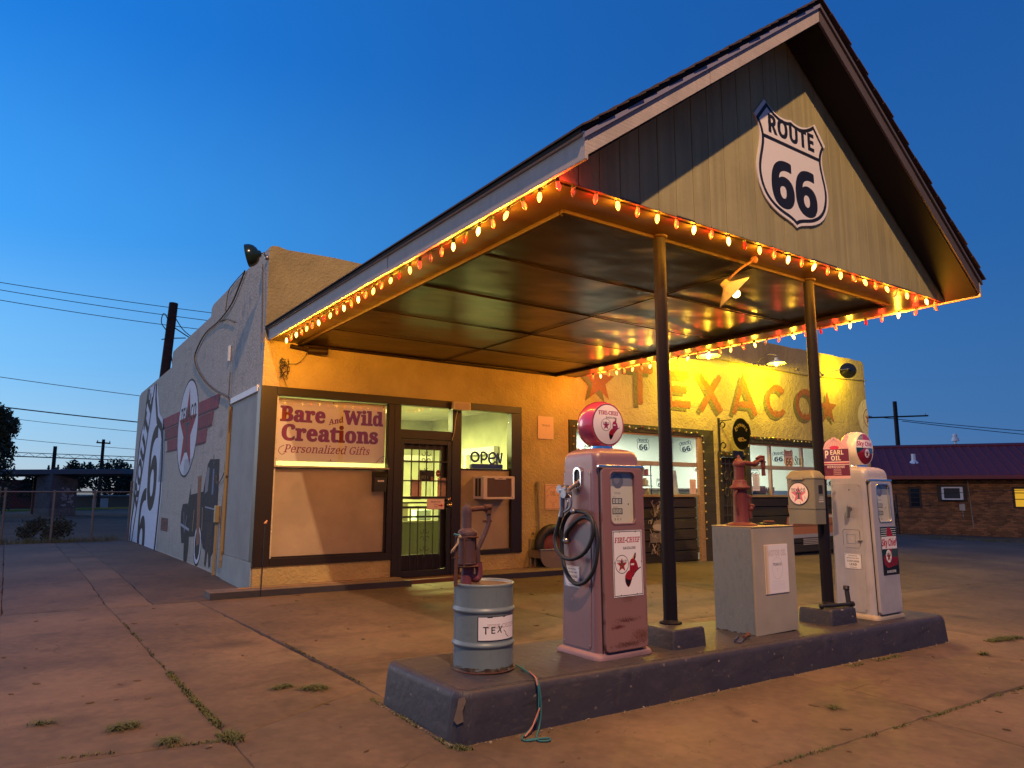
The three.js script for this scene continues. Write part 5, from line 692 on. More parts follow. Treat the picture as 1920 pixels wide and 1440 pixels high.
// drum with its label and lid
{
  const r = 0.19, H = 0.53, R = rng(19);
  const dm = cvs(1024, 1024, (x, w, h) => { x.fillStyle = '#d6dadb'; x.fillRect(0, 0, w, h); for (let i = 0; i < 260; i++) { x.globalAlpha = 0.05; x.fillStyle = R() < 0.4 ? '#fff' : '#6a7478'; x.fillRect(R() * w, R() * h, 3 + R() * 40, 10 + R() * 120); } for (let i = 0; i < 70; i++) { x.globalAlpha = 0.12; x.fillStyle = '#1c1a1c'; x.beginPath(); x.ellipse(w * 0.545 + (R() - 0.5) * 130, h * 0.14 + (R() - 0.5) * 74, 8 + R() * 30, 3 + R() * 8, 0, 0, 7); x.fill(); }
    for (let i = 0; i < 480; i++) { const y = h * (0.955 + 0.04 * R() - 0.03 * R() * R()), a = R() * w; x.globalAlpha = 0.5; x.fillStyle = ['#7a3c14', '#9a5a1c', '#3a1c0c', '#b07a2c'][(R() * 4) | 0]; x.beginPath(); x.ellipse(a, y + (vn(a / 40, 0, 64, 8, 3) - 0.5) * 24, 4 + R() * 16, 3 + R() * 9, 0, 0, 7); x.fill(); } x.globalAlpha = 1; });
  const m = new THREE.MeshPhysicalMaterial({ color: lin(0.22, 0.26, 0.255), map: dm, roughness: 0.45, clearcoat: 0.3, clearcoatRoughness: 0.4 });
  const t = thing('oil_drum', 'pale blue steel drum with a rusty foot at the left end of the island', 'drum', [-0.215, iy(-0.2), 6.06]);
  const pr = [[r - 0.006, 0], [r + 0.004, 0.002], [r + 0.006, 0.012], [r, 0.02]]; const rib = (y) => { for (let k = -4; k <= 4; k++) pr.push([r + 0.011 * Math.cos(k / 4 * PI / 2) ** 2, y + k * 0.006]); }; rib(0.165); rib(0.37); pr.push([r, H - 0.02], [r + 0.005, H - 0.012], [r + 0.006, H - 0.002], [r - 0.001, H + 0.003], [r - 0.006, H - 0.004], [r - 0.01, H - 0.02], [0, H - 0.018]);
  const g = prep(lathe(pr, 72)), p = g.attributes.position, uv = g.attributes.uv; for (let i = 0; i < p.count; i++) uv.setXY(i, uv.getX(i), clamp(p.getY(i) / H, 0.002, 0.998)); obj('drum_shell', g, m, t);
  obj('foot_rim', tr(new THREE.TorusGeometry(r + 0.004, 0.006, 8, 72).rotateX(PI / 2), 0, 0.008, 0), X.rust, t);
  obj('top_dirt', xf(new THREE.CircleGeometry(r - 0.012, 40).rotateX(-PI / 2), { p: [0, H - 0.015, 0] }), mat([0.2, 0.13, 0.08], 0.9, { map: T.dirt }), t);
  const a0 = -0.74, a1 = 0.72, lab = new THREE.CylinderGeometry(r + 0.003, r + 0.003, 0.145, 24, 1, true, a0, a1 - a0); // label wraps the right of the front
  obj('label', tr(lab.rotateY(-0.02), 0, 0.27, 0), new THREE.MeshPhysicalMaterial({ color: lin(0.9, 0.88, 0.86), roughness: 0.5, side: THREE.DoubleSide, map: cvs(512, 290, (x, w, h) => { x.fillStyle = '#efe7e4'; x.fillRect(0, 0, w, h); x.lineWidth = 8; x.strokeStyle = '#17161a'; x.strokeRect(4, 4, w - 8, h - 8); txt(x, 'FIRE-CHIEF', 300, 118, 'bold 66px serif', null, { stroke: '#a58f90', lw: 3, sx: 1 }); txt(x, 'T', 92, 165, 'bold 118px monospace', '#19171a'); txt(x, 'E', 178, 165, 'bold 106px monospace', '#19171a'); txt(x, 'X', 262, 160, 'bold 108px monospace', '#19171a', { rot: 0.15 }); x.strokeStyle = '#19171a'; x.lineWidth = 7; x.beginPath(); x.moveTo(315, 170); x.lineTo(350, 205); x.lineTo(345, 225); x.lineTo(395, 262); x.stroke(); wear(x, w, h, 30, 4, 2, false); x.fillStyle = '#17161a'; x.fillRect(110, 4, 60, 12); x.fillRect(300, 4, 40, 12); }) }), t);
  const pb = thing('barrel_pump', 'rusty old hand pump with a curved handle standing on the blue drum', 'hand pump', [0, 0, 0]), M = X.rust, C = mat([0.09, 0.04, 0.04], 0.65, { map: T.worn, ...bump(T.fine, 0.004) }), y0 = iy(-0.2) + H - 0.015, z = 6.03;
  const Y = (a, d = 0) => V(a, d, z);
  obj('barrel', tr(lathe([[0, 0.77], [0.058, 0.77], [0.06, 0.78], [0.055, 0.79], [0.054, 0.93], [0.06, 0.935], [0.06, 0.95], [0.05, 0.965], [0.03, 0.985], [0.03, 1.1], [0.028, 1.13], [0.015, 1.148], [0.008, 1.15], [0.006, 1.16], [0, 1.162]], 28), -0.328, 0, z), C, pb);
  obj('flange', [tr(lathe([[0, 0.756], [0.07, 0.756], [0.07, 0.768], [0, 0.768]], 24), -0.318, 0, z), tr(lathe([[0, 0.94], [0.066, 0.94], [0.066, 0.952], [0, 0.952]], 24), -0.318, 0, z), cyl(Y(-0.262, 0.76), Y(-0.262, 0.95), 0.006), cyl(V(-0.37, 0.76, z + 0.04), V(-0.37, 0.95, z + 0.04), 0.006)], M, pb);
  obj('shoulder', [xf(new THREE.SphereGeometry(0.058, 20, 14), { p: [-0.325, 0.965, z], s: [1.15, 0.75, 1] }), cyl(Y(-0.39, 0.955), Y(-0.34, 0.965), 0.018)], C, pb);
  obj('outlet', [tube([Y(-0.3, 0.76), Y(-0.3, 0.7), Y(-0.25, 0.68), Y(-0.235, 0.72), Y(-0.24, 0.78)], 0.026, 30, 12), cyl(Y(-0.33, y0), Y(-0.33, 0.762), 0.036, 0.03)], mat([0.16, 0.035, 0.05], 0.6, { map: T.worn }), pb);
  obj('delivery_pipe', tube([Y(-0.24, 0.77), Y(-0.243, 0.86), Y(-0.225, 0.9), Y(-0.185, 0.975), Y(-0.162, 1.04), Y(-0.163, 1.1)], 0.016, 40, 10), C, pb);
  obj('top_arm', [cyl(Y(-0.31, 1.12), Y(-0.2, 1.127), 0.016), cyl(Y(-0.2, 1.127), Y(-0.185, 1.13), 0.024), cyl(Y(-0.185, 1.13), Y(-0.145, 1.135), 0.019), cyl(Y(-0.163, 1.09), Y(-0.163, 1.115), 0.022), bx(-0.205, 1.035, z - 0.01, -0.14, 1.05, z + 0.01, 0.004), cyl(Y(-0.165, 1.14), Y(-0.155, 1.155), 0.006)], M, pb);
  obj('side_rod', [cyl(V(-0.425, y0, z + 0.03), V(-0.42, 0.96, z + 0.03), 0.012), cyl(V(-0.455, 0.82, z + 0.03), V(-0.4, 0.825, z + 0.03), 0.006)], M, pb);
  const rp = thing('frayed_rope', 'frayed blue and tan rope end knotted to the rusty hand pump', 'rope'); obj('cord', tube([V(-0.455, 0.97, z + 0.05), V(-0.43, 0.962, z + 0.055), V(-0.405, 0.962, z + 0.045)], 0.007, 12, 6), mat([0.04, 0.16, 0.2], 0.8), rp); obj('strand', [tube([V(-0.41, 0.96, z + 0.05), V(-0.425, 0.935, z + 0.055), V(-0.432, 0.91, z + 0.06), V(-0.455, 0.885, z + 0.06), V(-0.47, 0.862, z + 0.06)], 0.007, 20, 6), tube([V(-0.45, 0.89, z + 0.06), V(-0.478, 0.872, z + 0.07), V(-0.482, 0.855, z + 0.065)], 0.005, 10, 5), tr(new THREE.SphereGeometry(0.013, 8, 6), -0.415, 0.95, z + 0.055)], mat([0.35, 0.24, 0.14], 0.95), rp);
  const r2 = thing('teal_rope', 'teal rope trailing from the drum over the island edge to the pavement', 'rope'), yb = gy(-0.2, 6.65) + 0.008;
  obj('cord', [tube([[-0.03, 0.142, 6.16], [-0.06, 0.146, 6.26], [-0.09, 0.145, 6.36], [-0.115, 0.142, 6.46], [-0.125, 0.128, 6.515], [-0.12, 0.05, 6.535], [-0.125, -0.05, 6.545], [-0.15, yb + 0.02, 6.56], [-0.22, yb, 6.63], [-0.25, yb, 6.69], [-0.2, yb, 6.72], [-0.18, yb, 6.69], [-0.24, yb, 6.66], [-0.3, yb, 6.64]], 0.0055, 120, 7), tube([[-0.0, 0.142, 6.2], [-0.07, 0.148, 6.3], [-0.1, 0.146, 6.42], [-0.13, 0.13, 6.517], [-0.135, 0.03, 6.538], [-0.155, -0.06, 6.55], [-0.215, yb + 0.02, 6.56], [-0.3, yb, 6.6], [-0.31, yb, 6.65], [-0.25, yb, 6.67]], 0.005, 110, 7)], mat([0.02, 0.13, 0.14], 0.75), r2);
  const sm = mat([0.45, 0.16, 0.11], 0.85); obj('strand', tube([[-0.09, 0.152, 6.38], [-0.11, 0.154, 6.43], [-0.13, 0.146, 6.5], [-0.138, 0.11, 6.53]], 0.005, 20, 5), sm, r2); obj('strand', tube([[-0.135, -0.01, 6.548], [-0.17, -0.06, 6.556], [-0.22, yb + 0.03, 6.58], [-0.28, yb + 0.004, 6.6]], 0.005, 20, 5), sm, r2);
}
// grey cabinet with the red pitcher pump on it
{
  const grey = new THREE.MeshPhysicalMaterial({ color: lin(0.18, 0.2, 0.2), roughness: 0.55, map: cvs(512, 1024, (x, w, h) => { x.fillStyle = '#dcdedd'; x.fillRect(0, 0, w, h); const r = rng(61); for (let i = 0; i < 60; i++) { x.globalAlpha = 0.14; x.fillStyle = '#f2d9c8'; const a = r() * w, b = h * (0.12 + r() * 0.5); x.beginPath(); x.ellipse(a, b, 6 + r() * 40, 4 + r() * 14, r() * 0.5 + 0.2, 0, 7); x.fill(); } for (let i = 0; i < 220; i++) { x.globalAlpha = 0.05; x.fillStyle = '#40484a'; x.fillRect(r() * w, r() * h, 2 + r() * 30, 10 + r() * 90); } x.globalAlpha = 1; x.fillStyle = '#fff'; for (let i = 0; i < 70; i++) { x.beginPath(); x.arc(w * (0.55 + r() * 0.4) + (r() - 0.5) * 60, h * (0.7 + r() * 0.2), 1.5 + r() * 4, 0, 7); x.fill(); } for (const [a, b] of [[60, 800], [110, 860], [200, 880], [30, 500], [420, 60], [470, 300]]) { x.beginPath(); x.arc(a, b, 7, 0, 7); x.fill(); } x.fillStyle = '#4a3428'; for (let i = 0; i < 40; i++) { x.globalAlpha = 0.6; x.fillRect(r() * w, h - 14 * r(), 8 + r() * 30, 14); } x.globalAlpha = 1; }) });
  const t = thing('oil_cabinet', 'waist high steel cabinet with a grey side and cream front', 'cabinet', [2.55, 0.082, 6.07]);
  objm('cabinet_body', bx(-0.283, 0, -0.21, 0.283, 0.862, 0.2, 0.006), mat([0.42, 0.36, 0.27], 0.6, { map: T.mottle }), t);
  obj('side_sheet', tr(quad(0.4, 0.852).rotateY(-PI / 2), -0.2865, 0.432, -0.005), grey, t); objm('front_sheet', bx(-0.28, 0.004, 0.2, 0.283, 0.857, 0.207, 0.003), mat([0.46, 0.39, 0.3], 0.6, { map: T.mottle }), t);
  objm('top_sheet', bx(-0.285, 0.863, -0.212, 0.285, 0.872, 0.21, 0.003), X.tan, t);
  plate('faded_poster', 0.012, 0.52, 0.213, 0.315, 0.4, 0.004, X.paper, print(320, 410, (x, w, h) => { x.fillStyle = '#e9dfdc'; x.fillRect(0, 0, w, h); const g = x.createLinearGradient(0, 0, 60, 0); g.addColorStop(0, 'rgba(190,140,70,.7)'); g.addColorStop(1, 'rgba(190,140,70,0)'); x.fillStyle = g; x.fillRect(0, 0, 60, h); txt(x, 'MOTOR OIL', w / 2 + 8, 70, 'bold 58px sans-serif', '#d3c4bd', { sx: 0.82, sy: 1.2, stroke: '#c0aca4', lw: 2 }); x.lineWidth = 2; x.strokeStyle = '#a8989a'; x.beginPath(); x.ellipse(w / 2 + 8, 200, 74, 92, 0, 0, 7); x.stroke(); txt(x, 'TEXACO', w / 2 + 8, 166, 'bold 32px sans-serif', '#4a464c'); txt(x, 'T', w / 2 + 8, 216, '40px serif', '#cfc4c6'); x.fillStyle = '#c9c0cc'; x.fillRect(80, 310, 180, 3); for (let i = 0; i < 5; i++) { x.globalAlpha = 0.5; x.fillRect(70, 328 + i * 12, 200, 5); } x.globalAlpha = 1; }, 0.7), t);
  const q = thing('pitcher_pump', 'red cast iron pitcher pump bolted on top of the steel cabinet', 'hand pump', [2.44, 0.954, 6.04]), red = mat([0.14, 0.022, 0.022], 0.6, { map: T.worn, ...bump(T.fine, 0.004) }), y = -0.0;
  obj('column', lathe([[0, 0], [0.13, 0], [0.132, 0.008], [0.1, 0.02], [0.064, 0.03], [0.06, 0.3], [0.085, 0.31], [0.086, 0.33], [0.062, 0.345], [0.058, 0.38], [0.05, 0.385], [0.043, 0.39], [0.043, 0.505], [0.05, 0.508], [0.052, 0.53], [0.045, 0.55], [0.02, 0.572], [0.012, 0.58], [0.012, 0.6], [0, 0.605]], 28), red, q);
  obj('spout', [cyl(V(0.03, 0.54, 0), V(0.22, 0.53, 0), 0.02, 0.02), cyl(V(0.21, 0.53, 0), V(0.26, 0.55, 0), 0.026, 0.026), tube([[0.24, 0.54, 0], [0.29, 0.57, 0], [0.335, 0.56, 0], [0.34, 0.5, 0]], 0.022, 24, 10), cyl(V(0.34, 0.51, 0), V(0.345, 0.43, 0), 0.015, 0.018)], red, q);
  obj('valve_lever', [tube([[0.35, 0.6, 0], [0.3, 0.6, 0], [0.24, 0.58, 0.01]], 0.012, 14, 8), cyl(V(0.34, 0.56, 0), V(0.34, 0.61, 0), 0.02), cyl(V(0.33, 0.545, 0), V(0.375, 0.555, 0), 0.01)], red, q);
  obj('side_valve', [cyl(V(0.04, 0.25, 0.02), V(0.1, 0.235, 0.03), 0.022), cyl(V(0.06, 0.17, 0.03), V(0.12, 0.16, 0.04), 0.02), cyl(V(0.075, 0.06, 0.04), V(0.07, 0.24, 0.03), 0.016), tr(new THREE.SphereGeometry(0.025, 12, 10), 0.08, 0.14, 0.04), tube([[-0.06, 0.3, 0.02], [-0.09, 0.26, 0.02], [-0.08, 0.16, 0.02], [-0.062, 0.1, 0.02]], 0.01, 20, 6)], red, q);
  const w = thing('iron_scrap', 'flat dark iron scrap lying on the steel cabinet beside the red pump', 'scrap metal', [2.72, 0.956, 6.1]); objm('plate', bx(-0.1, 0, -0.05, 0.06, 0.014, 0.05, 0.004), X.black, w); obj('ring', tr(new THREE.TorusGeometry(0.04, 0.01, 8, 20).rotateX(PI / 2), 0.02, 0.024, 0), X.rust, w);
  const s = thing('iron_bracket', 'dark blue iron bracket lying on the island before the steel cabinet', 'scrap metal', [1.98, iy(2) + 0.001, 6.32], 0.5); objm('angle', [bx(-0.1, 0, -0.02, 0.08, 0.03, -0.008, 0.003), bx(-0.1, 0, -0.007, 0.08, 0.012, 0.035, 0.003)], mat([0.04, 0.045, 0.085], 0.5), s); obj('bolt', [cyl(V(0.06, 0.02, 0.03), V(0.15, 0.024, 0.05), 0.012), tr(new THREE.SphereGeometry(0.02, 10, 8), 0.15, 0.026, 0.05)], X.rust, s);
}
// grey box on the right post, the can shaped sign, and the black bar on the pad
{
  const grn = mat([0.25, 0.235, 0.17], 0.5, { map: T.mottle });
  const t = thing('coin_box', 'olive grey metal box with a round sticker hung on the right post', 'metal box', [3.447, 0.945, 6.022]);
  objm('box_body', loft([{ y: 0, w: 0.17, d: 0.28, r: 0.012 }, { y: 0.42, w: 0.18, d: 0.288, r: 0.012 }]), grn, t);
  objm('hood', loft([{ y: 0.421, w: 0.192, d: 0.3, r: 0.02 }, { y: 0.44, w: 0.192, d: 0.3, r: 0.025 }, { y: 0.49, w: 0.15, d: 0.24, r: 0.03 }, { y: 0.498, w: 0.1, d: 0.2, r: 0.03 }]), mat([0.3, 0.27, 0.17], 0.45, { map: T.mottle }), t);
  objm('hood_lip', bx(-0.112, 0.405, -0.08, -0.09, 0.424, 0.04, 0.006), grn, t); objm('slot_panel', [bx(-0.02, 0.28, 0.1425, 0.045, 0.36, 0.1455, 0.01)], X.black, t); objm('label_strip', [bx(-0.02, 0.2, 0.1415, 0.05, 0.215, 0.1445), bx(-0.02, 0.225, 0.1415, 0.05, 0.235, 0.1445), bx(-0.01, 0.245, 0.142, 0.05, 0.252, 0.1448)], X.cream, t); objm('seam', [bx(-0.0885, 0.135, -0.138, -0.085, 0.14, 0.138), bx(-0.08, 0.135, 0.1405, 0.08, 0.14, 0.1428)], X.black, t);
  plate('round_sticker', -0.091, 0.28, -0.02, 0.215, 0.215, 0.003, X.black, print(320, 320, (x, w, h) => { x.fillStyle = '#eee'; x.fillRect(0, 0, w, h); oilStar(x, 160, 160, 156, { bg: '#f0dcd6', red: '#d46a84', green: '#1d6b45' }); x.strokeStyle = '#222'; x.lineWidth = 4; for (const [a, b] of [[60, 190], [250, 200], [210, 70], [250, 60], [175, 268]]) { x.beginPath(); x.moveTo(a, b); x.lineTo(a + 14, b + 22); x.lineTo(a + 4, b + 40); x.stroke(); } }, 0.4), t, { r: [0, -PI / 2, 0], round: true });
  const can = thing('can_sign', 'pink and maroon oil can shaped sign fixed to the right post', 'sign', [3.64, 1.36, 6.23], -1.35), w = 0.27, h = 0.42;
  const S = new THREE.Shape(); S.moveTo(-0.115, 0); S.lineTo(0.125, 0.01); S.lineTo(0.12, 0.3); S.lineTo(0.105, 0.345); S.lineTo(0.128, 0.405); S.lineTo(0.1, 0.418); S.lineTo(0.062, 0.352); S.quadraticCurveTo(0.03, 0.385, 0.012, 0.385); S.lineTo(0.012, 0.396); S.lineTo(-0.026, 0.396); S.lineTo(-0.026, 0.384); S.quadraticCurveTo(-0.09, 0.372, -0.105, 0.3); S.lineTo(-0.112, 0.29);
  obj('backing', extr(S, 0.006, 0, 12), X.white, can); const f = new THREE.ShapeGeometry(S, 12), fp = f.attributes.position, fu = f.attributes.uv; for (let i = 0; i < fp.count; i++) fu.setXY(i, (fp.getX(i) + 0.135) / 0.27, fp.getY(i) / h);
  obj('face', tr(f, 0, 0, 0.008), print(400, 622, (x, W, H) => { const yy = (v) => H - v / h * H; x.fillStyle = '#e3b3b2'; x.fillRect(0, 0, W, H); x.strokeStyle = '#9a5a66'; x.lineWidth = 3; for (let i = 0; i < 7; i++) { x.beginPath(); x.moveTo(190, yy(0.385)); x.lineTo(50 + i * 50, yy(0.29)); x.stroke(); } x.fillStyle = '#6a2740'; x.fillRect(0, yy(0.285), W, 285 / 420 * H - 30); x.fillStyle = '#e3b3b2'; x.fillRect(0, yy(0.032), W, 60); x.fillStyle = '#d22a52'; x.beginPath(); x.ellipse(190, yy(0.298), 66, 27, 0, 0, 7); x.fill(); txt(x, 'P', 82, yy(0.235), 'bold 150px sans-serif', '#f0e2cc', { sx: 0.7 }); txt(x, 'EARL', 220, yy(0.253), 'bold 92px sans-serif', '#f0e2cc', { sx: 0.86 }); txt(x, 'OIL', 205, yy(0.198), 'bold 92px sans-serif', '#f0e2cc', { sx: 0.9 }); x.fillStyle = '#f0dcd2'; x.fillRect(20, yy(0.166), W - 34, 12); x.fillRect(20, yy(0.142), W - 34, 10); x.fillStyle = '#d24a5e'; x.fillRect(20, yy(0.157), W - 34, 12); txt(x, 'KEROSENE', 200, yy(0.117), 'bold 46px sans-serif', '#e6c9c2', { sx: 1.05 }); for (let i = 0; i < 4; i++) txt(x, ['HEATING', 'LIGHTING', 'COOKING', 'CLEANING'][i], 215, yy(0.094 - i * 0.016), 'bold 22px sans-serif', '#d9b2ae'); }, 0.35, enamel), can);
  obj('flange', bx(-0.15, 0.03, -0.02, -0.112, 0.32, -0.002, 0.003), X.white, can);
  const b = thing('iron_bar', 'black pipe bar with knobbed ends lying on the right post pad', 'scrap metal'); obj('bar', [cyl(V(3.31, 0.225, 6.2), V(3.68, 0.222, 6.27), 0.016), cyl(V(3.66, 0.222, 6.27), V(3.69, 0.222, 6.272), 0.025)], X.black, b); obj('knob', [tr(new THREE.SphereGeometry(0.026, 14, 10), 3.31, 0.226, 6.2)], X.black, b); obj('stub', [cyl(V(3.68, 0.22, 6.24), V(3.69, 0.37, 6.22), 0.022, 0.02), cyl(V(3.68, 0.345, 6.225), V(3.69, 0.375, 6.22), 0.027)], X.black, b);
}
// ---------------------------------------------------------------- things fixed to the shop front
{
  const bn = thing('shop_banner', 'white banner with maroon lettering hung inside the large left shop window', 'banner', [1.077, 2.115, -0.1]);
  const gB = quad(1.69, 0.9), gp = gB.attributes.position; 
  obj('sheet', tr(new THREE.BoxGeometry(1.69, 0.9, 0.004), 0, 0, -0.003), X.white, bn);
  obj('face', tr(gB, 0, 0, 0.002), print(1400, 746, (x, w, h) => {
    x.fillStyle = '#dccac3'; x.fillRect(0, 0, w, h); const red = '#861914', ink = '#25090a';
    const slab = (s, cx, cy, f, sx) => { txt(x, s, cx, cy, `bold ${f}px serif`, red, { sx, stroke: ink, lw: 16 }); txt(x, s, cx, cy, `bold ${f}px serif`, red, { sx, stroke: red, lw: 6 }); x.fillStyle = red; };
    slab('Bare', 330, 190, 238, 0.98); txt(x, 'And', 735, 242, 'italic bold 92px serif', red, { rot: -0.24, stroke: ink, lw: 3 }); slab('Wild', 1100, 190, 226, 0.96);
    slab('Creations', 690, 410, 252, 1.0);
    txt(x, 'Personalized Gifts', 650, 598, 'italic 128px serif', red, { sx: 0.98, stroke: red, lw: 2 }); x.strokeStyle = red; x.lineWidth = 7; x.beginPath(); x.moveTo(120, 560); x.quadraticCurveTo(40, 590, 60, 640); x.quadraticCurveTo(90, 690, 130, 650); x.stroke();
    for (const [a, b] of [[30, 26], [700, 22], [w - 30, 26], [30, h - 26], [690, h - 24], [w - 30, h - 26]]) { x.fillStyle = '#2b2320'; x.beginPath(); x.arc(a, b, 8, 0, 7); x.fill(); }
  }, 0.7), bn);
  obj('cord', tube([[0.7, -0.45, 0.01], [0.78, -0.36, 0.012], [0.86, -0.33, 0.012]], 0.003, 12, 5), X.rubber, bn);
  // window air conditioner
  const ac = thing('window_air_conditioner', 'pinkish white air conditioner set through the panel under the right shop window', 'air conditioner', [3.8, 1.31, 0]), am = mat([0.55, 0.46, 0.43], 0.5);
  objm('case', bx(-0.305, -0.185, -0.2, 0.305, 0.185, 0.24, 0.012), am, ac);
  { const S = rrect(-0.305, -0.187, 0.305, 0.187, 0.02); S.holes.push(rrect(-0.235, -0.152, 0.245, 0.152, 0.015, true)); objm('front_bezel', tr(extr(S, 0.03, 0.004), 0, 0, 0.241), am, ac); }
  obj('grille_back', bx(-0.236, -0.153, 0.2405, 0.246, 0.153, 0.246), mat([0.12, 0.08, 0.07], 0.7), ac); for (let i = 0; i < 19; i++) objm('grille_slat', bx(-0.234, -0.146 + i * 0.0158, 0.248, 0.244, -0.14 + i * 0.0158, 0.262), mat([0.2, 0.13, 0.115], 0.6), ac);
  objm('badge', bx(-0.09, 0.128, 0.262, 0.13, 0.165, 0.276, 0.006), am, ac); obj('vent_slot', [bx(-0.3065, -0.14, 0.02, -0.303, 0.15, 0.095), bx(-0.3065, -0.14, 0.115, -0.303, 0.15, 0.19)], X.black, ac); objm('maker_mark', bx(-0.02, 0.142, 0.2762, 0.06, 0.15, 0.277), X.black, ac); obj('knob', tr(new THREE.SphereGeometry(0.012, 10, 8), 0.265, -0.16, 0.272), X.chrome, ac);
  const mb = thing('mailbox', 'small black mailbox on the door post beside the banner', 'mailbox', [1.765, 1.24, 0.03]); objm('box', loft([{ y: 0, w: 0.2, d: 0.09, r: 0.008, z: 0.045 }, { y: 0.2, w: 0.2, d: 0.1, r: 0.008, z: 0.05 }, { y: 0.24, w: 0.2, d: 0.08, r: 0.01, z: 0.04 }]), X.black, mb); objm('lid', loft([{ y: 0.225, w: 0.21, d: 0.12, r: 0.01, z: 0.058 }, { y: 0.27, w: 0.21, d: 0.1, r: 0.012, z: 0.05 }, { y: 0.3, w: 0.205, d: 0.04, r: 0.012, z: 0.02 }]), X.iron, mb); obj('number_tile', [0, 1, 2, 3].map((i) => bx(-0.045 + i * 0.026, 0.145, 0.0955, -0.025 + i * 0.026, 0.175, 0.0985)), X.paper, mb);
  const sp = thing('wall_loudspeaker', 'cream loudspeaker box above the shop door with a dangling cable', 'loudspeaker', [3.17, 2.615, 0.03]); objm('cabinet', xf(loft([{ y: -0.065, w: 0.3, d: 0.16, r: 0.02, z: 0.1 }, { y: 0.065, w: 0.28, d: 0.14, r: 0.02, z: 0.09 }]), { r: [0, -0.25, -0.04] }), mat([0.55, 0.42, 0.3], 0.5), sp); objm('grille', xf(bx(-0.1, -0.045, 0.182, 0.115, 0.045, 0.186, 0.002), { r: [0.05, -0.25, -0.04] }), mat([0.5, 0.37, 0.27], 0.8), sp); obj('bracket', cyl(V(0, 0, 0), V(0, 0, 0.05), 0.03), X.black, sp); obj('cable', tube([[-0.07, -0.06, 0.06], [-0.085, -0.25, 0.02], [-0.1, -0.42, 0.012], [-0.14, -0.56, 0.012]], 0.006, 30, 6), mat([0.5, 0.36, 0.28], 0.6), sp);
  // notices
  const pap = (w, h, seed, head, c = '#dfb9ae') => print(w, h, (x) => { const r = rng(seed); x.fillStyle = c; x.fillRect(0, 0, w, h); x.fillStyle = '#6b4440'; if (head) txt(x, head, w / 2, h * 0.1, `bold ${w * 0.1}px sans-serif`, '#5a2f2c'); for (let i = 0; i < 13; i++) { x.globalAlpha = 0.4 + r() * 0.3; const q = w * (0.3 + r() * 0.5); x.fillRect((w - q) / 2, h * (0.2 + i * 0.055), q, h * 0.014); } x.globalAlpha = 1; }, 0.75);
  const notice = (n, label, x, y, z, w, h, m) => tag(plate(n, x, y, z, w, h, 0.003, X.paper, m), label, 'notice', 'notices and plaques on the shop');
  notice('door_notice', 'pink sheet of paper taped left of centre inside the shop door glass', 2.47, 1.275, -0.078, 0.18, 0.31, pap(128, 220, 1)); notice('door_notice', 'pink printed notice at the right edge of the shop door glass', 2.93, 1.3, -0.062, 0.19, 0.32, pap(160, 270, 2, 'NOTICE'));
  notice('door_notice', 'dark picture card in the middle of the shop door behind the scrollwork', 2.655, 1.49, -0.079, 0.27, 0.18, print(160, 106, (x) => { x.fillStyle = '#2c2a26'; x.fillRect(0, 0, 160, 106); x.fillStyle = '#6d6a5e'; x.fillRect(10, 50, 80, 30); x.fillStyle = '#b08a52'; x.fillRect(120, 60, 40, 46); }));
  tag(plate('round_notice', 2.855, 1.53, -0.079, 0.09, 0.12, 0.002, X.paper, print(96, 96, (x) => { x.fillStyle = '#d9a8a0'; x.fillRect(0, 0, 96, 96); x.fillStyle = '#7a2226'; x.beginPath(); x.arc(48, 48, 40, 0, 7); x.fill(); x.fillStyle = '#d9b0a8'; x.fillRect(16, 40, 64, 14); }), undefined, { round: true }), 'small round red sticker on the shop door glass', 'sticker');
  notice('arrow_sign', 'small white sign with a red arrow wired to the security gate', 2.765, 1.05, 0.02, 0.31, 0.165, print(310, 165, (x, w, h) => { x.fillStyle = '#e8c6bd'; x.fillRect(0, 0, w, h); txt(x, 'Please See', 150, 46, 'italic bold 34px serif', '#4a2a2a'); txt(x, 'Other', 160, 86, 'italic 30px serif', '#4a2a2a'); txt(x, 'Door', 160, 124, 'italic 30px serif', '#4a2a2a'); poly(x, [[205, 96], [250, 96], [250, 78], [292, 106], [250, 134], [250, 116], [205, 116]], '#b01c22'); x.lineWidth = 3; x.strokeStyle = '#8a5a58'; x.strokeRect(3, 3, w - 6, h - 6); }, 0.5));
  notice('wall_plaque', 'plain pale rounded plaque high on the wall between shop and garage', 4.965, 2.37, 0.012, 0.35, 0.4, print(256, 300, (x, w, h) => { x.fillStyle = '#dcb79a'; x.fillRect(0, 0, w, h); txt(x, 'TEXACO', w / 2, 120, 'bold 36px sans-serif', '#7a5f58'); txt(x, 'T', w / 2, 172, '50px serif', '#c69f88'); x.fillStyle = '#c9a58c'; x.fillRect(50, 236, 156, 3); x.fillRect(60, 252, 136, 3); }));
  notice('wall_plaque', 'pale plaque with a faded crest low on the wall above the old tyre', 5.12, 1.155, 0.012, 0.36, 0.44, print(256, 312, (x, w, h) => { x.fillStyle = '#d8ab80'; x.fillRect(0, 0, w, h); x.strokeStyle = '#7d6650'; x.lineWidth = 4; x.strokeRect(10, 10, w - 20, h - 20); x.beginPath(); x.arc(128, 140, 112, 3.5, 5.9); x.stroke(); txt(x, 'OIL', w / 2, 112, 'bold 72px serif', '#8a745c', { sx: 0.7 }); for (const s of [-1, 1]) { x.beginPath(); x.moveTo(128 + s * 60, 130); x.quadraticCurveTo(128 + s * 110, 130, 128 + s * 100, 170); x.stroke(); } x.beginPath(); x.arc(128, 170, 60, 0.3, 2.8); x.stroke(); x.beginPath(); x.arc(128, 262, 18, 0, 7); x.stroke(); }));
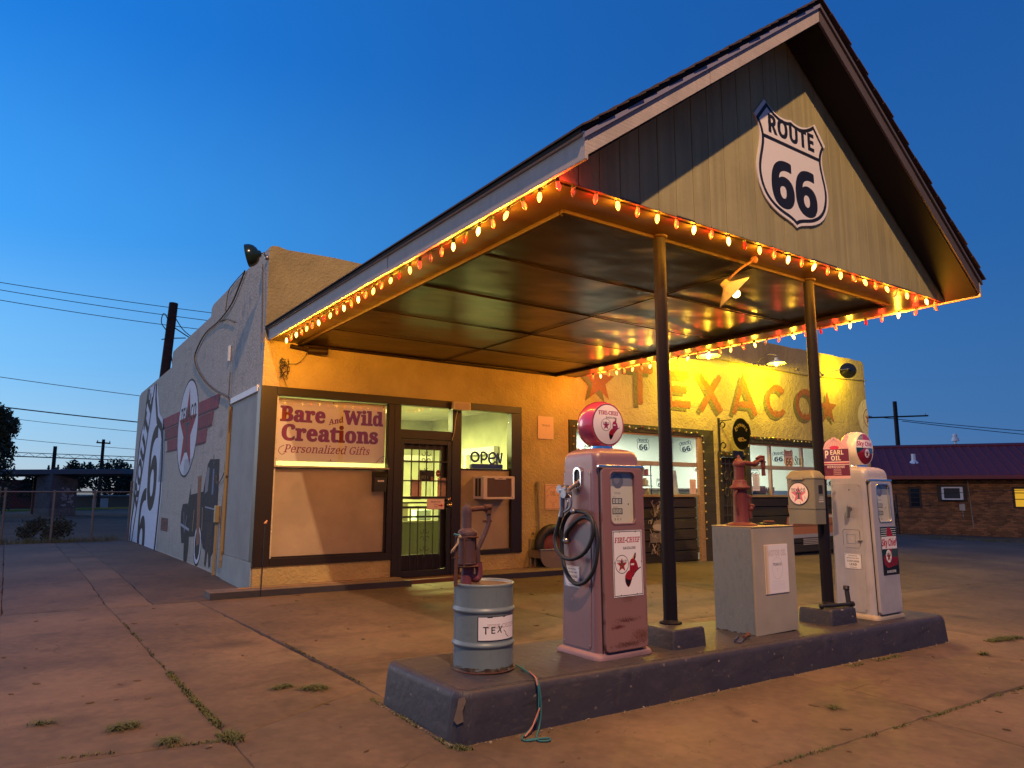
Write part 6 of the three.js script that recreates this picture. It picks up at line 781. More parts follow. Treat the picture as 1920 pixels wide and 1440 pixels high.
  notice('window_notice', 'printed sheet at the right of the left garage window', 8.86, 1.36, -0.06, 0.19, 0.3, pap(128, 200, 5)); notice('window_notice', 'white printed sheet at the left of the right garage window', 10.96, 1.47, -0.06, 0.24, 0.38, pap(128, 200, 6, 'HOURS', '#e6dcea')); notice('window_notice', 'narrow pale sheet beside the entrance door in the right garage window', 10.76, 1.42, -0.058, 0.09, 0.4, pap(64, 220, 7, '', '#e0d0cc'));
  // dark tube sign behind the right shop window
  const op = thing('open_sign', 'unlit dark tube sign spelling open behind the right shop window', 'sign', [3.53, 1.625, -0.2]), tm = mat([0.03, 0.018, 0.03], 0.3), L = (p) => tube(p.map(([a, b]) => [a, b, 0]), 0.018, 40, 8);
  obj('letter', tr(new THREE.TorusGeometry(0.075, 0.019, 10, 36), 0.09, 0.2, 0), tm, op); obj('letter', L([[0.22, 0.09], [0.22, 0.18], [0.22, 0.27], [0.29, 0.275], [0.33, 0.22], [0.29, 0.16], [0.23, 0.165]]), tm, op); obj('letter', [L([[0.5, 0.13], [0.45, 0.085], [0.39, 0.12], [0.37, 0.19], [0.4, 0.26], [0.46, 0.28], [0.5, 0.24], [0.48, 0.19], [0.39, 0.185]])], tm, op); obj('letter', L([[0.53, 0.09], [0.535, 0.2], [0.545, 0.28], [0.57, 0.2], [0.6, 0.1], [0.62, 0.18], [0.635, 0.285]]), tm, op); objm('base', bx(-0.0, 0, -0.04, 0.64, 0.085, 0.04, 0.02), tm, op);
  const bt = thing('small_bottles', 'small bottles on the sill at the left of the right shop window', 'bottle', [3.26, 1.622, -0.18]); obj('bottle', tr(lathe([[0, 0], [0.03, 0], [0.03, 0.07], [0.01, 0.09], [0.01, 0.12], [0, 0.12]], 14), 0.04, 0, 0), mat([0.2, 0.12, 0.05], 0.3), bt); obj('bottle', tr(lathe([[0, 0], [0.02, 0], [0.02, 0.05], [0.012, 0.07], [0, 0.08]], 12), 0.0, 0, 0.02), mat([0.08, 0.25, 0.35], 0.3), bt);
  // lettering on the right garage window
  const wl = thing('window_lettering', 'painted shield and stop lettering on the right garage window', 'lettering', [12.42, 2.03, -0.064]);
  obj('decal', quad(0.82, 0.5), new THREE.MeshPhysicalMaterial({ roughness: 0.5, transparent: true, alphaTest: 0.4, map: cvs(492, 300, (x) => { shield66(x, 130, 148, 220, 270, { bg: '#e2b394', ink: '#6a5040' }); txt(x, 'Stop', 372, 170, 'italic bold 130px serif', '#3a4048', { sx: 0.78, sy: 1.3 }); }) }), wl);
  const en = thing('entrance_strip', 'orange edged entrance lettering strip on the sill of the right garage window', 'sign', [11.38, 1.3, -0.2]); objm('backing', bx(-0.55, -0.1, -0.012, 0.1, 0.09, 0), X.black, en); obj('face', tr(quad(0.94, 0.2), 0, 0, 0.004), new THREE.MeshPhysicalMaterial({ roughness: 0.5, transparent: true, alphaTest: 0.4, map: cvs(470, 100, (x) => { x.fillStyle = '#d2703c'; x.fillRect(4, 20, 70, 46); txt(x, 'ENTRANCE', 280, 52, 'bold 82px sans-serif', '#16140f', { sx: 0.82, stroke: '#c9824a', lw: 7 }); }) }), en);
  // bracket sign over the entrance
  const es = thing('entrance_sign', 'round black hanging sign with gold entrance lettering on a scroll bracket', 'sign', [9.97, 2.48, 0.34]);
  obj('sign_board', xf(extr(new THREE.Shape().absellipse(0, 0, 0.325, 0.365, 0, 7), 0.03, 0.006, 40), { p: [0, 0, -0.015] }), X.black, es); obj('face', xf(new THREE.CircleGeometry(0.5, 48), { p: [0, 0, 0.0175], s: [0.6, 0.68, 1] }), print(384, 430, (x, w, h) => { x.fillStyle = '#12100b'; x.fillRect(0, 0, w, h); x.lineWidth = 5; x.strokeStyle = '#4a3d1c'; x.beginPath(); x.ellipse(w / 2, h / 2, w / 2 - 8, h / 2 - 8, 0, 0, 7); x.stroke(); 'ENTRANCE'.split('').forEach((c, i) => { const a = -PI / 2 + (i - 3.5) * 0.26; txt(x, c, w / 2 + 165 * Math.cos(a) * 0.86, h / 2 + 40 + 160 * Math.sin(a), `bold ${i ? 52 : 76}px serif`, '#d2ad4a', { rot: (a + PI / 2) * 0.5 }); }); poly(x, [[110, 280], [150, 262], [230, 262], [250, 284], [292, 286], [292, 302], [230, 312], [150, 320], [118, 308]], '#a8873a'); x.fillStyle = '#12100b'; x.beginPath(); x.arc(215, 288, 14, 0, 7); x.fill(); }, 0.9, { specularIntensity: 0.15 }), es);
  objm('bracket', [bx(-0.33, -0.42, -0.345, -0.26, 0.36, -0.325, 0.008), bx(-0.3, 0.28, -0.33, -0.28, 0.3, 0, 0.004)], X.black, es); obj('bracket_scroll', [tr(new THREE.TorusGeometry(0.06, 0.014, 8, 20, 4.6).rotateY(PI / 2), -0.29, 0.2, -0.24), tr(new THREE.TorusGeometry(0.06, 0.014, 8, 20, 4.6).rotateY(PI / 2), -0.29, -0.24, -0.24), cyl(V(0.2, -0.32, 0), V(0.2, -0.6, 0), 0.012)], X.black, es); objm('name_tag', bx(-0.28, -0.5, -0.02, 0.05, -0.36, 0.0, 0.008), X.iron, es);
  // mini lights tacked to the bay frames
  const mini = (label, path, n, seed) => { const t = thing('mini_light_string', label, 'string lights'), r = rng(seed), c = new THREE.CatmullRomCurve3(path.map((p) => V(...p)), false, 'catmullrom', 0.05), pts = []; const bgeo = prep(new THREE.SphereGeometry(0.017, 8, 6)), mm = [mat([0.75, 0.5, 0.16], 0.15, { metalness: 0.6 }), mat([0.22, 0.03, 0.025], 0.2), mat([0.7, 0.66, 0.5], 0.15, { metalness: 0.5 })]; for (let i = 0; i <= n; i++) { const p = c.getPointAt(i / n).add(V((r() - 0.5) * 0.03, (r() - 0.5) * 0.05, 0)); pts.push(p); const b = share('bulb', bgeo, mm[r() < 0.18 ? 1 : r() < 0.5 ? 0 : 2], t); b.position.copy(p).add(V(0, 0, 0.012)); b.scale.set(1, 1.3 + r() * 0.5, 1); b.rotation.z = r() * 3; } obj('cable', new THREE.TubeGeometry(new THREE.CatmullRomCurve3(pts), n * 4, 0.005, 5), sockM, t); };
  mini('tiny bulbs on a wire around the frame of the left garage bay', [[5.6, 0.3, 0.04], [5.58, 2.46, 0.04], [9.08, 2.46, 0.04], [9.1, 0.3, 0.04]], 44, 3); mini('tiny bulbs on a wire around the entrance and the right garage bay', [[9.66, 1.3, 0.035], [9.65, 2.06, 0.035], [10.6, 2.06, 0.035], [10.64, 2.46, 0.045], [14.5, 2.42, 0.045]], 38, 4);
  // tangle of leftover wire at the left end, and the rod in the kerb
  const wt = thing('wire_tangle', 'tangle of spare cable and clips hanging on the wall above the banner', 'cable', [0.28, 2.98, 0.02]), wr = rng(23), wp = []; for (let k = 0; k < 7; k++) { const p = []; for (let i = 0; i < 7; i++) p.push([(wr() - 0.5) * 0.14, 0.12 - i * 0.045 + (wr() - 0.5) * 0.05, 0.01 + wr() * 0.05]); wp.push(tube(p, 0.004, 40, 5)); } wp.push(tube([[0.08, 0.05, 0.03], [0.2, 0.08, 0.01], [0.3, 0.2, 0.01], [0.32, 0.3, 0.01]], 0.004, 24, 5), tube([[-0.02, -0.1, 0.02], [0.02, -0.2, 0.008], [0.06, -0.28, 0.008]], 0.003, 14, 5)); obj('cable', wp, X.rubber, wt); for (let i = 0; i < 9; i++) objm('clip', cb((wr() - 0.5) * 0.16, (wr() - 0.5) * 0.26, 0.03 + wr() * 0.04, 0.025, 0.012, 0.014, 0.003), sockM, wt);
  const rd = thing('thin_rod', 'thin black rod with an orange and white clip standing in the kerb', 'rod', [0.005, -0.1, 0.42]); obj('shaft', cyl(V(0, 0, 0), V(0.015, 0.9, 0), 0.007), X.black, rd); obj('clip', [tr(new THREE.SphereGeometry(0.018, 10, 8), 0.017, 0.935, 0), cyl(V(0.0, 0.925, 0.01), V(0.035, 0.96, 0), 0.012)], mat([0.6, 0.28, 0.12], 0.5), rd);
  // tyre in its test tank
  const ty = thing('old_tyre', 'old tyre with a reddish wheel standing in the grey trough', 'tyre', [4.98, 0.34, 0.14]); obj('tread', tr(xf(new THREE.TorusGeometry(0.27, 0.085, 14, 44), { s: [1, 1, 0.95] }), 0, 0, 0), X.rubber, ty); obj('wheel_disc', lathe([[0, 0.02], [0.06, 0.025], [0.1, 0.01], [0.17, -0.01], [0.2, 0.03], [0.2, -0.03], [0.16, -0.03], [0, -0.02]], 32).rotateX(PI / 2), mat([0.22, 0.06, 0.04], 0.6, { map: T.worn }), ty);
  const tk = thing('water_trough', 'grey half round steel trough on the walk by the wall', 'trough', [4.98, -0.02, 0.24]); const S = new THREE.Shape(); S.moveTo(-0.4, 0.3); S.lineTo(-0.4, 0.2); S.quadraticCurveTo(-0.36, 0, -0.15, 0); S.lineTo(0.2, 0); S.quadraticCurveTo(0.4, 0, 0.42, 0.22); S.lineTo(0.42, 0.3); objm('front_plate', tr(extr(S, 0.012, 0.003), 0, 0, 0.1), mat([0.26, 0.22, 0.17], 0.5, { map: T.mottle }), tk); objm('back_plate', tr(extr(S, 0.012, 0.003), 0, 0, -0.22), X.steel, tk); objm('lip', [bx(-0.42, 0.295, 0.09, 0.44, 0.315, 0.13, 0.005), bx(-0.1, 0.16, 0.113, 0.3, 0.17, 0.12)], X.steel, tk); objm('trough_end', bx(-0.41, 0.17, -0.21, -0.395, 0.3, 0.1), X.steel, tk); objm('trough_end', bx(0.405, 0.17, -0.21, 0.42, 0.3, 0.1), X.steel, tk);
  // cables on the side wall
  const cab = thing('wall_cable', 'loose brown cables looping down the grey side wall', 'cable'), W = (p, r, n) => tube(p.map(([z, y]) => [-0.03, y, z]), r, n, 6), cm = mat([0.14, 0.09, 0.04], 0.7);
  obj('cable', [W([[-1.21, 4.66], [-1.79, 4.34], [-2.28, 4.22], [-2.9, 4.16], [-3.6, 4.15], [-4.18, 4.05], [-4.62, 3.83], [-4.35, 3.56], [-3.57, 3.2], [-2.69, 2.93], [-1.81, 2.72], [-1.6, 2.57], [-1.58, 2.2], [-1.64, 1.8], [-1.69, 1.58], [-1.55, 1.46]], 0.014, 160)], cm, cab); obj('cable', [W([[-1.21, 4.66], [-1.9, 4.62], [-2.2, 4.55], [-2.33, 4.25]], 0.008, 30), W([[-2.82, 4.16], [-2.25, 4.09], [-1.66, 3.92]], 0.01, 24), W([[-0.21, 4.5], [-0.11, 3.96], [-0.06, 3.5], [-0.02, 3.3]], 0.008, 30), W([[-1.7, 1.55], [-1.95, 1.4], [-2.2, 1.38], [-2.25, 1.5]], 0.007, 20), W([[-1.62, 1.5], [-1.75, 0.9], [-1.68, 0.5], [-1.55, 0.3]], 0.008, 30), W([[-1.75, 3.12], [-1.73, 2.75]], 0.008, 8)], cm, cab);
}
// ---------------------------------------------------------------- beyond the lot, left
{
  const gz = mat([0.13, 0.12, 0.13], 0.6, { metalness: 0.5 });
  const f = thing('chain_link_fence', 'chain link fence with steel rails across the back of the pavement', 'fence', [0, -0.06, -11.55]);
  for (const [x, h] of [[-3.4, 1.35], [-2.92, 1.38], [-2.8, 1.36], [-1.78, 1.3], [-0.9, 1.3], [-0.06, 1.55]]) objm('fence_post', [cyl(V(x, -0.1, 0), V(x, h, 0), 0.028, 0.028, 10), tr(new THREE.SphereGeometry(0.034, 10, 8), x, h, 0)], gz, f);
  objm('rail', [cyl(V(-9, 1.29, 0), V(-0.02, 1.29, 0), 0.02, 0.02, 8), cyl(V(-9, 1.05, 0), V(-2.9, 1.05, 0), 0.016, 0.016, 8)], gz, f);
  const w = []; for (let x = -9; x < 1.2; x += 0.075) { for (const s of [-1, 1]) { let a = V(x, 0, 0.012 * s), b = V(x + s * 1.27, 1.27, 0.012 * s); if (b.x > -0.05) { const t = (-0.05 - a.x) / (b.x - a.x); if (t <= 0) continue; b = a.clone().lerp(b, t); } if (a.x > -0.05) continue; w.push(cyl(a, b, 0.0015, 0.0015, 3)); } }
  const wm = obj('wire_mesh', w, gz, f); wm.userData.kind = 'stuff';
  // concrete block with vents under a flat roofed shelter
  const b = thing('concrete_hut', 'small dark concrete hut with flaking white paint and roof vents beyond the fence', 'hut', [-0.47, -0.1, -38.1], 0.5);
  objm('wall', bx(-0.74, 0, -0.7, 0.74, 2.35, 0.7, 0.02), mat([0.2, 0.18, 0.2], 0.9, { map: T.dirt }), b); objm('whitewash', bx(-0.75, 0, -0.71, 0.75, 0.42, 0.71, 0.01), mat([0.3, 0.26, 0.26], 0.95, { map: T.dirt }), b);
  const fr = rng(5), fk = []; for (let i = 0; i < 40; i++) { const s = 0.03 + fr() * 0.09; fk.push(cb(-0.1 + fr() * 0.7, 0.5 + fr() * 1.1, 0.712, s * 1.5, s, 0.006)); } objm('paint_flake', fk, mat([0.4, 0.36, 0.38], 0.9), b);
  objm('roof_vent', [cyl(V(0.25, 2.35, 0), V(0.25, 2.5, 0), 0.1), cyl(V(0.25, 2.5, 0), V(0.25, 2.62, 0), 0.17, 0.15)], X.steel, b); for (const [x, h] of [[-0.62, 0.45], [-0.1, 0.5], [0.5, 0.5]]) objm('roof_pipe', [cyl(V(x, 2.35, 0.1), V(x, 2.35 + h, 0.1), 0.05), cyl(V(x, 2.42 + h * 0.4, 0.1), V(x, 2.35 + h * 0.7, 0.1), 0.08)], X.rust, b);
  const sh = thing('flat_shelter', 'long low flat roof on thin posts behind the concrete hut', 'shelter', [0, 0, 0]); objm('roof', xf(cb(0, 0, 0, 12, 0.28, 5, 0.03), { p: [-1.6, 2.3, -40.5], r: [0, -0.5, 0.01] }), mat([0.1, 0.1, 0.12], 0.6), sh); for (const [x, z] of [[3.1, -36.2], [-6, -41.5], [-1.4, -42.5]]) objm('post', cyl(V(x, -0.2, z), V(x, 2.3, z), 0.09), X.rust, sh);
  const rb = thing('red_building', 'low dull red building far off beyond the hut at the left', 'building', [-3.5, -0.1, -63], 0.5); objm('wall', bx(-3, 0, -2, 3.2, 1.5, 2), mat([0.22, 0.035, 0.03], 0.85), rb); objm('roof', extr([[-3.2, 1.5], [3.4, 1.5], [2.0, 2.3], [-1.5, 2.3]], 4.2).translate(0, 0, -2.1), mat([0.15, 0.03, 0.03], 0.8), rb);
  const wb = thing('far_shed', 'long low tan shed far off behind the chain link fence', 'shed', [5.0, -0.1, -62], 0.35); objm('wall', bx(-4, 0, -1.5, 4, 0.95, 1.5), mat([0.16, 0.12, 0.07], 0.9), wb); objm('roof', bx(-4.2, 0.96, -1.7, 4.2, 1.05, 1.7), X.steel, wb); objm('door', bx(-2.5, 0, 1.5, -1.2, 0.8, 1.53), X.cream, wb);
  const yk = thing('yellow_kerb', 'distant kerb painted yellow along the far street', 'kerb', [0, 0, 0]); objm('kerb', xf(bx(-9, 0, -0.15, 9, 0.16, 0.15, 0.02), { p: [0.5, -0.12, -52], r: [0, 0.55, 0] }), mat([0.62, 0.36, 0.03], 0.7), yk); 
  // poles and lines
  const pm = mat([0.09, 0.04, 0.025], 0.9, { map: T.wood });
  const pole = (label, x, z, h, r, arms = []) => { const t = thing('utility_pole', label, 'utility pole', [x, -0.3, z], 0, 'utility poles'); obj('shaft', cyl(V(0, 0, 0), V(0, h, 0), r * 1.25, r, 14), pm, t); for (const [y, w, a] of arms) { objm('crossarm', xf(cb(0, 0, 0, w, 0.12, 0.1, 0.01), { p: [0, y, 0.1], r: [0, a, 0] }), pm, t); for (const k of [-0.45, 0.45]) obj('insulator', cyl(V(k * w * Math.cos(a), y + 0.06, 0.1 - k * w * Math.sin(a)), V(k * w * Math.cos(a), y + 0.2, 0.1 - k * w * Math.sin(a)), 0.05, 0.04, 8), X.steel, t); } return t; };
  const p0 = pole('stout bare utility pole rising behind the side wall', 1.9, -22.3, 9.45, 0.175); p0.rotation.z = -0.045;
  obj('loose_wire', [tube([[0.1, 8.4, 0.1], [0.8, 8.0, 0.3], [1.1, 8.05, 0.4], [2.2, 7.0, 1]], 0.025, 24, 5), tube([[-0.1, 8.6, 0.1], [-0.35, 8.9, 0.2], [-0.4, 8.5, 0.2], [-0.15, 8.2, 0.1]], 0.02, 20, 5), tube([[0.12, 8.8, 0.1], [0.5, 8.3, 0.2], [1.1, 7.9, 0.3]], 0.02, 20, 5), tube([[-0.3, 7.8, 0.1], [0, 7.9, 0.1], [0.6, 8.0, 0.2]], 0.022, 16, 5), tube([[0.15, 7.2, 0.1], [0.3, 6.3, 0.2], [0.3, 5.3, 0.3]], 0.02, 16, 5), tube([[0.2, 6.3, 0.2], [0.8, 5.8, 0.4], [1.3, 5.4, 0.6]], 0.02, 14, 5)], X.rubber, p0);
  pole('thin distant utility pole with a transformer beyond the fence', 3.55, -59, 5.9, 0.12, [[5.6, 1.2, 0.5]]); pole('short distant pole behind the concrete hut', 0.25, -61, 5.3, 0.14);
  const rp = pole('utility pole with a crossarm beyond the red metal roof at the right', 57.9, -20.5, 9.2, 0.16, [[7.9, 4.6, -1.0]]); 
  const line = (label, a, b, sag, r = 0.016) => { const t = thing('overhead_line', label, 'power line', [0, 0, 0], 0, 'overhead wires'), A = V(...a), B = V(...b), p = []; for (let i = 0; i <= 16; i++) { const k = i / 16, q = A.clone().lerp(B, k); q.y -= sag * 4 * k * (1 - k); p.push(q); } obj('wire', tube(p, r, 48, 5), mat([0.06, 0.075, 0.1], 0.7), t); };
  const C = [-2.7924, 1.2278, 10.0619];
  line('uppermost overhead wire crossing behind the stout pole', [-10, 11.2, -30.2], [9.5, 9.6, -24.5], 0.25); line('second overhead wire from the top behind the stout pole', [-10, 10.95, -30.2], [9.5, 9.2, -24.5], 0.3); line('third overhead wire from the top behind the stout pole', [-10, 10.55, -30.2], [9.5, 8.75, -24.5], 0.35);
  line('overhead wire reaching the wall corner just above the painted shield', [-10, 7.1, -30.2], [9.5, 5.0, -24.5], 0.2, 0.015); line('thick overhead cable reaching the wall beside the painted shield', [-10, 5.7, -30.2], [9.5, 3.9, -24.5], 0.2, 0.028); line('faint overhead wire low behind the side wall', [-12, 8.2, -62], [14, 5.6, -52], 0.4, 0.02); line('faint lowest overhead wire behind the side wall', [-12, 6.5, -62], [14, 4.3, -52], 0.4, 0.02);
  { const t = thing('cable_bundle', 'lashed bundle of cables strung level above the flat shelter', 'power line'), p = [], q = [], z = []; for (let i = 0; i <= 60; i++) { const k = i / 60, x = lerp(-12, 14, k), zz = lerp(-62, -52, k), y = 4.55 - k * 0.75; p.push([x, y, zz]); q.push([x, y - 0.3, zz]); z.push([x, y - (i % 2 ? 0.3 : 0), zz]); } obj('wire', [tube(p, 0.03, 60, 5), tube(q, 0.045, 60, 5)], X.rubber, t); obj('lashing', tube(z, 0.014, 240, 4, false, 0.02), X.rubber, t); }
  line('pair of wires leaving the far right pole, upper', [57.9, 7.6, -21.5], [95, 4.5, 20], 1.2, 0.03); line('pair of wires leaving the far right pole, lower', [57.9, 7.2, -20], [95, 3.9, 22], 1.4, 0.03); line('wire from the far right pole towards the shop', [56, 7.6, -21.5], [20, 8.6, -42], 0.3, 0.025);
  // trees
  const leafM = [[0.022, 0.032, 0.012], [0.03, 0.042, 0.016], [0.016, 0.024, 0.01]].map((c) => mat(c, 0.8, { side: THREE.DoubleSide }));
  const tree = (name, label, x, z, h, rad, n, seed, trunk = 0.12, leaf = 0.12, low = 0.25) => {
    const t = thing(name, label, name.includes('bush') ? 'bush' : 'tree', [x, -0.15, z], 0, name.includes('bush') ? 'bushes beyond the fence' : 'trees beyond the fence'), r = rng(seed), cl = [], limbs = [cyl(V(0, 0, 0), V(0.05, h * 0.5, 0), trunk, trunk * 0.6, 8)];
    for (let i = 0; i < 26; i++) { const a = r() * 6.28, e = Math.acos(1 - 1.7 * r()), q = rad * (0.45 + 0.55 * r()), c = V(Math.cos(a) * Math.sin(e) * q, h * (0.5 + low * 0.3) + Math.cos(e) * h * 0.42 * (0.6 + 0.4 * r()), Math.sin(a) * Math.sin(e) * q); cl.push([c, rad * (0.18 + 0.22 * r())]); if (i < 12) limbs.push(cyl(V(0.03, h * (0.3 + 0.2 * r()), 0), c, trunk * 0.35, trunk * 0.08, 5)); }
    obj('trunk', limbs, pm, t);
    const pos = []; for (let i = 0; i < n; i++) { const [c, s] = cl[(r() * cl.length) | 0], d = V(r() - 0.5, r() - 0.5, r() - 0.5).normalize().multiplyScalar(s * Math.pow(r(), 0.4)), p = c.clone().add(d), u = V(r() - 0.5, r() - 0.5, r() - 0.5).normalize(), v = V(r() - 0.5, r() - 0.5, r() - 0.5).cross(u).normalize(), L = leaf * (0.6 + r() * 0.8); const A = p.clone().addScaledVector(u, L), B = p.clone().addScaledVector(v, L * 0.4), Cc = p.clone().addScaledVector(v, -L * 0.4), D = p.clone().addScaledVector(u, -L * 0.5); for (const k of [A, B, Cc, B, D, Cc]) pos.push(k.x, k.y, k.z); }
    const g = new THREE.BufferGeometry(); g.setAttribute('position', new THREE.Float32BufferAttribute(pos, 3)); g.computeVertexNormals(); obj('crown', g, leafM[seed % 3], t);
  };
  tree('broadleaf_tree', 'dark leafy tree at the left edge of the photo', -4.05, -27, 5.6, 1.75, 9000, 3, 0.16, 0.11); tree('bush', 'dark bush under the leafy tree at the left edge', -3.9, -33, 2.1, 1.5, 2600, 4, 0.08, 0.1);
  tree('dark_tree', 'round dark tree to the right of the distant pole', 4.6, -66, 4.1, 2.6, 3400, 6, 0.15, 0.2); tree('dark_tree', 'dark tree directly behind the concrete hut', 1.6, -68, 4.0, 1.7, 2600, 7, 0.15, 0.2); tree('dark_tree', 'low dark tree next to the far wall corner', 7.4, -64, 3.2, 2.6, 2800, 8, 0.15, 0.2); tree('bush', 'small dark bush beside the red building', -1.0, -60, 2.9, 1.0, 1200, 9, 0.08, 0.15); tree('dark_tree', 'dark tree half hidden behind the red building', -4.4, -68, 4.2, 2.4, 2400, 10, 0.15, 0.2);
  tree('bush', 'weedy bush against the inside of the chain link fence', -1.9, -13.4, 0.62, 0.75, 2600, 12, 0.012, 0.05);
}
// ---------------------------------------------------------------- the brick house at the right
{
  const h = thing('brick_house', 'low brick house with a dark red metal roof at the right edge', 'house', [26.87, -0.42, -5.09], -1.0108);
  const brick = ntex(512, 512, (u, v) => { const rows = 16, row = Math.floor(v * rows), fv = v * rows - row, cu = u * 5 + (row % 2) * 0.5, fu = cu - Math.floor(cu), m = fv < 0.14 || fu < 0.035, k = 0.55 + 0.4 * hash(Math.floor(cu) % 5, row, 3) + 0.15 * (fbm(u, v, 30, 2, 5) - 0.5); return m ? [0.62, 0.58, 0.52] : [0.72 * k + 0.1, 0.52 * k + 0.06, 0.36 * k + 0.04]; }, true, [1.0, 1.12]);
  const bb = ntex(256, 256, (u, v) => { const rows = 16, row = Math.floor(v * rows), fv = v * rows - row, cu = u * 5 + (row % 2) * 0.5, fu = cu - Math.floor(cu); return fv < 0.14 || fu < 0.035 ? 0.1 : 0.8; }, false, [1.0, 1.12]);
  const bm = mat([0.74, 0.66, 0.52], 0.9, { map: brick, ...bump(bb, 0.02) });
  const S = shape([[-6, -0.2], [9, -0.2], [9, 2.3], [-6, 2.3]], [[[0.42, 1.08], [0.88, 1.08], [0.88, 1.92], [0.42, 1.92]], [[1.44, 1.34], [2.46, 1.34], [2.46, 2.0], [1.44, 2.0]], [[3.95, 1.1], [5.6, 1.1], [5.6, 1.92], [3.95, 1.92]]]);
  objm('wall', tr(extr(S, 0.2), 0, 0, -0.2), bm, h); objm('wall', [bx(-6, -0.2, -8, -5.8, 2.3, -0.21), bx(-5.79, -0.2, -8, 9, 2.3, -7.8)], bm, h);
  const red = mat([0.27, 0.036, 0.042], 0.7, { map: T.worn }), pitch = Math.atan2(1.35, 3.9), L = 4.15;
  const slope = new THREE.Group(); slope.name = 'roof'; slope.position.set(0, 2.33, 0.45); slope.rotation.x = pitch; h.add(slope);
  objm('roof_sheet', bx(-6.5, 0, -L, 10, 0.04, 0), red, slope); for (let x = -6.4; x < 10; x += 0.33) objm('roof_seam', bx(x, 0.041, -L, x + 0.035, 0.075, 0, 0.008), red, slope); objm('ridge_cap', bx(-6.5, 0.035, -L - 0.12, 10, 0.1, -L + 0.16, 0.02), red, slope);
  objm('gutter', bx(-6.5, 2.2, 0.42, 10, 2.36, 0.54, 0.02), mat([0.2, 0.03, 0.035], 0.45), h); objm('soffit', bx(-6.5, 2.18, 0.0, 10, 2.2, 0.42), X.soffit, h);
  objm('roof_sheet', xf(bx(-6.5, 0, 0, 10, 0.04, L), { p: [0, 2.33 + 1.38, -3.55], r: [pitch, 0, 0] }), red, h);
  objm('roof_pipe', [cyl(V(0.85, 2.9, -1.25), V(0.85, 3.3, -1.25), 0.09, 0.08), xf(new THREE.CylinderGeometry(0.1, 0.24, 0.14, 16), { p: [0.85, 2.95, -1.25] })], X.white, h); objm('roof_vent', [cyl(V(2.8, 3.5, -3.7), V(2.8, 4.0, -3.7), 0.04), cyl(V(2.8, 3.95, -3.7), V(2.8, 4.12, -3.7), 0.16, 0.12), tr(new THREE.SphereGeometry(0.1, 12, 8), 2.8, 4.2, -3.7)], X.white, h);
  const fr = mat([0.045, 0.03, 0.022], 0.7), win = (x0, x1, y0, y1, m, bars, lab) => { const w = new THREE.Group(); w.name = 'window'; if (lab) w.userData.label = lab; h.add(w); objm('frame', [bx(x0, y0, -0.12, x0 + 0.08, y1, 0.02), bx(x1 - 0.08, y0, -0.12, x1, y1, 0.02), bx(x0 + 0.081, y1 - 0.09, -0.12, x1 - 0.081, y1, 0.018), bx(x0 + 0.081, y0, -0.12, x1 - 0.081, y0 + 0.06, 0.018)], fr, w); obj('window_pane', bx(x0 + 0.08, y0 + 0.06, -0.1, x1 - 0.08, y1 - 0.09, -0.08), m, w); for (const b of bars) objm('glazing_bar', bx(x0 + 0.081, b - 0.015, -0.079, x1 - 0.081, b + 0.015, -0.04), fr, w); };
  const dark = mat([0.01, 0.013, 0.02], 0.08);
  win(0.42, 0.88, 1.08, 1.92, dark, [1.3, 1.5, 1.68]); win(3.95, 5.6, 1.1, 1.92, mat([0.4, 0.25, 0.05], 0.5, { emissive: lin(0.75, 0.4, 0.02), emissiveIntensity: 0.85, map: T.wood }), [1.44, 1.68], 'lit amber window with two bars');
  const w2 = new THREE.Group(); w2.name = 'window'; h.add(w2); objm('frame', [bx(1.44, 1.34, -0.1, 1.56, 2.0, 0.03), bx(2.3, 1.34, -0.1, 2.46, 2.0, 0.03), bx(1.561, 1.9, -0.1, 2.299, 2.0, 0.028), bx(1.561, 1.34, -0.1, 2.299, 1.4, 0.028)], fr, w2); obj('window_pane', bx(1.56, 1.4, -0.1, 2.3, 1.9, -0.08), dark, w2);
  const a = thing('window_air_conditioner', 'white framed air conditioner in the middle window of the brick house', 'air conditioner'); a.position.copy(V(1.93, 1.66, 0.02).applyAxisAngle(V(0, 1, 0), -1.0108).add(V(26.87, -0.42, -5.09))); a.rotation.y = -1.0108; const Q = rrect(-0.36, -0.25, 0.36, 0.25, 0.02); Q.holes.push(rrect(-0.29, -0.2, 0.26, 0.2, 0.01, true)); objm('case', [tr(extr(Q, 0.2), 0, 0, 0)], X.white, a); objm('grille', bx(-0.29, -0.2, 0.02, 0.26, 0.2, 0.16), mat([0.035, 0.033, 0.04], 0.7), a);
  objm('wall_pipe', [cyl(V(2.58, 0.3, 0.025), V(2.5, 2.2, 0.04), 0.025)], X.tan, h); objm('meter_box', [bx(2.14, 0.98, 0, 2.34, 1.26, 0.1, 0.01), cyl(V(2.26, 0.75, 0.04), V(2.26, 0.98, 0.04), 0.02)], X.steel, h);
  const wv = thing('yard_wire', 'two dark wires and a post strung before the brick house', 'wire fence'); const wp = (x, y, z) => V(x, y, z).applyAxisAngle(V(0, 1, 0), -1.0108).add(V(26.87, -0.42, -5.09)).toArray();
  obj('wire', [tube([wp(-3, 1.62, 1.3), wp(0.5, 1.63, 1.3), wp(4, 1.78, 1.3), wp(8, 1.9, 1.3)], 0.012, 40, 5), tube([wp(-3, 0.93, 0.6), wp(1, 0.92, 0.6), wp(4, 0.8, 0.6), wp(8, 0.7, 0.6)], 0.008, 40, 5)], X.black, wv); obj('post', cyl(V(...wp(-0.05, -0.1, 0.7)), V(...wp(-0.1, 1.6, 0.7)), 0.03), X.black, wv); obj('post', tube([wp(-0.35, -0.1, 0.7), wp(-0.2, 0.5, 0.7), wp(-0.12, 0.9, 0.7)], 0.04, 10, 6), X.black, wv);
}
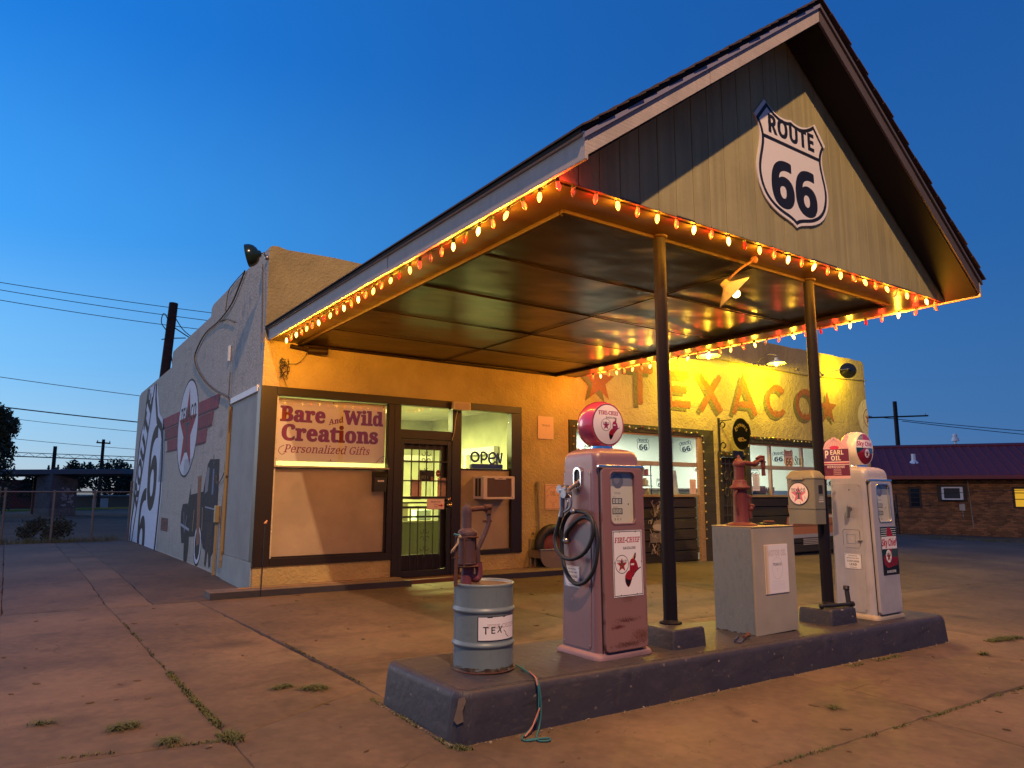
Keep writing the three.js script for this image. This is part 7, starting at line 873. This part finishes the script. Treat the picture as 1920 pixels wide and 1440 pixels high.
// ---------------------------------------------------------------- weeds and litter on the paving
{
  const r = rng(77), bl = [], dry = [];
  const blade = (x, z, L, w, lean, list, y0) => { const a = r() * 6.28, dx = Math.cos(a), dz = Math.sin(a), y = (y0 ?? gy(x, z)) - 0.004, k = lean * (0.6 + r() * 0.6), P = (t) => [x + dx * L * k * t * t, y + L * t * (1 - 0.45 * k * t), z + dz * L * k * t * t], q = [P(0), P(0.5), P(1)], nx = -dz * w, nz = dx * w; const v = [[q[0][0] - nx, q[0][1], q[0][2] - nz], [q[0][0] + nx, q[0][1], q[0][2] + nz], [q[1][0] - nx * 0.8, q[1][1], q[1][2] - nz * 0.8], [q[1][0] + nx * 0.8, q[1][1], q[1][2] + nz * 0.8], q[2]]; for (const t of [[0, 1, 2], [1, 3, 2], [2, 3, 4]]) for (const i of t) list.push(...v[i]); };
  const along = (pts, n, spread, Lmin, Lmax, list = bl) => { for (let i = 0; i < n; i++) { const k = r() * (pts.length - 1), j = Math.floor(k), t = k - j, x = lerp(pts[j][0], pts[j + 1][0], t) + (r() - 0.5) * spread, z = lerp(pts[j][1], pts[j + 1][1], t) + (r() - 0.5) * spread; if (vn(x * 6, z * 6, 512, 512, 9) < 0.42 && list === bl) continue; blade(x, z, Lmin + r() * (Lmax - Lmin), 0.0022 + r() * 0.002, 0.9, list); } };
  along([[-1.68, 3.9], [-1.66, 5.5]], 800, 0.045, 0.01, 0.045); along([[-1.68, 1.5], [-1.67, 3.9]], 260, 0.02, 0.01, 0.03); along([[-1.67, 5.65], [-1.64, 5.8]], 200, 0.1, 0.015, 0.06); along([[-1.66, 5.75], [-2.6, 5.55]], 260, 0.03, 0.01, 0.03); along([[-1.63, 5.74], [-0.62, 5.18]], 420, 0.03, 0.01, 0.03); along([[-0.69, 5.3], [-0.7, 6.5]], 500, 0.03, 0.008, 0.03); along([[-0.7, 6.5], [-0.62, 6.62]], 160, 0.06, 0.01, 0.035); along([[-0.62, 6.6], [3.6, 6.55]], 260, 0.03, 0.008, 0.025); along([[0.3, 7.6], [4.5, 7.65]], 900, 0.025, 0.008, 0.03); along([[-0.62, 3.2], [-0.58, 5.1]], 260, 0.02, 0.008, 0.02); along([[3.0, 6.6], [3.8, 6.6]], 400, 0.06, 0.01, 0.04);
  along([[24, -2.6], [26.5, 1.2]], 2500, 0.6, 0.05, 0.16); along([[-9, -11.6], [-0.2, -11.6]], 5000, 0.5, 0.05, 0.3);
  const pile = (cx, cz, w, d, n, rot) => { for (let i = 0; i < n; i++) { const a = (r() + r() - 1) * w, b = (r() + r() - 1) * d, x = cx + a * Math.cos(rot) - b * Math.sin(rot), z = cz + a * Math.sin(rot) + b * Math.cos(rot); blade(x, z, 0.02 + r() * 0.05, 0.0025, 1.9, bl, gy(x, z) + r() * 0.012); } };
  pile(-2.12, 5.22, 0.09, 0.03, 260, -0.2); pile(-0.92, 5.0, 0.1, 0.045, 340, 0.3); pile(-1.1, 4.86, 0.08, 0.02, 160, -0.2); pile(5.6, 6.75, 0.35, 0.05, 900, 0.1); pile(5.0, 7.2, 0.06, 0.02, 80, 0); pile(1.8, 7.2, 0.03, 0.02, 60, 0); pile(-1.95, 5.62, 0.05, 0.02, 160, 0.1); pile(-2.5, 4.9, 0.08, 0.015, 70, 0.1); pile(4.6, 6.95, 0.06, 0.03, 90, 0.4);
  const mk = (l) => { const g = new THREE.BufferGeometry(); g.setAttribute('position', new THREE.Float32BufferAttribute(l, 3)); g.computeVertexNormals(); return g; };
  const w = obj('weeds', mk(bl), mat([0.085, 0.095, 0.028], 0.85, { side: THREE.DoubleSide })); w.userData.kind = 'stuff'; tag(w, 'weeds and grass cuttings in the joints of the paving', 'weeds');
  // leaf litter, pebbles
  const lt = []; for (let i = 0; i < 260; i++) { const x = -3.2 + r() * 9.5, z = 0.6 + r() * 9; if (z > 5.4 && z < 6.6 && x > -0.75) continue; const s = 0.006 + r() * r() * 0.03; lt.push(xf(new THREE.IcosahedronGeometry(s, 0), { p: [x, gy(x, z) + 0.003, z], r: [0, r() * 6, 0], s: [1.5, 0.22, 0.8] })); }
  const q = objm('leaf_litter', lt, mat([0.09, 0.06, 0.03], 0.9)); q.userData.kind = 'stuff'; tag(q, 'dry leaves and crumbs scattered over the paving', 'litter');
}
scene.traverse((o) => { if (o.isMesh) { const glass = o.material.transmission === 1 && o.material.thickness === 0; o.castShadow = !glass; o.receiveShadow = true; } });
renderer.render(scene, camera);
